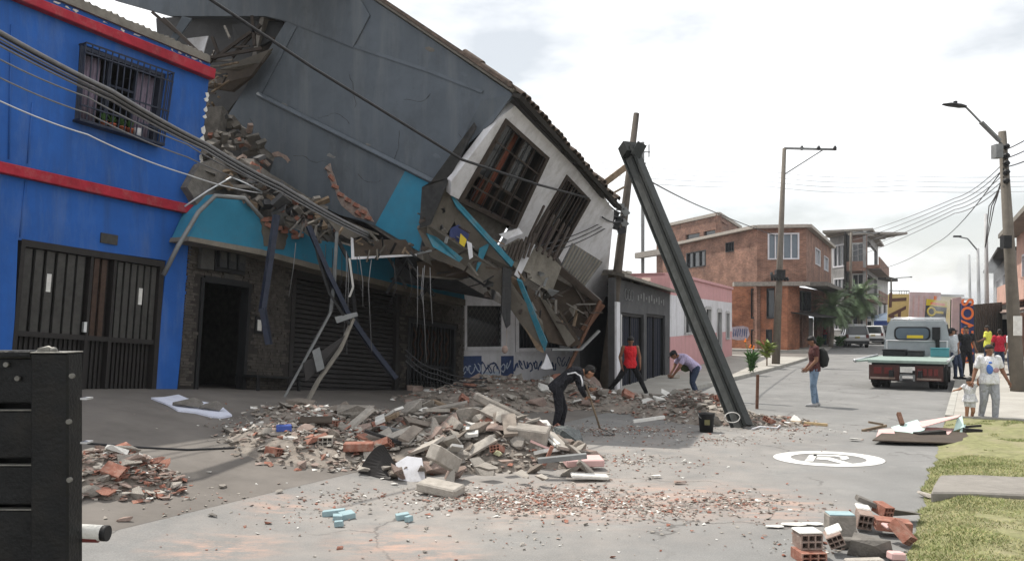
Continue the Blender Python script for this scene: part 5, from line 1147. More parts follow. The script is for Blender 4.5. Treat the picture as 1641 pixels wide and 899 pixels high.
# leaning utility pole at the wreck
bp = at(966, 622, 23.4); bp.z = gz(bp.x, bp.y); tp = at(1020, 182, 23.6)
t = pole(bp, tp, .17, .085, 'leaning_utility_pole', 'weathered utility pole leaning beside the white wall of the wreck', m_wpole)
for i, (x, y) in enumerate(((992, 332), (1000, 340), (984, 345), (990, 352), (998, 358), (986, 362), (994, 370))): one('cable_fitting', random.choice((m_steel, m_zinc, m_wire)), t, lambda b: b.box(at(x+2, y, 23.1), (.22, .16, .18), Matrix.Rotation(i, 3, 'Y')))
one('strut', m_wood, t, lambda b: b.beam(at(958, 302, 22.8), at(1003, 268, 23.0), .17, .17)); one('strut', m_wood, t, lambda b: b.beam(at(968, 318, 22.6), at(1000, 300, 22.8), .12, .05)); one('junction_box', m_steel, t, lambda b: b.box(at(979, 352, 22.9), (.2, .15, .42), Matrix.Rotation(.3, 3, 'Y')))
# great dark beam standing on its end against the wreck
A_ = gp(1190, 686); A_.z += .0; Bt = at(1006, 236, 19.6)
fb = thing('leaning_beam', 'long dark flanged beam propped from the road up to the roof corner', 'beam', A_)
D_ = (Bt - A_).normalized(); vw = (CAM - (A_+Bt)/2).normalized(); S_ = D_.cross(vw).normalized()
if S_.x < 0: S_ = -S_
W_ = S_.cross(D_).normalized()
if W_.dot(vw) < 0: W_ = -W_
rz = Matrix.Rotation(R(-28), 3, D_); S_, W_ = rz @ S_, rz @ W_
def bm_box(b, s0, s1, w0, w1, e0=0.0, e1=0.0, k=1.08):
    r = []
    for P_, kk, e in ((A_, 1.0, e0), (Bt, k, e1)):
        r += [P_ + S_*s0*kk + W_*w0*kk + D_*e, P_ + S_*s1*kk + W_*w0*kk + D_*e, P_ + S_*s1*kk + W_*w1*kk + D_*e, P_ + S_*s0*kk + W_*w1*kk + D_*e]
    b.hexa(r)
one('flange', m_beamd, fb, lambda b: bm_box(b, -.175, -.145, -.125, .125)); one('flange', m_beamd, fb, lambda b: bm_box(b, .11, .175, -.125, .125, .0, -.1))
one('web', m_beaml, fb, lambda b: bm_box(b, -.145, .11, -.04, .04, .02, -.3)); one('stiffener', m_beamd, fb, lambda b: bm_box(b, .02, .07, .04, .09, .02, -.4))
one('cap_lump', m_beamd, fb, lambda b: b.box(Bt - D_*.10, (.38, .27, .30), D_.to_track_quat('Z', 'Y').to_matrix()))
one('cap_lump', m_beamd, fb, lambda b: b.box(Bt + S_*.22 - D_*.3, (.24, .24, .34), Matrix.Rotation(.5, 3, 'Y')))
b = MB(); c = A_ + W_*.30 + D_*.10; b.tube([c + V((.15*math.cos(a_), 0, .10+.10*math.sin(a_))) for a_ in [i*2*math.pi/18 for i in range(19)]], .009, 6); tag(b.build('white_hoop', m_plast), 'white plastic hoop lying against the foot of the leaning beam', 'hoop')
# cables
def cable(pts, r, mat, label, sag=0.0, group=None):
    P_ = [at(*p) for p in pts]; o = []
    for i in range(len(P_)-1):
        for k in range(10):
            f = k/10; p = P_[i].lerp(P_[i+1], f); p.z -= sag*4*f*(1-f); o.append(p)
    o.append(P_[-1]); b = MB(); b.tube(o, r, 6); return tag(b.build('cable', mat), label, 'cable', group)
cable([(300, -25, 12.2), (500, 108, 13.6), (740, 256, 15.4), (862, 296, 17.5), (975, 326, 22.6)], .026, m_wire, 'thick black cable crossing the grey tipped wall to the leaning pole', .0)
for k in range(5):
    cable([(-40, 28+k*6, 10.6+.05*k), (180, 146+k*4, 12.0+.04*k), (330, 230+k*3, 13.8), (450, 296+k*3, 15.4), (590, 374+k*2, 17.0)], .016 if k else .03, m_wireg if k % 2 == 0 else m_wire, ['top', 'second', 'middle', 'fourth', 'lowest'][k] + ' cable of the bundle slanting across the blue house', .03, 'bundled cables over the blue house')
for k, (y0, lab, mt_) in enumerate(((94, 'single grey cable below the bundle across the blue house', m_wireg), (124, 'second single cable below the bundle across the blue house', m_wireg), (162, 'lowest pale cable across the blue house wall', m_alu))):
    cable([(-30, y0-14, 11.2), (140, y0+62-k*4, 12.4), (300, y0+138-k*10, 13.9), (420, y0+200-k*26, 15.2)], .013, mt_, lab, .04)
cable([(1020, 268, 23.5), (1048, 294, 26), (1140, 338, 38), (1250, 380, 50)], .022, m_wire, 'cable running from the leaning beam top towards the brick building', .05)
for k in range(4): cable([(965, 300+k*16, 21.8), (1000, 338+k*5, 23.2)], .02, m_wire, 'short cable from the wreck wall to the leaning pole', .1, 'short cables at the leaning pole')
for k in range(3): cable([(700+k*20, 438+k*12, 18), (860, 395+k*8, 19), (985, 345+k*6, 23)], .014, m_wire, 'slack cable sweeping over the tipped front wall to the leaning pole', .1, 'slack cables over the front wall')
for k in range(5): cable([(1608, 262+k*9, 22.9), (1530, 318+k*6, 32), (1366, 376+k*9, 66)], .014, m_wireg, ['uppermost', 'second', 'middle', 'fourth', 'lowest'][k] + ' of the cables fanning left from the lamp pole', .15, 'cables fanning from the lamp pole')
for k in range(3): cable([(1608, 272+k*6, 22.9), (1593-k*4, 330, 30), (1578, 400, 50)], .018, m_wire, 'cable dropping steeply from the lamp pole to the far poles', .1, 'cables between lamp pole and far poles')
cable([(1608, 270, 22.9), (1500, 390, 45), (1400, 432, 66)], .016, m_wire, 'long slack cable from the lamp pole to the apartment block', .3)
for k in range(3): cable([(1612, 240+k*14, 22.9), (1680, 200+k*20, 19)], .016, m_wire, 'cable leaving the lamp pole past the right edge', .05, 'cables leaving right')
for k in range(4): cable([(940, 258+k*9, 60), (1240, 276+k*8, 60), (1440, 282+k*8, 62), (1760, 276+k*8, 64)], .013, m_wireg, ['highest', 'second highest', 'third highest', 'lowest'][k] + ' of the thin distant cables against the sky', .25, 'high distant cables')
for k in range(3): cable([(650, 560+k*9, 17.3), (700, 592+k*8, 17.5), (780, 606+k*6, 18.6)], .015, m_wire, 'loose dark cable lying before the barred door', .08, 'loose cables before the barred door')
b = MB(); b.tube([gp(x, y, .015) for x, y in ((140, 712), (220, 718), (300, 722), (380, 719), (430, 712), (480, 716))], .014, 6); tag(b.build('ground_cable', m_wire), 'black cable lying across the pavement apron', 'cable')

# ---------------------------------------------------------------- vehicles (built in local axes: X right, Y forward)
random.seed(51)
def lone(name, mat, parent, fn):
    b = MB(); fn(b); return b.build(name, mat, parent, local=True)
def wheel(parent, x, y, r, w_, rimm=m_zinc):
    o = bpy.data.objects.new('wheel', None)
    b = MB(); b.smooth = True
    prof = [(-w_/2, r*.62), (-w_/2, r*.92), (-w_/2*.8, r), (w_/2*.8, r), (w_/2, r*.92), (w_/2, r*.62)]; n = 24
    for (px_, rr) in prof:
        for k in range(n): a = 2*math.pi*k/n; b.v.append(V((x+px_, y+rr*math.cos(a), r+rr*math.sin(a))))
    for i in range(len(prof)-1):
        for k in range(n): j = (k+1) % n; b.face((i*n+k, i*n+j, (i+1)*n+j, (i+1)*n+k))
    t_ = b.build('wheel', m_tyre, parent, local=True)
    lone('rim', rimm, t_, lambda b: [b.tube([(x-w_*.38, y, r), (x+w_*.38, y, r)], r*.62, 16), b.tube([(x-w_*.46, y, r), (x+w_*.46, y, r)], r*.2, 8)])
    return t_
hd = math.atan2(-U.x, U.y)
# flatbed lorry
rear = gp(1452, 625); tr = thing('flatbed_lorry', 'grey cab flatbed lorry with pale green deck seen from behind', 'lorry', rear, hd - R(1.5))
lone('chassis', m_black, tr, lambda b: [b.box((-.4, 2.4, .5), (.12, 5.2, .2)), b.box((.4, 2.4, .5), (.12, 5.2, .2)), b.box((0, .3, .5), (1.7, .15, .16))])
bev(lone('deck', m_deck, tr, lambda b: b.box((.02, 1.75, .86), (2.2, 3.5, .09))), .01)
lone('deck_underframe', m_black, tr, lambda b: [b.box((.02, 1.75, .76), (2.0, 3.3, .1))])
lone('side_flap', m_deck, tr, lambda b: b.prism([(-1.10, .0, .90), (-1.10, 3.3, .90), (-1.20, 3.3, .88), (-1.48, .02, .86)], (0, 0, -.05)))
lone('deck_rail', m_alu, tr, lambda b: [b.tube([(-1.48, 0, .87), (-1.2, 3.3, .92)], .035, 6), b.tube([(1.12, 0, .91), (1.12, 3.5, .93)], .04, 6), b.tube([(-1.48, 0, .87), (-1.42, -.02, .86)], .06, 6)])
rp_ = lone('rear_board', m_dredp, tr, lambda b: b.box((-.62, .06, .52), (.86, .05, .46))); rp2_ = lone('rear_board', m_dredp, tr, lambda b: b.box((.62, .06, .52), (.76, .05, .46)))
lone('lamp_bar', m_brickd, rp_, lambda b: b.box((-.66, .02, .35), (.7, .03, .06))); lone('lamp_bar', m_brickd, rp2_, lambda b: b.box((.62, .02, .35), (.66, .03, .06)))
for i in range(4): lone('tail_lamp', m_redl, rp2_, lambda b: b.box((.36+.15*i, .02, .56), (.11, .03, .2)))
for i in range(2): lone('tail_lamp', m_redl, rp_, lambda b: b.box((-.5-.3*i, .02, .58), (.22, .03, .2)))
lone('number_plate', m_plast, tr, lambda b: b.box((.0, .03, .62), (.34, .03, .18))); lone('tow_bracket', m_zinc, tr, lambda b: [b.box((-.14, .0, .38), (.06, .08, .2)), b.box((.22, .0, .38), (.06, .08, .2)), b.box((.04, .02, .46), (.36, .04, .05))]); lone('mudflap', m_black, tr, lambda b: [b.box((-.86, .75, .35), (.45, .03, .4)), b.box((.86, .75, .35), (.45, .03, .4))])
for x in (-.95, -.68, .68, .95): wheel(tr, x, 1.05, .38, .24)
for x in (-.85, .85): wheel(tr, x, 4.3, .38, .26)
# cab with rounded shoulders, rear window, mirrors
def sec(y, zl, zr, hw, hwr): return [(-hw, y, zl), (-hw, y, zl+(zr-zl)*.45), (-hw*.985, y, zl+(zr-zl)*.55), (-hwr-.06, y, zr-.10), (-hwr, y, zr), (hwr, y, zr), (hwr+.06, y, zr-.10), (hw*.985, y, zl+(zr-zl)*.55), (hw, y, zl+(zr-zl)*.45), (hw, y, zl)]
def skin_secs(b, secs):
    n = len(secs[0])
    for s_ in secs: b.v += [V(p) for p in s_]
    for i in range(len(secs)-1):
        for k in range(n): j = (k+1) % n; b.face((i*n+k, (i+1)*n+k, (i+1)*n+j, i*n+j))
    b.face(range(n-1, -1, -1)); b.face([(len(secs)-1)*n+k for k in range(n)])
cb = lone('cab', m_cabg, tr, lambda b: skin_secs(b, [sec(3.62, .62, 2.06, .97, .80), sec(4.7, .55, 2.12, .99, .82), sec(5.15, .5, 2.02, .97, .78), sec(5.5, .5, 1.25, .95, .85)]))
bev(cb, .05, 3)
def rrect(x0, x1, z0, z1, y, r, n=5):
    o = []
    for cx_, cz, a0 in ((x1-r, z1-r, 0), (x0+r, z1-r, 90), (x0+r, z0+r, 180), (x1-r, z0+r, 270)):
        for k in range(n+1): a = R(a0+90*k/n); o.append((cx_+r*math.cos(a), y, cz+r*math.sin(a)))
    return o
lone('window_seal', m_black, cb, lambda b: b.prism(rrect(-.70, .42, 1.44, 1.90, 3.615, .16), (0, -.02, 0))); lone('rear_window', m_glassl, cb, lambda b: b.prism(rrect(-.65, .37, 1.48, 1.86, 3.594, .14), (0, -.012, 0)))
lone('dashboard_card', m_yelb, cb, lambda b: [b.box((-.05, 3.575, 1.56), (.5, .01, .1))]); lone('exhaust_stack', m_black, cb, lambda b: [b.box((.60, 3.52, 1.68), (.24, .12, .42)), b.box((.64, 3.54, 1.2), (.12, .08, .6))])
lone('side_window', m_cargl, cb, lambda b: [b.prism([(s_*.965, 3.9, 1.36), (s_*.975, 4.7, 1.36), (s_*.87, 4.65, 1.98), (s_*.86, 3.95, 1.96)], (s_*.02, 0, 0)) for s_ in (-1, 1)])
lone('roof_rack', m_alu, tr, lambda b: [b.tube([(-.8, 3.75, 2.16), (.8, 3.75, 2.16)], .03, 6), b.tube([(-.8, 4.6, 2.2), (.8, 4.6, 2.2)], .03, 6)] + [b.box((x, 3.75, 2.12), (.06, .06, .12)) for x in (-.8, -.25, .25, .8)] + [b.box((x, 4.6, 2.14), (.06, .06, .12)) for x in (-.8, .8)])
lone('headboard_rail', m_alu, tr, lambda b: [b.tube([(-.95, 3.55, 1.42), (.95, 3.55, 1.42)], .022, 6)] + [b.beam((x, 3.55, .9), (x, 3.55, 1.42), .05, .05) for x in (-.93, .93)]); lone('mirror', m_black, tr, lambda b: [b.box((s_*1.1, 5.0, 1.6), (.08, .12, .34)) for s_ in (-1, 1)])
mtx = Matrix.Translation(rear) @ Matrix.Rotation(hd - R(1.5), 4, 'Z')
def on_deck(name, mat, x, y, size, label):
    p = mtx @ V((x, y, .906)); t = thing(name, label, 'box', p, hd - R(1.5))
    bev(lone('body', mat, t, lambda b: b.box((0, 0, size[2]/2), size)), .02); lone('lid', mat, t, lambda b: b.box((0, 0, size[2]+.015), (size[0]*1.04, size[1]*1.04, .03))); return t
on_deck('black_tool_box', m_black, -.62, 3.05, (.72, .5, .2), 'black tool box at the left of the lorry deck'); on_deck('grey_tool_box', m_steel, .02, 3.08, (.5, .5, .17), 'dark grey tool box in the middle of the lorry deck'); on_deck('teal_box', m_tealbx, .74, 3.05, (.54, .4, .27), 'teal plastic box at the right of the lorry deck')
# cars
def car(loc, rz, paint, label, L_=4.5, Wd=1.78, H_=1.7, rails=False):
    t = thing('parked_car', label, 'car', loc, rz, 'cars parked down the street'); w2 = Wd/2
    lowp = [(0, .35), (.02, .8), (.1, .95), (L_*.7, .98), (L_*.96, .82), (L_, .6), (L_-.03, .3)]
    def cs(y, z0, z1, hw, hr): return [(-hw*.95, y, z0), (-hw, y, z0+.2), (-hw, y, z1-.06), (-hr, y, z1), (hr, y, z1), (hw, y, z1-.06), (hw, y, z0+.2), (hw*.95, y, z0)]
    bd = lone('body', paint, t, lambda b: skin_secs(b, [cs(0, .38, .80, w2*.93, w2*.86), cs(.12, .28, .98, w2*.98, w2*.9), cs(L_*.5, .26, 1.0, w2, w2*.92), cs(L_*.74, .26, .98, w2, w2*.9), cs(L_*.95, .3, .82, w2*.95, w2*.8), cs(L_, .38, .66, w2*.85, w2*.7)])); bev(bd, .04, 2)
    gz_ = [(.16, 1.0, .0), (.34, H_-.06, .0), (.5, H_, 0), (L_*.5, H_, 0), (L_*.7, 1.0, 0)]
    def gs(y, z0, z1, hr): return [(-w2*.9, y, z0), (-hr, y, z1), (hr, y, z1), (w2*.9, y, z0)]
    lone('cabin', m_cargl, t, lambda b: skin_secs(b, [gs(.10, .97, 1.0, w2*.9), gs(.30, .97, H_-.08, w2*.74), gs(L_*.48, .97, H_-.06, w2*.76), gs(L_*.70, .95, .99, w2*.88)]))
    bev(lone('roof', paint, t, lambda b: b.prism([(-w2*.75, .28, H_-.09), (w2*.75, .28, H_-.09), (w2*.77, L_*.5, H_-.07), (-w2*.77, L_*.5, H_-.07)], (0, 0, .07))), .025, 2)
    lone('pillar', paint, t, lambda b: [b.beam((s_*w2*.89, .10, .98), (s_*w2*.745, .30, H_-.05), .11, .07) for s_ in (-1, 1)] + [b.beam((s_*w2*.91, 1.6, .98), (s_*w2*.765, 1.55, H_-.05), .07, .05) for s_ in (-1, 1)] + [b.beam((s_*w2*.90, L_*.70, .98), (s_*w2*.77, L_*.5, H_-.05), .07, .05) for s_ in (-1, 1)])
    for s_ in (-1, 1): lone('tail_lamp', m_redl, t, lambda b: b.box((s_*w2*.80, .04, .86), (.2, .1, .26)))
    lone('number_plate', m_yelb, t, lambda b: b.box((0, .03, .78), (.36, .06, .14))); lone('bumper', m_steel, t, lambda b: b.box((0, .0, .42), (Wd*.94, .16, .2)))
    if rails: lone('roof_rail', m_carw, t, lambda b: [b.tube([(s_*w2*.7, .35, H_+.04), (s_*w2*.7, L_*.48, H_+.04)], .03, 6) for s_ in (-1, 1)] + [b.tube([(-w2*.7, y, H_+.05), (w2*.7, y, H_+.05)], .025, 6) for y in (.6, 1.8)])
    for x in (-w2*.86, w2*.86):
        for y in (.85, L_-.85): wheel(t, x, y, .33, .22)
    return t
h2 = math.atan2(-.43, .90)
car(gp(1374, 557), h2 + R(10), m_silver, 'silver estate car parked on the left with white roof rails', rails=True)
car(gp(1399, 552), h2, m_carw, 'white car parked just beyond the silver one', H_=1.6)
car(gp(1413, 549.5), h2, m_dgrey, 'dark car beyond the white one, before the canopy', H_=1.6)
t = thing('white_van', 'white van roof showing behind the silver estate car', 'van', V((at(1384, HOR, 82).x, 82, 0)), h2)
bev(lone('body', m_carw, t, lambda b: b.prism([(-.95, 0, .35), (.95, 0, .35), (.98, 0, 1.3), (.88, 0, 2.25), (-.88, 0, 2.25), (-.98, 0, 1.3)], (0, 4.6, 0))), .08, 2); lone('rear_window', m_cargl, t, lambda b: b.box((0, -.01, 1.65), (1.4, .03, .6)))
for x in (-.85, .85):
    for y in (.8, 3.7): wheel(t, x, y, .34, .22)
# canopy tent
c = V((at(1424, HOR, 84).x, 84, 0)); t = thing('canopy_tent', 'pale blue pointed canopy tent beyond the parked cars', 'tent', c)
lone('canopy', m_canopy, t, lambda b: [b.poly([(x0, y0, 2.0), (x1, y1, 2.0), (.3, 0, 3.05)]) for (x0, y0, x1, y1) in ((-2.6, -2, 2.6, -2), (2.6, -2, 2.6, 2), (2.6, 2, -2.6, 2), (-2.6, 2, -2.6, -2))])
lone('valance', m_canopd, t, lambda b: [b.box((0, -2, 1.78), (5.2, .03, .5)), b.box((-2.6, 0, 1.78), (.03, 4, .5)), b.box((2.6, 0, 1.78), (.03, 4, .5))])
for x in (-2.55, 2.55):
    for y in (-1.95, 1.95): lone('leg', m_alu, t, lambda b: b.beam((x, y, 0), (x, y, 1.8), .06, .06))

# ---------------------------------------------------------------- stake-bed lorry at the left edge
sx0 = at(133, HOR, 3.52).x; fz = 2.01
st = thing('stake_lorry', 'black plank side of a stake bed lorry filling the lower left corner', 'lorry', (sx0-.6, 3.4, 0))
def wbox(name, mat, x0, x1, y0, y1, z0, z1, bv=.006):
    o = one(name, mat, st, lambda b: b.box(((x0+x1)/2, (y0+y1)/2, (z0+z1)/2), (x1-x0, y1-y0, z1-z0))); return bev(o, bv)
pz = lambda py: HC + (HOR-py)*3.4/FPX
m_stake = M('black stake side', (0.007, 0.0075, 0.008), 0.5, 0.5, 9, 0.3, metal=0.0, grime=0.6, gcol=(0.02, 0.018, 0.015), gscale=5, spec=0.2)
wbox('dark_backing', m_stake, sx0-2.6, sx0-.17, 3.545, 3.57, .8, HC + (HOR-580)*3.4/FPX)  # black sheet added behind the planks to stand in for shade in the gaps
m_edge = M('pale edge metal', (0.16, 0.155, 0.14), 0.5, 0.4, 20, 0.2, metal=0.3)  # paler than the planks; also on cap, latch and bolts
post = wbox('corner_post', m_stake, sx0-.158, sx0, 3.40, 3.52, .75, pz(566), .008)
wbox('post_cap', m_edge, sx0-.160, sx0+.002, 3.398, 3.522, pz(566), pz(564), .003)
for y0, y1 in ((574, 648), (660, 737), (749, 812), (821, 905), (915, 990)):
    wbox('side_plank', m_stake, sx0-2.6, sx0-.159, 3.44, 3.48, pz(y1), pz(y0)); wbox('pale_edge', m_edge, sx0-2.6, sx0-.16, 3.437, 3.478, pz(y0), pz(y0)+.005, .001)  # each plank has a thin paler strip along its top
wbox('top_rail', m_stake, sx0-2.6, sx0-.16, 3.41, 3.50, pz(573), pz(562), .006)
for x in (-.42, -1.3): wbox('upright', m_stake, sx0+x-.05, sx0+x+.05, 3.481, 3.54, .75, pz(575))
lt = one('latch', m_edge, st, lambda b: [b.tube([at(56, 568, 3.42), at(66, 560, 3.42), at(78, 557, 3.42), at(90, 563, 3.42), at(96, 568, 3.42)], .009, 6), b.box(at(74, 563, 3.43), (.05, .04, .03)), b.ball(at(86, 562, 3.42), .016)])
for (x, y) in ((117, 602), (112, 675), (113, 768), (30, 606), (12, 584), (62, 592), (60, 623)):
    on = 3.398 if x > 100 else 3.436
    one('bolt', m_edge, st, lambda b: b.tube([at(x, y, on), at(x, y, on) - V((0, .014, 0))], .011, 8))
one('bed_floor', m_wood, st, lambda b: b.prism([(sx0-.02, 3.53, .84), (sx0-1.55, 6.0, .84), (sx0-3.6, 6.0, .84), (sx0-2.6, 3.53, .84)], (0, 0, -.06))); one('chassis', m_steel, st, lambda b: b.prism([(sx0-.4, 3.7, .77), (sx0-1.5, 5.4, .77), (sx0-3.2, 5.4, .77), (sx0-2.5, 3.7, .77)], (0, 0, -.3)))
for x in (-.95, -1.9): one('wheel', m_tyre, st, lambda b: b.tube([(sx0+x, 3.75, .42), (sx0+x, 4.0, .42)], .42, 20))
pp = at(133, 852, 3.55); b = MB(); b.tube([pp - V((.4, 0, -.02)), pp + V((.095, 0, -.005))], .034, 14); b.build('lamp_tube', m_plast, st); one('lamp_stripe', m_redl, st, lambda b: b.tube([pp - V((.4, .002, .012)), pp + V((.07, -.002, -.022))], .024, 10)); one('lamp_tube_end', m_black, st, lambda b: b.tube([pp + V((.085, 0, -.005)), pp + V((.110, 0, -.006))], .0345, 14))
one('bracket', m_alu, st, lambda b: [b.box(at(139, 638, 3.46), (.03, .05, .008)), b.box(at(139, 708, 3.46), (.03, .05, .008))])

# ---------------------------------------------------------------- people: one continuous remeshed body each, clothes as children
random.seed(61)
def remesh(b, vox, smooth=4):
    me = bpy.data.meshes.new('tmp'); me.from_pydata(b.v, [], b.f); o = bpy.data.objects.new('tmp', me); C.objects.link(o)
    m = o.modifiers.new('r', 'REMESH'); m.mode = 'VOXEL'; m.voxel_size = vox; m.use_smooth_shade = True
    s_ = o.modifiers.new('s', 'SMOOTH'); s_.factor = .5; s_.iterations = smooth
    dg = bpy.context.evaluated_depsgraph_get(); r = bpy.data.meshes.new_from_object(o.evaluated_get(dg)); bpy.data.objects.remove(o); return r
m_skin = {}
def skinm(k): 
    c = {'tan': (.30, .155, .095), 'brown': (.20, .10, .062), 'dark': (.13, .066, .042)}[k]; return M('skin ' + k, c, .55, .12, 6, 0.0)
m_hair = M('black hair', (.012, .010, .009), .6, .3, 30, .3); m_sole = M('shoe sole', (.35, .34, .33), .7, .1, 8, 0)
m_eye = M('eye', (.02, .015, .012), .2, .1, 8, 0); m_lip = M('lip', (.22, .075, .06), .5, .1, 8, 0)
def capsule(b, a, c, r0, r1, seg=10):
    a, c = V(a), V(c); d = (c-a); L_ = d.length; d = d/L_; s_ = d.orthogonal(); secs = []
    for k in range(4): f = math.sin(R(8+k*27)); g = math.cos(R(8+k*27)); secs.append((a - d*r0*g, r0*f, r0*f, s_))
    secs.append((a, r0, r0, s_)); secs.append((c, r1, r1, s_))
    for k in range(3, -1, -1): f = math.sin(R(8+k*27)); g = math.cos(R(8+k*27)); secs.append((c + d*r1*g, r1*f, r1*f, s_))
    b.loft(secs, seg)
STAND = dict(pel=(0, 0, .95), wst=(0, 0, 1.10), chs=(0, .01, 1.30), nck=(0, 0, 1.47), hed=(0, .02, 1.60), look=(0, 1, -.05),
    sl=(-.185, 0, 1.42), el=(-.235, -.03, 1.15), wl=(-.25, .05, .90), sr=(.185, 0, 1.42), er=(.235, -.03, 1.15), wr=(.25, .05, .90),
    hl=(-.09, 0, .92), kl=(-.10, .03, .50), al=(-.11, -.02, .08), hr=(.09, 0, .92), kr=(.10, .03, .50), ar=(.11, -.02, .08), fl=(0, 1, 0), fr=(0, 1, 0))
def person(label, loc, rz, H_, pose, skin, shirt, pants, shoes, sleeve=.55, leg=.97, hair='short', vox=.0125, fat=1.0, tank=False, dress=False, cap=None, hand=True, group=None, head=1.0):
    p = dict(STAND); p.update(pose); J = {k: V(v_) for k, v_ in p.items()}; k_ = H_/1.72
    t = thing('person', label, 'person', loc, rz, group)
    sk = skinm(skin); sx = (J['sr']-J['sl']).normalized(); hx = (J['hr']-J['hl']).normalized(); F = fat
    look = J['look'].normalized(); hs = head
    def torso(b, g=0.0, top=True, bottom=True):
        secs = []
        pel, wst, chs, nck = J['pel'], J['wst'], J['chs'], J['nck']
        if bottom: secs += [(pel - (wst-pel)*.75, .09*F+g, .075*F+g, hx), (pel - (wst-pel)*.4, .155*F+g, .105*F+g, hx), (pel, .168*F+g, .118*F+g, hx)]
        secs += [(pel.lerp(wst, .6), .150*F+g, .108*F+g, hx)] if bottom else [(pel.lerp(wst, -.6), .178*F+g, .130*F+g, hx), (pel.lerp(wst, 0), .180*F+g, .132*F+g, hx), (pel.lerp(wst, .5), .166*F+g, .122*F+g, hx)]
        secs += [(wst, .142*F+g, .104*F+g, sx), (wst.lerp(chs, .55), .158*F+g, .116*F+g, sx), (chs, .172*F+g, .120*F+g, sx), (chs.lerp(nck, .45), .168*F+g, .105+g, sx), (chs.lerp(nck, .78), .105+g, .080+g, sx), (chs.lerp(nck, 1.0), .058+g, .056+g, sx)]
        b.loft(secs, 18)
    def arm(b, s_, g, frac):
        a, e, w_ = J['s'+s_], J['e'+s_], J['w'+s_]
        b.ball(a, .066+g)
        if frac <= .5: c = a.lerp(e, frac*2); capsule(b, a, c, .060*F**.5+g, .060*F**.5+(.046-.060)*frac*2+g*1.15)
        else:
            capsule(b, a, e, .060*F**.5+g, .046*F**.5+g); c = e.lerp(w_, (frac-.5)*2); capsule(b, e, c, .046*F**.5+g, .046+(.030-.046)*(frac-.5)*2+g)
    def legp(b, s_, g, frac):
        a, k, n = J['h'+s_], J['k'+s_], J['a'+s_]
        if frac <= .5: capsule(b, a, a.lerp(k, frac*2), .092*F+g, .092*F-.03*frac*2+g)
        else: capsule(b, a, k, .092*F+g, .062*F+g); capsule(b, k, k.lerp(n, (frac-.5)*2), .060*F+g, .060*F-.02*(frac-.5)*2+g)
    b = MB(); torso(b)
    for s_ in 'lr':
        arm(b, s_, 0, 1.0); legp(b, s_, 0, 1.0)
        fd = J['f'+s_].normalized(); an = J['a'+s_]
        capsule(b, an + V((0, 0, -.03)) - fd*.03, an + fd*.15 + V((0, 0, -.045)), .040, .030)
        d = (J['w'+s_]-J['e'+s_]).normalized(); pc = J['w'+s_] + d*.055
        b.ball(pc, .042, .024, .05, d.to_track_quat('Z', 'X').to_matrix())
    capsule(b, J['nck'] - (J['hed']-J['nck'])*.2, J['nck'].lerp(J['hed'], .7), .056, .052)
    up_ = V((0, 0, 1)); rx = look.cross(up_).normalized() if abs(look.z) < .95 else sx; uz = rx.cross(look).normalized(); hm = Matrix((rx, look, uz)).transposed(); hc = J['hed']
    b.ball(hc + uz*.02*hs, .077*hs, .095*hs, .092*hs, hm, 16, 12); b.ball(hc - uz*.055*hs + look*.018, .058*hs, .070*hs, .060*hs, hm); b.ball(hc + look*.095*hs - uz*.015, .013*hs, .018*hs, .024*hs, hm)
    for s_ in (-1, 1): b.ball(hc + rx*s_*.078*hs - uz*.01, .012, .022, .032, hm, 8, 6)
    me = remesh(b, vox, 3); me.materials.clear(); me.materials.append(sk)
    if hand:                                              # fingers: short bent chains rooted in the palm
        fb_ = MB(); fb_.smooth = True
        for s_ in 'lr':
            d = (J['w'+s_]-J['e'+s_]).normalized(); pc = J['w'+s_] + d*.07; sd_ = d.orthogonal().normalized() if abs(d.z) < .2 else V((0, 1, 0)); sd_ = (sd_ - d*sd_.dot(d)).normalized(); cu = d.cross(sd_)*( 1 if s_ == 'l' else -1)
            for i, (o_, ln) in enumerate(((-.030, .066), (-.010, .078), (.010, .074), (.028, .058))):
                q0 = pc + sd_*o_*-1; fb_.tube([q0, q0 + d*ln*.55 + cu*.008, q0 + d*ln + cu*.03], [.0095, .009, .007], 6)
            q0 = pc - d*.03 + sd_*.03; fb_.tube([q0, q0 + sd_*.028 + d*.02, q0 + sd_*.034 + d*.055], [.011, .010, .008], 6)
        bm = bmesh.new(); bm.from_mesh(me); m2 = fb_.data('f', sk); bm.from_mesh(m2); bm.to_mesh(me); bm.free()
        for pl in me.polygons: pl.use_smooth = True; pl.material_index = 0
    bo = mesh_obj('body', me, t); bo.scale = (k_,)*3
    def cloth(name, fn, mat, v_=vox, par=t):
        b = MB(); fn(b); m_ = remesh(b, v_, 5); m_.materials.clear(); m_.materials.append(mat); o = mesh_obj(name, m_, par); o.scale = (k_,)*3; return o
    def sh(b):
        torso(b, .014, bottom=False)
        if not tank:
            for s_ in 'lr': arm(b, s_, .014, sleeve)
        else:
            for s_ in 'lr': b.ball(J['s'+s_].lerp(J['chs'], .3) + V((0, 0, .03)), .06)
        if dress:
            b.loft([(J['wst'], .16*F, .13*F, hx), (J['pel'], .20*F, .17*F, hx), (J['pel']-V((0, 0, .16)), .24*F, .20*F, hx)], 16)
    top_ = cloth('dress' if dress else 'shirt', sh, shirt)
    if pants is not None:
        def pn(b):
            pel, wst = J['pel'], J['wst']; g = .012
            b.loft([(pel - (wst-pel)*.75, .09*F+g, .08*F+g, hx), (pel - (wst-pel)*.4, .155*F+g, .108*F+g, hx), (pel, .168*F+g, .12*F+g, hx), (pel.lerp(wst, .45), .152*F+g, .11*F+g, hx)], 18)
            for s_ in 'lr': legp(b, s_, .014, leg)
        cloth('trousers', pn, pants)
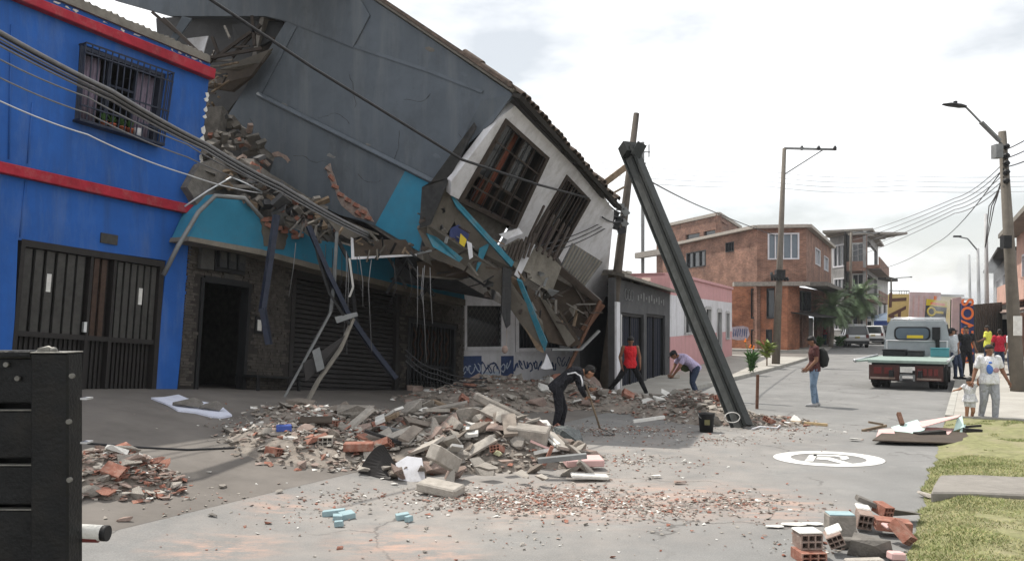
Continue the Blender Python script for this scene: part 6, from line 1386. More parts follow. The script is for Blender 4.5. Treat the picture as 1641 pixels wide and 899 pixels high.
    if shoes is not None:
        for s_ in 'lr':
            fd = J['f'+s_].normalized(); an = J['a'+s_]
            def shf(b): capsule(b, an + V((0, 0, -.035)) - fd*.045, an + fd*.17 + V((0, 0, -.05)), .050, .036); capsule(b, an + V((0, 0, .0)), an + V((0, 0, -.04)), .050, .050)
            cloth('shoe', shf, shoes)
    def hr(b):
        if hair == 'none': return
        b.ball(hc + uz*.058*hs - look*.010*hs, .089*hs, .103*hs, .080*hs, hm, 14, 10); b.ball(hc + uz*.0 - look*.050*hs, .082*hs, .064*hs, .088*hs, hm, 12, 8)
        if hair == 'bun': b.ball(hc + uz*.05 - look*.11, .045)
        if hair == 'long': b.loft([(hc - look*.06, .07, .05, rx), (hc - look*.075 - V((0, 0, .12)), .075, .04, rx), (hc - look*.07 - V((0, 0, .22)), .05, .03, rx)], 12)
    if cap is None: cloth('hair', hr, m_hair, .01)
    else:
        cloth('hair', lambda b: b.ball(hc - look*.045*hs, .081*hs, .062*hs, .085*hs, hm, 12, 8), m_hair, .01)
        cloth('cap', lambda b: [b.ball(hc + uz*.055 - look*.01, .090, .104, .075, hm, 14, 10), b.ball(hc + uz*.045 + look*.12, .065, .07, .014, hm, 12, 6)], cap, .009)
    ey = MB()
    for s_ in (-1, 1): ey.ball(hc + look*.083*hs + rx*s_*.032*hs + uz*.012, .012, .008, .007, hm, 8, 6)
    e_ = ey.build('eyes', m_eye, t, local=True); e_.scale = (k_,)*3
    lp_ = MB(); lp_.ball(hc + look*.084*hs - uz*.058*hs, .022, .008, .007, hm, 8, 6); l_ = lp_.build('lips', m_lip, t, local=True); l_.scale = (k_,)*3
    return t, J, k_
c_white = M('white cotton', (.68, .68, .70), .9, .06, 6, .05); c_greyl = M('grey marl leggings', (.33, .34, .37), .9, .1, 20, .05); c_maroon = M('maroon cotton', (.085, .032, .030), .9, .15, 8, .05); c_jean = M('faded jeans', (.16, .225, .31), .9, .2, 10, .08); c_jeand = M('dark jeans', (.035, .048, .085), .9, .2, 10, .08)
c_black = M('black cotton', (.014, .014, .016), .9, .2, 8, .05); c_greyt = M('pale grey cotton', (.42, .45, .48), .9, .08, 8, .05); c_yel = M('yellow cotton', (.62, .62, .09), .9, .1, 8, .05); c_red = M('red cotton', (.60, .022, .030), .85, .1, 8, .05); c_dred = M('crimson cotton', (.40, .02, .04), .9, .1, 8, .05)
c_lil = M('lilac cotton', (.42, .36, .52), .9, .12, 10, .05); c_ltrk = M('black tracksuit', (.010, .010, .014), .75, .2, 8, .05); c_shg = M('grey trainers', (.30, .30, .30), .8, .1, 9, 0); c_shw = M('white trainers', (.70, .70, .70), .7, .06, 9, 0); c_bluep = M('blue shirt print', (.08, .17, .48), .9, .2, 12, 0); c_pinkp = M('dusty pink print', (.40, .25, .27), .9, .2, 12, 0); c_olive = M('olive bag cloth', (.085, .10, .05), .9, .2, 9, .1)
for m_ in (c_white, c_greyl, c_maroon, c_jean, c_jeand, c_black, c_greyt, c_yel, c_red, c_dred, c_lil, c_ltrk):      # folds
    n_ = m_.node_tree.nodes; l_ = m_.node_tree.links.new; tc_ = n_.new('ShaderNodeTexCoord'); mp_ = n_.new('ShaderNodeMapping'); mp_.inputs['Scale'].default_value = (1, 1, .55); mp_.inputs['Rotation'].default_value = (.5, .3, 0)
    f_ = n_.new('ShaderNodeTexNoise'); f_.inputs['Scale'].default_value = 9; f_.inputs['Detail'].default_value = 3; f_.inputs['Distortion'].default_value = 1.2; l_(tc_.outputs['Object'], mp_.inputs[0]); l_(mp_.outputs[0], f_.inputs['Vector'])
    bp_ = n_.new('ShaderNodeBump'); bp_.inputs['Strength'].default_value = 1.0; bp_.inputs['Distance'].default_value = .09; l_(f_.outputs['Fac'], bp_.inputs['Height']); l_(bp_.outputs[0], n_['Principled BSDF'].inputs['Normal'])
SOUTH = R(180)
# woman walking towards the camera with a child
wl_ = gp(1585, 677); wl_.z = max(wl_.z, .0)
t, J, k_ = person('woman in white printed shirt and grey leggings walking with a child', wl_, R(176), 1.62, dict(wr=(.36, .02, .92), er=(.27, -.05, 1.15), wl=(-.36, .10, .92), el=(-.29, -.02, 1.16), kl=(-.10, .09, .52), al=(-.10, .06, .09), kr=(.10, -.02, .5), ar=(.10, -.16, .10)), 'brown', c_white, c_greyl, c_shw, .32, .96, 'bun', fat=1.14)
for nm, mt_, x, z, rx_, rz_ in (('shirt_print', c_bluep, .05, 1.20, .075, .12), ('shirt_print', c_pinkp, -.08, 1.17, .07, .055), ('shirt_print', c_bluep, .04, 1.33, .04, .03)):
    b = MB(); b.ball((x, .132*1.12 - .01, z), rx_, .022, rz_, None, 14, 8); o = b.build(nm, mt_, t, local=True); o.scale = (k_,)*3
cl_ = gp(1554, 676)
t, J, k_ = person('toddler in white romper beside the woman, one arm stretched out', cl_, R(165), .92, dict(hed=(0, .03, 1.56), wr=(.52, .06, 1.24), er=(.36, .02, 1.28), wl=(-.27, .05, 1.62), el=(-.28, .02, 1.46), kl=(-.10, .08, .44), al=(-.10, -.12, .16), look=(.1, 1, -.1)), 'tan', c_white, c_white, None, .2, .3, 'short', fat=1.25, head=1.55, vox=.014, dress=True)
# man with a backpack
t, J, k_ = person('man in maroon shirt and jeans with a black backpack, seen from the side', gp(1305, 651), R(82), 1.74, dict(look=(0, 1, -.35), hed=(0, .06, 1.59), wr=(.20, .16, .92), er=(.23, -.04, 1.14), wl=(-.20, .17, .95), el=(-.23, 0, 1.14), kl=(-.09, .05, .5), al=(-.1, .03, .08), kr=(.09, .0, .5), ar=(.09, -.08, .08)), 'brown', c_maroon, c_jean, c_shg, .28, .97)
bpk = MB(); bpk.loft([((0, -.16, .98), .12, .05, (1, 0, 0)), ((0, -.20, 1.02), .16, .11, (1, 0, 0)), ((0, -.22, 1.16), .165, .13, (1, 0, 0)), ((0, -.19, 1.32), .15, .11, (1, 0, 0)), ((0, -.15, 1.42), .10, .06, (1, 0, 0))], 18); m_bp = M('black backpack cloth', (.013, .014, .013), .85, .3, 9, .1)
bo = bpk.data('backpack', m_bp); ob = bpy.data.objects.new('backpack', bo); C.objects.link(ob); ob.location = gp(1305, 651); ob.rotation_euler = (0, 0, R(82)); ob.scale = (1.01,)*3; tag(ob, 'black rounded backpack worn by the man in maroon', 'backpack')
# two men at the lorry
p = gp(1533, 613); t, J, k_ = person('man in pale grey shirt and cap leaning on the lorry deck', V((p.x, p.y, .12)), R(200), 1.76, dict(pel=(.10, 0, .93), wst=(.16, 0, 1.09), chs=(.22, 0, 1.28), nck=(.25, 0, 1.45), hed=(.24, .04, 1.585), look=(-.8, .5, -.1), sl=(.06, 0, 1.41), sr=(.41, 0, 1.38), el=(.02, .05, 1.14), wl=(.10, .16, .95), er=(.50, .02, 1.12), wr=(.56, .14, .95), hl=(.01, 0, .90), hr=(.19, 0, .90), kl=(-.08, .06, .50), al=(-.20, .02, .08), kr=(.10, .04, .5), ar=(.02, -.02, .08)), 'brown', c_greyt, c_jeand, c_black, .30, .97, cap=c_black)
p = gp(1548, 608); person('bearded man in black shirt standing before the orange banner', V((p.x, p.y, .12)), R(170), 1.78, dict(wl=(-.31, .02, .92), wr=(.30, .04, .92), look=(.35, 1, 0), kl=(-.14, .05, .5), al=(-.19, -.06, .08)), 'brown', c_black, c_black, c_black, .30, .97)
p = at(1583, 572, 33.5); person('man in yellow shirt before the grey metal wall', V((p.x, p.y, .12)), R(40), 1.78, dict(look=(-.5, 1, 0), el=(-.30, .02, 1.18), wl=(-.22, .22, 1.1)), 'dark', c_yel, c_jeand, c_black, .3, .97)
p = at(1602, 580, 30.5); person('person in crimson shirt seen from behind near the lamp pole', V((p.x, p.y, .12)), R(-15), 1.66, dict(el=(-.28, .0, 1.16), wl=(-.22, .2, 1.05)), 'brown', c_dred, c_jeand, c_black, .3, .97)
p = at(1622, 585, 29.5); person('person in white shirt half hidden behind the lamp pole', V((p.x, p.y, .12)), R(20), 1.68, {}, 'brown', c_white, c_jeand, c_black, .3, .97)
# man in red vest stepping through the rubble
p = gp(1010, 637); p.z += .02
person('man in bright red vest striding over the rubble with legs apart', p, R(184), 1.70, dict(hl=(-.09, 0, .86), hr=(.09, 0, .86), pel=(0, 0, .89), wst=(0, 0, 1.04), chs=(0, .02, 1.24), nck=(0, .02, 1.41), hed=(0, .06, 1.54), sl=(-.19, 0, 1.36), sr=(.19, 0, 1.36), el=(-.27, -.02, 1.10), wl=(-.26, .08, .86), er=(.28, -.03, 1.10), wr=(.25, .06, .85), kl=(-.27, .05, .48), al=(-.46, 0, .09), kr=(.34, .04, .50), ar=(.60, -.1, .16), look=(0, 1, -.35)), 'brown', c_red, c_black, c_shg, .3, .97, tank=True)
# man in lilac shirt bending down
p = gp(1107, 640)
t, J, k_ = person('man in lilac shirt and jeans bending over the rubble', p, R(100), 1.72, dict(pel=(0, -.12, .86), wst=(0, .0, .98), chs=(0, .19, 1.10), nck=(0, .36, 1.17), hed=(0, .48, 1.20), look=(0, .75, -.6), sl=(-.19, .26, 1.15), sr=(.19, .26, 1.15), el=(-.22, .40, .90), wl=(-.10, .52, .68), er=(.24, .36, .90), wr=(.12, .52, .68), hl=(-.11, -.12, .84), hr=(.11, -.12, .84), kl=(-.14, .02, .47), al=(-.16, -.12, .08), kr=(.14, -.10, .47), ar=(.16, -.28, .08)), 'brown', c_lil, c_jeand, c_shg, .30, .97, cap=c_black)
b = MB(); b.loft([((.20, .02, .74), .03, .06, (1, 0, 0)), ((.22, .04, .82), .05, .15, (1, 0, 0)), ((.22, .10, .96), .05, .15, (1, 0, 0)), ((.20, .14, 1.04), .02, .08, (1, 0, 0))], 14); bo = b.data('shoulder_bag', c_olive); ob = bpy.data.objects.new('shoulder_bag', bo); C.objects.link(ob); ob.location = p; ob.rotation_euler = (0, 0, R(100)); tag(ob, 'olive shoulder bag on the bending man in lilac', 'bag')
# man in black tracksuit shovelling
p = gp(905, 697)
t, J, k_ = person('man in black tracksuit with white stripe bending over a shovel', p, R(-86), 1.74, dict(pel=(0, -.14, .88), wst=(0, -.02, 1.01), chs=(0, .17, 1.13), nck=(0, .34, 1.16), hed=(0, .45, 1.15), look=(0, .8, -.6), sl=(-.19, .24, 1.17), sr=(.19, .24, 1.17), el=(-.22, .30, .90), wl=(-.10, .46, .84), er=(.24, .26, .88), wr=(.08, .36, .72), hl=(-.10, -.14, .86), hr=(.10, -.14, .86), kl=(-.13, .0, .47), al=(-.16, -.06, .08), kr=(.12, -.12, .47), ar=(.14, -.22, .08)), 'tan', c_ltrk, c_ltrk, c_shg, .95, .97)
b = MB(); b.tube([(.20, .02, 1.13), (.23, .16, 1.16), (.27, .25, 1.10), (.29, .28, 1.0), (.285, .28, .92)], .016, 6); o = b.build('sleeve_stripe', c_white, t, local=True); o.scale = (k_,)*3
mt = Matrix.Translation(p) @ Matrix.Rotation(R(-86), 4, 'Z')
sv = thing('shovel', 'long handled shovel held by the man in black', 'shovel', mt @ V((0, .75, 0)))
h0, h1 = mt @ V((-.09, .44, .98)), mt @ V((-.02, .72, .10))
h2_ = at(952, 694, h1.y); b = MB(); b.tube([mt @ V((0, .40, .92)), mt @ V((.0, .66, .12))], .018, 8); b.build('handle', m_wood, sv)
b = MB(); a_ = mt @ V((0, .64, .14)); c_ = mt @ V((0, .88, .03)); sd_ = (mt.to_3x3() @ V((1, 0, 0))); b.prism([a_ + sd_*.06, a_ - sd_*.06, c_ - sd_*.11, c_ + (c_-a_)*.25, c_ + sd_*.11], (0, 0, -.012)); b.build('blade', m_steel, sv)
# far group by the brick building
for x, y, shirt_, pants_, lab, rz_, d in ((1268, 568, c_white, c_jean, 'distant person in white shirt by the brick building door', 170, 57), (1281, 567, c_black, c_black, 'distant person in black beside the one in white', 160, 57.5), (1322, 561, c_dred, c_jeand, 'distant person in dark red beneath the palm trees', 100, 64)):
    q_ = at(x, HOR, d); person(lab, V((q_.x, q_.y, .12)), R(rz_), 1.68, dict(wl=(-.22, .16, 1.0)), 'brown', shirt_, pants_, c_black, .3, .97, vox=.02, hand=False)

# ---------------------------------------------------------------- rubble
random.seed(71)
HUMPS = {  # pile: list of (px, py of the centre on the ground, radius m, height m)
 'main': [(800, 732, 1.25, .58), (715, 736, 1.15, .40), (868, 736, .9, .34), (600, 722, 1.2, .26), (490, 716, 1.2, .24), (640, 700, 1.6, .34), (560, 684, 1.6, .22), (750, 706, 1.5, .55), (840, 704, .9, .34)],
 'wreck': [(800, 644, 1.8, .62), (880, 644, 1.6, .58), (940, 648, 1.3, .46), (990, 654, 1.1, .38), (1030, 652, 1.1, .3), (740, 648, 1.5, .34), (905, 634, 1.4, .6)],
 'beam': [(1100, 662, 1.1, .50), (1065, 666, .8, .32), (1150, 668, .9, .3), (1130, 674, .8, .32), (1230, 676, .9, .10)],
 'kerb': [(200, 774, .62, .28), (158, 768, .66, .32), (236, 774, .38, .14)],
}
HC_ = {k: [(gp(x, y), r, h) for x, y, r, h in v_] for k, v_ in HUMPS.items()}
def hump(x, y, only=None):
    z = 0
    for k, L_ in HC_.items():
        if only and k != only: continue
        for c, r, h in L_:
            q = ((x-c.x)**2 + (y-c.y)**2)/(r*r)
            if q < 1: z = max(z, h*(1-q)**1.3) if z == 0 else z + max(0, h*(1-q)**1.3 - z)*.7 + .25*h*(1-q)**2*.3
    return z
def rough(x, y): return .06*mnoise.noise(V((x*3.1, y*3.1, 1))) + .035*mnoise.noise(V((x*8, y*8, 4)))
LBL = {'main': 'heap in the middle of the road', 'wreck': 'heap under the wreck', 'beam': 'heap at the foot of the leaning beam', 'kerb': 'small heap beside the stake bed lorry'}
m_dirt = M('rubble dust and earth', (.21, .185, .16), .97, .4, 5, .8, grime=.7, gcol=(.27, .215, .18), gscale=4)
for k, L_ in HC_.items():
    x0, x1 = min(c.x-r for c, r, h in L_)-.1, max(c.x+r for c, r, h in L_)+.1; y0, y1 = min(c.y-r for c, r, h in L_)-.1, max(c.y+r for c, r, h in L_)+.1; st_ = .07
    nx, ny = int((x1-x0)/st_)+1, int((y1-y0)/st_)+1; b = MB(); idx = {}
    for j in range(ny+1):
        for i in range(nx+1):
            x, y = x0+i*st_, y0+j*st_; h = hump(x, y, k); idx[i, j] = len(b.v); b.v.append(V((x, y, gz(x, y) - .05 + (h*.86 + rough(x, y)*min(1, h*6) + .052*min(1, h*30)))))
    for j in range(ny):
        for i in range(nx):
            if max(hump(x0+i*st_, y0+j*st_, k), hump(x0+(i+1)*st_, y0+(j+1)*st_, k)) > 0: b.face((idx[i,j], idx[i+1,j], idx[i+1,j+1], idx[i,j+1]))
    tag(b.build('rubble_mound', m_dirt), 'bed of dust and crushed brick of the ' + LBL[k], 'rubble', kind='stuff')
def hull(n, sx, sy, sz, sharp=.55):
    bm = bmesh.new()
    for _ in range(n):
        v_ = V((random.uniform(-1, 1), random.uniform(-1, 1), random.uniform(-1, 1))); m_ = max(abs(c) for c in v_); v_ = v_.lerp(v_/m_, sharp); bm.verts.new((v_.x*sx, v_.y*sy, v_.z*sz))
    bmesh.ops.convex_hull(bm, input=bm.verts); bmesh.ops.delete(bm, geom=[v_ for v_ in bm.verts if not v_.link_faces], context='VERTS'); bmesh.ops.dissolve_limit(bm, angle_limit=.2, verts=bm.verts, edges=bm.edges); bm.verts.index_update()
    r = ([v_.co.copy() for v_ in bm.verts], [[v_.index for v_ in f.verts] for f in bm.faces]); bm.free(); return r
def hollow_brick(L_=.30, W_=.20, H_=.12, nx=3, nz=2, w_=.012):
    b = MB()
    for i in range(nx+1): b.box((-W_/2 + (W_-w_)*i/nx + w_/2, 0, 0), (w_, L_, H_))
    for j in range(nz+1):
        for i in range(nx): x0 = -W_/2 + (W_-w_)*i/nx + w_; x1 = -W_/2 + (W_-w_)*(i+1)/nx; b.box(((x0+x1)/2, 0, -H_/2 + (H_-w_)*j/nz + w_/2), (x1-x0, L_-.002, w_))
    b.box((0, 0, 0), (W_-.01, .02, H_-.01)); return (b.v, b.f)
KIND = {}
m_earth = M('earthy masonry', (.205, .175, .148), .95, .3, 8, .6, grime=.6, gcol=(.28, .245, .21), gscale=6)
def kind_mesh(key, geo, mat):
    if key not in KIND:
        b = MB(); b.add(geo, (0, 0, 0)); KIND[key] = b.data(key, mat)
    return KIND[key]
shapes = [hull(14, 1, .75, .55) for _ in range(7)] + [hull(12, 1, .8, .25, .8) for _ in range(4)]
slabs = [hull(12, 1, .7, .16, .9) for _ in range(4)]
brk = hollow_brick(); brk2 = hollow_brick(.22, .2, .12)
mats_ = [('concrete_chunk', 'grey concrete chunk', m_conc, 32), ('mortar_chunk', 'pale mortar chunk', m_concl, 24), ('brick_piece', 'red brick piece', m_brickp, 8), ('dusty_brick_piece', 'dusty brick piece', m_brickd, 22), ('plaster_piece', 'white plaster piece', m_plast, 6), ('earthy_chunk', 'earthy brown chunk', m_earth, 16)]
def place(name, me, loc, rot, sc, label, cat, group):
    o = bpy.data.objects.new(name, me); C.objects.link(o); o.location = loc; o.rotation_euler = rot; o.scale = sc; return tag(o, label, cat, group)
def chunk(pile, x, y, s_, kind=None, zadd=0.0):
    nm, lb, mt_, _ = kind or random.choices(mats_, [m_[3] for m_ in mats_] if pile != 'kerb' else (12, 26, 26, 40, 8, 2))[0]
    i = random.randrange(len(shapes)); me = kind_mesh(nm + str(i), shapes[i], mt_)
    z = gz(x, y) + hump(x, y) + rough(x, y)*.3 + s_*.18 + zadd
    return place(nm, me, (x, y, z), (random.uniform(-.5, .5), random.uniform(-.5, .5), random.uniform(0, 6.28)), (s_, s_*random.uniform(.7, 1.1), s_*random.uniform(.6, 1.0)), lb + ' in the ' + LBL[pile], 'rubble', lb + 's in the ' + LBL[pile])
NUM = {'main': 150, 'wreck': 84, 'beam': 50, 'kerb': 34}
for k, n in NUM.items():
    L_ = HC_[k]; c_ = 0
    while c_ < n:
        c, r, h = random.choices(L_, [q[1]**2*(.4 + q[2]) for q in L_])[0]; a = random.uniform(0, 6.28); q = r*math.sqrt(random.random())*.98
        s_ = min(.32, random.lognormvariate(math.log(.14), .45)) * (.75 if k == 'kerb' else 1) * (.85 if k == 'beam' else 1)
        chunk(k, c.x+q*math.cos(a), c.y+q*math.sin(a), s_); c_ += 1
    for _ in range({'main': 7, 'wreck': 3, 'beam': 4, 'kerb': 3}[k]):
        c, r, h = random.choice(L_); a = random.uniform(0, 6.28); q = r*math.sqrt(random.random())*.9; x, y = c.x+q*math.cos(a), c.y+q*math.sin(a)
        place('hollow_brick', kind_mesh('hollow_brick_mesh', brk, m_brickp), (x, y, gz(x, y)+hump(x, y)+.05), (random.uniform(-.7, .7), random.uniform(-.7, .7), random.uniform(0, 6.28)), (random.uniform(.7, 1),)*3, 'hollow red clay brick in the ' + LBL[k], 'brick', 'hollow bricks in the ' + LBL[k])
# fine fragments, too many to count
def frag_field(name, label, n, sampler, smin, smax, mats, wts):
    b = MB(); fr = [hull(8, 1, .8, .6) for _ in range(8)]
    for _ in range(n):
        x, y, kk = sampler(); s_ = random.uniform(smin, smax)**1.0 * kk
        b.cur = random.choices(range(len(mats)), wts)[0]
        b.add(random.choice(fr), (x, y, gz(x, y)+hump(x, y)*.98+s_*.25 + .004), Matrix.Rotation(random.uniform(0, 6.28), 3, 'Z') @ Matrix.Rotation(random.uniform(-.6, .6), 3, 'X'), (s_, s_*random.uniform(.5, 1), s_*random.uniform(.25, .8)))
    return tag(b.build(name, mats), label, 'rubble', kind='stuff')
FM = [m_conc, m_concl, m_brickp, m_brickd, m_plast, m_earth]
for k, n in (('main', 4200), ('wreck', 2300), ('beam', 1300), ('kerb', 800)):
    def smp(L_=HC_[k]):
        c, r, h = random.choices(L_, [q[1]**2 for q in L_])[0]; a = random.uniform(0, 6.28); q = r*math.sqrt(random.random())*1.08; return c.x+q*math.cos(a), c.y+q*math.sin(a), 1
    frag_field('rubble_fragments', 'small broken fragments of the ' + LBL[k], n, smp, .016, .08, FM, (26, 24, 8, 24, 8, 14) if k != 'kerb' else (10, 26, 24, 40, 8, 2))
SCAT = [((960, 690), 1.6, 500), ((1040, 690), 1.4, 400), ((840, 806), 1.0, 900), ((940, 800), 1.5, 1500), ((760, 800), 1.3, 800), ((1180, 806), 1.2, 700), ((1010, 740), 2.6, 420), ((560, 800), 1.2, 220), ((820, 870), 2.2, 90), ((1150, 705), 2.2, 330), ((300, 800), 1.6, 110), ((1270, 690), 1.5, 220), ((480, 830), 1.6, 70), ((1300, 880), 1.0, 120), ((430, 690), 1.6, 300), ((600, 664), 1.8, 420), ((1060, 820), 1.4, 420)]
def smp2():
    c, r, n = random.choices(SC2, [q[2] for q in SC2])[0]; q = abs(random.gauss(0, .5)); a = random.uniform(0, 6.28); return c.x+q*r*math.cos(a), c.y+q*r*.8*math.sin(a), random.choice((.5, .6, .8, 1.0))
SC2 = [(gp(*c), r, n) for c, r, n in SCAT]
frag_field('road_grit', 'scattered crumbs of brick and mortar over the road', 8200, smp2, .008, .042, FM, (16, 24, 22, 26, 12, 4))
# single stones lying about on the road
for i, (x, y, s_, mt_, lb) in enumerate(((199, 836, .075, m_brickd, 'brown brick lump alone on the road near the stake bed lorry'), (357, 782, .075, m_conc, 'grey stone alone at the shadow edge left of the heap'), (340, 828, .06, m_concd, 'flat grey stone alone on the road left of the teal pieces'), (446, 790, .06, m_conc, 'small round stone just in front of the heap'), (700, 816, .05, m_concd, 'dark pebble below the teal flakes'), (1050, 766, .09, m_plast, 'white plaster flake alone in the sunlit road'), (1040, 768, .05, m_concd, 'dark chip touching the white plaster flake'), (1090, 776, .09, m_brickd, 'thin pinkish shard on the sunlit road'), (1098, 741, .035, m_concd, 'tiny dark pebble in the middle of the road'), (680, 885, .03, m_concd, 'tiny dark pebble at the bottom of the picture'), (1522, 719, .07, m_concd, 'dark stone on the grass below the boards'), (1485, 798, .11, m_concl, 'pale lump of kerb at the crossing slab'), (632, 777, .06, m_plast, 'pale chip before the white sheet'), (985, 690, .10, m_plast, 'white block lying behind the shovel'), (1372, 707, .12, m_plast, 'thin white board flake above the road symbol'), (1640, 770, .09, m_woodl, 'pale splinter on the grass at the right edge'), (1620, 750, .06, m_plast, 'white scrap on the grass'))):
    p = gp(x, y); j = i % len(shapes); b = MB(); b.add(shapes[j], p + V((0, 0, s_*.35)), Matrix.Rotation(i*1.3, 3, 'Z'), (s_, s_*.75, s_*(.6 if mt_ != m_plast else .25))); tag(b.build('loose_stone', mt_), lb, 'stone')
# large blocks along the front and crest of the main heap
random.seed(19)
for i in range(46):
    f = random.random(); x = 590 + 350*f + random.uniform(-15, 15); y = random.choice((768, 775, 760, 750, 740, 728)) + random.uniform(-8, 10) - 18*abs(f-.4)
    p = gp(x, y); nm, lb, mt_ = random.choice((('concrete_block', 'big grey concrete block', m_conc), ('concrete_block', 'big grey concrete block', m_conc), ('mortar_block', 'big pale mortar block', m_concl), ('earthy_block', 'big earthy masonry block', m_earth), ('brick_block', 'big dusty brick block', m_brickd)))
    j = random.randrange(len(shapes)); sz = random.uniform(.13, .25)
    place(nm, kind_mesh(nm + 'big' + str(j), shapes[j], mt_), (p.x, p.y, p.z + hump(p.x, p.y) + sz*.3), (random.uniform(-.7, .7), random.uniform(-.7, .7), random.uniform(0, 6.28)), (sz, sz*random.uniform(.5, .9), sz*random.uniform(.5, .9)), lb + ' at the front of the road heap', 'rubble', lb + 's at the front of the road heap')
for i in range(26):
    f = random.random(); x = 560 + 350*f; y = random.uniform(690, 760); p = gp(x, y); w3 = (random.uniform(.35, .8), random.uniform(.10, .28), random.uniform(.03, .06)); mt_, lb = random.choice(((m_conc, 'grey'), (m_wood, 'brown'), (m_concl, 'pale'), (m_earth, 'earthy'), (m_plast, 'whitish')))
    b = MB(); b.box((0, 0, 0), w3); me = b.data('shard', mt_)
    place('slab_shard', me, (p.x, p.y, p.z + hump(p.x, p.y) + .09), (random.uniform(-.5, .5), random.uniform(-.5, .5), random.uniform(0, 3.1)), (1, 1, 1), lb + ' flat shard sticking out of the road heap', 'shard', lb + ' flat shards in the road heap')
# --- picked-out pieces of the main heap
def slabp(x, y, size, rot, mat, name, label, cat='slab', lift=0.0, geo=None, ground=True, bv=.012):
    p = gp(x, y) if ground else at(*((x, y) + (ground,)))
    p.z = gz(p.x, p.y) + lift; b = MB(); rm = Matrix.Rotation(rot[2], 3, 'Z') @ Matrix.Rotation(rot[1], 3, 'Y') @ Matrix.Rotation(rot[0], 3, 'X')
    if geo: b.add(geo, p, rm, size)
    else: b.box(p, size, rm)
    o = b.build(name, mat); 
    if not geo and bv: bev(o, bv)
    return tag(o, label, cat)
slabp(706, 792, (.54, .30, .12), (R(4), R(6), R(-24)), m_concl, 'concrete_slab', 'pale thick slab lying flat at the front of the heap', lift=.08, bv=.02)
slabp(712, 776, (.17, .60, .20), (R(-26), R(10), R(-32)), m_concl, 'concrete_block', 'long pale block tilted up behind the flat front slab', lift=.34)
b = MB(); bp_ = [(634, 742), (652, 731), (676, 734), (682, 770), (660, 772), (638, 768)]; P_ = [at(x, y, 10.72 - (y-770)*.006) for x, y in bp_]; b.prism(P_, (0, .02, 0)); tag(b.build('white_sheet', m_white), 'flat white sheet propped upright at the front of the heap', 'sheet')
b = MB(); n = 12
for i in range(n+1):
    f = i/n; a0 = at(570 + 45*f, 766 - 54*math.sin(f*1.57), 11.0); a1 = at(634 - 8*(1-f), 768 - 22*f, 10.7 + .3*f); b.v += [a0, a0.lerp(a1, .5) + V((0, 0, .03*math.sin(f*3.1))), a1]
for i in range(n):
    for k in range(2): b.face((i*3+k, i*3+3+k, i*3+4+k, i*3+1+k))
o = b.build('curled_sheet', m_gated); md = o.modifiers.new('t', 'SOLIDIFY'); md.thickness = .012; tag(o, 'curled dark brown sheet left of the white one', 'sheet')
slabp(846, 742, (.62, .34, .30), (R(8), R(6), R(-10)), m_conc, 'concrete_post', 'thick grey concrete post lying across the heap', lift=.40, bv=.02)
slabp(803, 742, (.62, .20, .10), (0, R(3), R(-4)), M('blue grey block', (.22, .25, .26), .9, .15, 6, .3), 'blue_grey_block', 'blue grey flat block below the concrete post', lift=.28)
slabp(800, 712, (.95, .16, .15), (0, R(26), R(5)), m_conc, 'concrete_lintel', 'long grey lintel slanting down to the right on the heap', lift=.62, bv=.03)
for (x, y, s_, mt_, lb, lf) in ((780, 770, .17, m_conc, 'round grey concrete stump at the front of the heap', .18), (748, 742, .2, m_conc, 'rounded grey lump on top of the heap', .42), (712, 742, .17, m_beige, 'beige rounded lump behind the white sheet', .30), (836, 776, .13, m_concl, 'pale lump low at the right front of the heap', .12), (798, 752, .10, M('pale yellow plaster', (.50, .50, .32), .9, .15, 6, .3), 'pale yellow plaster lump in the heap', .24), (812, 762, .13, m_brickd, 'tan brick lump beside the yellow plaster', .2), (868, 780, .12, m_concl, 'flat pale lump at the heap right end', .1), (780, 705, .22, m_conc, 'big grey boulder of masonry at the top of the heap', .62)):
    slabp(x, y, (s_, s_*.8, s_*.8), (random.uniform(-.3, .3), random.uniform(-.3, .3), random.uniform(0, 3)), mt_, 'masonry_lump', lb, 'rubble', lift=lf, geo=random.choice(shapes))
for (x, y, s_, rot, lb, lf) in ((785, 732, 1.5, (R(20), R(-30), R(20)), 'plastered hollow brick chunk with open cells on the heap top', .55), (522, 728, 1.05, (0, 0, R(8)), 'grey hollow block standing at the left of the heap', .20), (440, 735, .9, (.1, .2, R(70)), 'half hollow brick at the far left of the heap', .1)):
    slabp(x, y, (s_,)*3, rot, m_brickp if s_ != 1.05 else m_concl, 'hollow_block', lb, 'brick', lift=lf, geo=brk2)
slabp(575, 740, (.42, .22, .12), (0, 0, R(5)), m_brickp, 'brick_slab', 'flat reddish brick slab left of the curled sheet', lift=.22); slabp(506, 704, (.5, .3, .04), (R(10), 0, R(10)), m_brown, 'brown_board', 'brown board lying at the back left of the heap', 'board', lift=.3)
slabp(455, 712, (.22, .14, .10), (0, 0, .3), M('blue crate plastic', (.05, .09, .32), .5, .2, 6, 0), 'blue_fragment', 'blue fragment at the left end of the heap', 'fragment', lift=.24)
slabp(465, 724, (.2, .1, .05), (0, .1, .2), m_plast, 'white_fragment', 'white fragment touching the blue one', 'fragment', lift=.2)
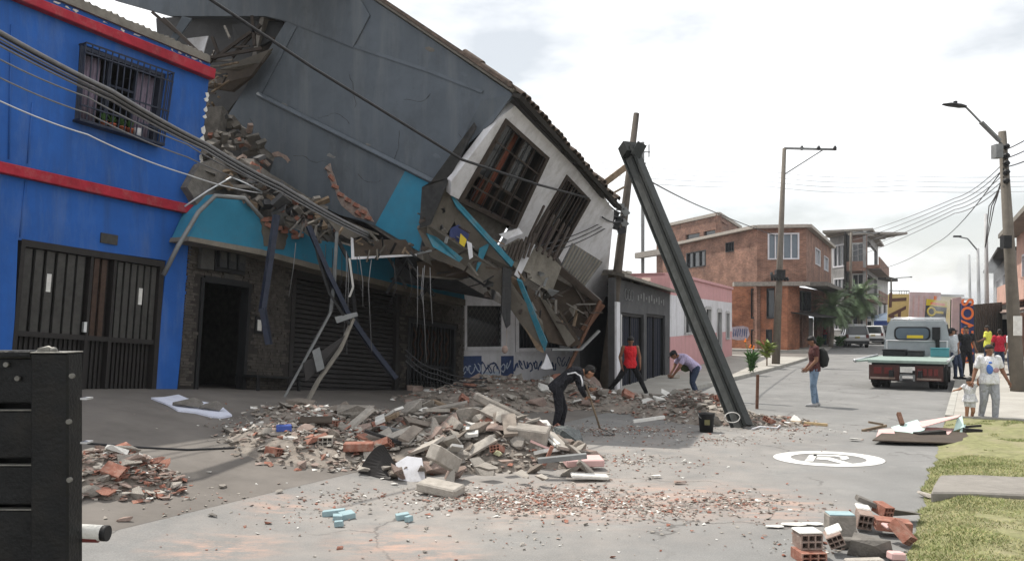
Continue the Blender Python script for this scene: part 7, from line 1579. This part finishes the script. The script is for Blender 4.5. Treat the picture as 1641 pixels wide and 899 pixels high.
for i, (x0, y0, x1, y1, w_, mt_, lb) in enumerate(((585, 690, 650, 712, .08, m_steel, 'dark steel profile lying on the back of the heap'), (610, 684, 690, 702, .10, m_zinc, 'grey zinc profile beside the dark one'), (684, 700, 738, 656, .07, m_zinc, 'grey frame bar rising to the heap top'), (738, 656, 766, 690, .07, m_zinc, 'grey frame bar descending from the heap top'), (724, 690, 752, 668, .05, m_zinc, 'short inner bar of the bent grey frame'), (805, 672, 850, 708, .13, m_conc, 'rough grey beam end at the back of the heap'), (850, 706, 888, 722, .06, m_pink, 'pinkish bar at the right of the heap'), (862, 738, 940, 730, .13, m_zinc, 'grey plank at the right end of the heap'), (780, 690, 812, 715, .09, m_wood, 'brown plank standing in the heap'), (872, 745, 885, 715, .09, m_brickp, 'small upright red brick bar at the right of the heap'), (1015, 675, 1065, 668, .10, m_plast, 'white strip in the rubble right of the shovel'))):
    a, c = gp(x0, y0 + 25), gp(x1, y1 + 25); da = (a.y + c.y)/2*.97
    b = MB(); b.beam(at(x0, y0, da), at(x1, y1, da), w_, w_*.5); tag(b.build('debris_bar', mt_), lb, 'bar')
slabp(935, 752, (.55, .3, .10), (R(6), 0, R(8)), m_pink, 'pink_slab', 'flat pinkish slab at the right end of the heap', lift=.12); slabp(945, 770, (.5, .2, .05), (0, R(4), R(5)), m_plast, 'white_slab', 'thin white slab below the pinkish one', lift=.06)
# shiny bag at the shoveller's feet
b = MB(); c = gp(908, 714); b.add(hull(26, .30, .2, .22, .2), c + V((0, 0, .14))); o = b.build('plastic_bag', M('dark shiny plastic bag', (.05, .06, .06), .18, .6, 14, .8, spec=.6)); tag(o, 'dark shiny plastic bag at the feet of the shovelling man', 'bag')
# teal fragments on the road
for (x, y, sx_, sy_, rz_, lb) in ((535, 826, .24, .12, .1, 'largest pale teal plaster piece on the near road'), (556, 830, .15, .15, .5, 'square pale teal piece touching the largest one'), (541, 834, .10, .10, .2, 'small teal cube fragment beside the larger teal pieces'), (543, 844, .09, .05, 0, 'lowest small teal fragment of the near group'), (645, 832, .14, .10, .3, 'teal flake right of the near teal group'), (655, 836, .08, .06, .9, 'smallest teal flake of the right hand group')):
    slabp(x, y, (sx_, sy_, .06), (random.uniform(-.1, .1), random.uniform(-.1, .1), rz_), m_tealp, 'teal_fragment', lb, 'rubble', lift=.035, geo=([V((p[0]*.6, p[1]*.6, p[2]*.6)) for p in shapes[7+random.randrange(4)][0]], None) if False else None, bv=.004)
# cloth with stones on the apron
b = MB(); ring = [gp(x, y, .035) for x, y in [(242, 640), (264, 639), (286, 635), (300, 641), (322, 646), (352, 651), (374, 658), (372, 668), (356, 671), (340, 670), (312, 663), (285, 660), (268, 650)]]; [b.prism([ring[k], ring[k+1], ring[12-k-1], ring[12-k]], (0, 0, -.03)) for k in range(5)]; tag(b.build('white_cloth', M('pale blue white cloth', (.55, .57, .66), .9, .15, 5, .6)), 'crumpled white cloth spread on the pavement by the blue house', 'cloth')
for (x, y, s_, lb) in ((303, 655, .25, 'larger grey slab lying on the white cloth'), (340, 660, .2, 'smaller grey slab lying on the white cloth')): slabp(x, y, (s_, s_*.6, .16), (0, 0, .2), m_concd, 'stone_slab', lb, 'slab', lift=.10, geo=shapes[2])
# brick pile at the lower right
def nb(x, y, sc, rot, mat, lb, lift, geo=brk, cat='brick', name='hollow_brick'): return slabp(x, y, sc, rot, mat, name, lb, cat, lift=lift, geo=geo)
nb(1294, 893, (1.0, .65, 1.15), (0, 0, R(4)), m_brickd, 'hollow brick with white plastered top facing the camera, lower right', .165)
slabp(1293, 893, (.215, .20, .018), (0, 0, R(4)), m_plast, 'plaster_layer', 'white plaster layer on the front hollow brick', lift=.245)
nb(1337, 888, (.7, .55, .95), (R(10), R(-25), R(-15)), m_brickd, 'tilted half brick with white top beside the front one', .15); slabp(1335, 886, (.14, .16, .018), (R(10), R(-25), R(-15)), m_plast, 'plaster_layer', 'white plaster layer on the tilted half brick', lift=.22)
nb(1296, 897, (1.15, .8, .75), (0, 0, R(4)), m_brickp, 'red hollow brick under the white topped one', .047)
slabp(1346, 857, (.26, .18, .21), (0, 0, R(-4)), m_conc, 'concrete_block', 'grey concrete block with pale teal top in the brick pile', lift=.105, bv=.008); slabp(1346, 857, (.245, .165, .012), (0, 0, R(-4)), m_tealp, 'teal_paint_layer', 'pale teal painted face on the concrete block', lift=.2165, bv=.003)
nb(1384, 850, (.7, .6, 1.3), (R(10), R(8), R(-10)), m_brickd, 'plaster capped brick right of the teal topped block', .12); slabp(1383, 846, (.14, .14, .03), (R(10), R(8), R(-10)), m_plast, 'plaster_layer', 'white cap on the brick beside the dark plank', lift=.215)
slabp(1400, 842, (.36, .14, .05), (0, R(22), R(-12)), m_concd, 'dark_plank', 'dark grey plank lying across the bricks', 'plank', lift=.22, bv=.005); nb(1415, 845, (.6, .6, .9), (.2, .1, .3), m_brickp, 'small red brick end under the dark plank', .19)
nb(1430, 858, (1.1, 1.1, .85), (R(4), 0, R(75)), m_brickp, 'long red hollow brick lying flat beside the grass', .11); nb(1446, 874, (.75, .75, .85), (R(40), R(20), R(40)), m_brickp, 'red hollow brick standing tilted at the grass edge', .13)
slabp(1398, 890, (.22, .12, .10), (R(-6), R(6), R(-18)), m_concd, 'concrete_wedge', 'dark grey concrete wedge in front of the red bricks', lift=.08, geo=hull(14, 1, 1, 1, .8)); slabp(1360, 878, (.3, .12, .09), (0, 0, R(-10)), m_concd, 'dark_lump', 'low dark slab between tilted half brick and wedge', lift=.05)
slabp(1452, 838, (.26, .16, .08), (0, R(10), .2), m_concd, 'grey_slab', 'grey slab behind the red bricks at the grass', lift=.1, geo=shapes[3]); slabp(1424, 868, (.12, .1, .03), (.3, .2, .4), m_pink, 'brick_flake', 'orange pink brick flake leaning on the tilted brick', lift=.15)
slabp(1385, 903, (.34, .1, .03), (0, 0, .1), m_concl, 'flat_slab', 'flat pale slab at the bottom edge of the brick pile', lift=.03); slabp(1436, 899, (.14, .1, .07), (0, .1, .2), m_pink, 'pink_block', 'pale pink block at the bottom edge by the grass', lift=.05)
for (x, y, s_, lb) in ((1270, 843, .14, 'thin white flake left of the teal topped block'), (1300, 842, .12, 'pale flake beside the teal topped block'), (1240, 846, .1, 'leftmost thin flake before the brick pile')): slabp(x, y, (s_, s_*.5, s_*.25), (0, 0, .1), m_plast, 'plaster_flake', lb, 'rubble', lift=.02, geo=shapes[9])
# heap of boards on the right
bz = []
def board(pts, mat, name, label, th=.02): 
    P_ = [V((gp(x, y).x, gp(x, y).y, z)) for x, y, z in pts]; b = MB(); nn = (P_[1]-P_[0]).cross(P_[2]-P_[0]).normalized(); nn = -nn if nn.z > 0 else nn; b.prism(P_, nn*th); return tag(b.build(name, mat), label, 'board')
board([(1398, 712, .08), (1440, 714, .08), (1570, 716, .06), (1575, 700, .08), (1420, 697, .1)], m_brown, 'bottom_board', 'brown board at the bottom of the board heap', .02)
def bdz(pts, d, mat, name, label, th=.015): return tag(plate([(x, y, d+dd) for x, y, dd in pts], th, name, mat), label, 'board')
bdz([(1402, 706, -.2), (1436, 704, -.2), (1432, 686, .3), (1408, 688, .3)], 14.6, m_pink, 'pink_board', 'pink board at the left of the board heap')
bdz([(1445, 703, -.2), (1482, 688, .1), (1470, 672, .8), (1428, 684, .5)], 14.7, m_mint, 'mint_board', 'pale mint board in the middle of the board heap')
bdz([(1468, 676, .2), (1540, 664, .6), (1535, 668, -.1), (1478, 684, -.3)], 15.2, m_pink, 'pink_board', 'long pink board tilted up at the back of the board heap')
bdz([(1476, 698, -.2), (1520, 696, -.2), (1530, 686, .5), (1484, 684, .5)], 14.8, m_pink, 'pink_board', 'pink board lying flat before the mint ones')
bdz([(1528, 690, 0), (1545, 684, 0), (1542, 666, .2), (1534, 670, .2)], 15.0, m_mint, 'mint_board', 'small mint board standing at the right of the board heap')
bdz([(1536, 698, 0), (1542, 698, 0), (1548, 680, .2), (1542, 680, .2)], 14.9, m_mint, 'mint_strip', 'narrow mint strip right of the small mint board')
for i, (x0, y0, d0, x1, y1, d1, w_, mt_, lb) in enumerate(((1382, 690, 15.6, 1420, 682, 15.8, .05, m_wood, 'rough branch sticking out left of the board heap'), (1392, 676, 15.6, 1415, 680, 15.6, .04, m_wood, 'short stick above the left branch'), (1440, 662, 15.4, 1446, 680, 15.2, .07, m_rust, 'short rusty post standing in the board heap'), (1468, 700, 14.6, 1512, 696, 14.7, .16, m_dark, 'dark roll under the pink boards'), (1545, 690, 14.9, 1572, 692, 14.9, .10, m_gated, 'dark frame at the right end of the board heap'), (1545, 684, 15.1, 1572, 682, 15.1, .04, m_gated, 'thin dark rail at the right end of the board heap'), (1616, 768, 11.0, 1645, 774, 10.9, .05, m_woodl, 'pale stick on the grass at the right edge'))):
    b = MB(); b.beam(at(x0, y0, d0), at(x1, y1, d1), w_, w_); tag(b.build('stick', mt_), lb, 'stick')
b = MB(); b.beam(gp(1258, 678, .04), gp(1326, 683, .03), .05, .05); tag(b.build('yellow_lath', m_woodl), 'yellowish lath lying right of the beam foot', 'lath')
b = MB(); b.tube([gp(x, y, .03) for x, y in ((1205, 690), (1218, 686), (1245, 688), (1250, 684), (1238, 682))], .018, 6); tag(b.build('white_bent_tube', m_white), 'white bent tube on the road right of the beam foot', 'tube')
b = MB(); b.beam(gp(1213, 655), gp(1213, 655) + V((.02, 0, .82)), .06, .06); tag(b.build('marker_stake', m_rust), 'brown wooden stake upright right of the leaning beam', 'stake')
# bucket
c = gp(1132, 692); t = thing('black_bucket', 'black bucket standing left of the beam foot', 'bucket', c)
b = MB(); b.smooth = True; n = 18
for z, r in ((0, .115), (.0, .125), (.34, .155), (.36, .165), (.35, .15), (.02, .115)):
    for k in range(n): a = 2*math.pi*k/n; b.v.append(c + V((r*math.cos(a), r*math.sin(a), z+.005)))
for i in range(5):
    for k in range(n): j = (k+1) % n; b.face((i*n+k, i*n+j, (i+1)*n+j, (i+1)*n+k))
b.face(range(n)); b.face(range(5*n, 6*n)); b.build('shell', m_black, t); one('sticker', M('olive sticker', (.12, .11, .05), .7, .2, 9, 0), t, lambda b: b.box(c + V((-.02, -.142, .2)), (.10, .012, .1)))
one('bail', m_zinc, t, lambda b: b.tube([c + V((.16*math.cos(a_), -.10*math.sin(a_)-.02, .34 - .10*math.sin(a_))) for a_ in [i*math.pi/10 for i in range(11)]], .006, 5))
# slabs in the wreck heap
for (x, y, s_, rot, mt_, lb, lf) in ((1060, 655, (.55, .3, .10), (0, .1, .1), m_conc, 'flat grey slab behind the shovel, below the man in red', .30), (935, 622, (.7, .04, .5), (.5, .3, .2), m_brown, 'brown board leaning at the foot of the leaning pole', .55), (800, 612, (.9, .5, .08), (.2, -.1, .3), m_brown, 'brown panel lying on the heap under the wreck', .60), (770, 605, (.35, .2, .05), (.2, .1, .3), m_plast, 'bright white scrap on the heap before the graffiti', .45), (690, 640, (.3, .2, .05), (.1, 0, .3), m_plast, 'white scrap before the barred door', .2), (1080, 612, (.35, .25, .14), (0, .1, .2), m_concl, 'pale block beside the bending man in lilac', .2)):
    slabp(x, y, s_, rot, mt_, 'debris_slab', lb, lift=lf)

# ---------------------------------------------------------------- plants
random.seed(81)
def palm(base, hT, crown, label):
    t = thing('palm_tree', label, 'palm tree', base, group='palm trees before the apartment block'); top = base + V((.15, 0, hT))
    b = MB(); b.tube([base + (top-base)*f + V((.06*math.sin(f*5), 0, 0)) for f in spread_(0, 1, 10)], [.17 - .05*f + .012*math.sin(f*60) for f in spread_(0, 1, 10)], 10); b.build('trunk', m_trunk, t)
    b = MB()
    for i in range(70):
        a = i*2.4 + random.uniform(-.2, .2); el = R(random.uniform(-40, 80)); L_ = crown*random.uniform(.8, 1.05); p = top.copy(); d = V((math.cos(a)*math.cos(el), math.sin(a)*math.cos(el), math.sin(el))); n = 14; pts = []
        for k in range(n+1): pts.append(p.copy()); p += d*L_/n; d = (d + V((0, 0, -.075 - .006*k))).normalized()
        for k in range(n):
            dd = (pts[k+1]-pts[k]).normalized(); sd_ = dd.cross(V((0, 0, 1))).normalized(); u_ = sd_.cross(dd); ln = crown*.30*(math.sin(math.pi*(.12 + .8*k/n)))
            b.poly([pts[k]+sd_*.02, pts[k+1]+sd_*.02, pts[k+1]-sd_*.02, pts[k]-sd_*.02])
            for s_ in (-1, 1):
                for h in (0, .33, .66):
                    q0 = pts[k].lerp(pts[k+1], h); e = q0 + (sd_*s_*.75 + dd*.75 + u_*random.uniform(-.15, .35)).normalized()*ln*random.uniform(.85, 1.1) + V((0, 0, -ln*.18)); w_ = dd*.028
                    b.poly([q0 - w_, q0 + w_, e + w_*.2])
    b.build('crown', m_palm, t)
palm(V((at(1331, HOR, 60).x, 60, .12)), 2.9, 2.0, 'nearer bushy palm left of the silver car'); palm(V((at(1374, HOR, 66).x, 66, .12)), 3.7, 2.2, 'taller palm directly behind the silver car')
def leafy(base, h, n, mat, t, spread=.4, w_=.06, name='foliage'):
    b = MB()
    for i in range(n):
        a = random.uniform(0, 6.28); hh = random.uniform(.1, 1)*h; r = spread*random.uniform(.3, 1)*(.4 + .6*hh/h); p = base + V((random.uniform(-.08, .08), random.uniform(-.08, .08), hh*.6)); q = base + V((math.cos(a)*r, math.sin(a)*r, hh + random.uniform(-.1, .12))); m_ = p.lerp(q, .55) + V((0, 0, .06)); s_ = V((-math.sin(a), math.cos(a), random.uniform(-.4, .4)))*w_
        b.poly([p, m_ + s_, q, m_ - s_])
    return b.build(name, mat, t)
c = at(1205, 597, 31.0); c.z = .12; t = thing('flowering_plant', 'leafy green plant with orange flowers on the far pavement', 'plant', c)
leafy(c, .85, 240, m_leaf, t, .5, .045)
for i in range(3): p = c + V((random.uniform(-.35, .25), random.uniform(-.2, .2), random.uniform(.9, 1.25))); one('flower', m_flower, t, lambda b: [b.ball(p, .045), b.ball(p + V((.02, 0, .08)), .035)]); one('stem', m_leaf, t, lambda b: b.tube([c + V((0, 0, .3)), p], .012, 5))
c = at(1229, 585, 35.5); c.z = .12; t = thing('yellow_leaved_shrub', 'shrub with broad yellow green leaves beside the utility pole', 'plant', c); leafy(c + V((0, 0, .3)), .8, 70, m_leafy, t, .7, .09); one('stem', m_wood, t, lambda b: b.tube([c, c + V((0, 0, .7))], .03, 6))
for i, (x, d, lab) in enumerate(((1345, 61, 'low dark bush before the nearer palm'), (1312, 59, 'low dark bush left of the nearer palm'), (1252, 54, 'small shrub at the brick wall corner'))):
    c = V((at(x, HOR, d).x, d, .12)); t = thing('bush', lab, 'bush', c); leafy(c, .8, 110, m_leaf, t, .8, .08); one('stem', m_wood, t, lambda b: b.tube([c, c + V((0, 0, .4))], .03, 6))

# ---------------------------------------------------------------- air
b = MB(); b.box((0, 1350, 11.5), (3100, 3500, 25.2)); hz = b.build('haze', []); hz.data.materials.clear()
hm_ = bpy.data.materials.new('haze air'); hm_.use_nodes = True; n_ = hm_.node_tree.nodes; n_.remove(n_['Principled BSDF'])
pv = n_.new('ShaderNodeVolumePrincipled'); pv.inputs['Color'].default_value = (.82, .88, .95, 1); pv.inputs['Density'].default_value = 0.00035; pv.inputs['Anisotropy'].default_value = 0.2
hm_.node_tree.links.new(pv.outputs[0], n_['Material Output'].inputs['Volume']); hz.data.materials.append(hm_); tag(hz, kind='stuff')
# smoke drifting over the far right-hand pavement
b = MB()
for (x, y, d, rx_, rz_) in ((1560, 470, 56, 2.6, 2.4), (1585, 430, 58, 2.2, 2.2), (1545, 510, 54, 2.4, 2.0)): b.ball(at(x, y, d), rx_, 2.2, rz_, None, 16, 10)
sm_me = remesh(b, .35, 6); sm_me.materials.clear(); smm = bpy.data.materials.new('pale smoke'); smm.use_nodes = True; n_ = smm.node_tree.nodes; n_.remove(n_['Principled BSDF'])
pv = n_.new('ShaderNodeVolumePrincipled'); pv.inputs['Color'].default_value = (.86, .90, .95, 1); pv.inputs['Anisotropy'].default_value = 0.1; ls_ = smm.node_tree.links.new
tcs = n_.new('ShaderNodeTexCoord'); nn_ = n_.new('ShaderNodeTexNoise'); nn_.inputs['Scale'].default_value = .7; nn_.inputs['Detail'].default_value = 4; mr = n_.new('ShaderNodeMapRange'); mr.inputs[1].default_value = .42; mr.inputs[2].default_value = .75; mr.inputs[3].default_value = 0; mr.inputs[4].default_value = .30
ls_(tcs.outputs['Object'], nn_.inputs['Vector']); ls_(nn_.outputs['Fac'], mr.inputs[0]); ls_(mr.outputs[0], pv.inputs['Density']); ls_(pv.outputs[0], n_['Material Output'].inputs['Volume']); sm_me.materials.append(smm)
smo = mesh_obj('smoke', sm_me); tag(smo, 'thin pale smoke drifting over the far right pavement', 'smoke', kind='stuff'); scn.cycles.volume_step_rate = 3.0; scn.cycles.volume_max_steps = 64
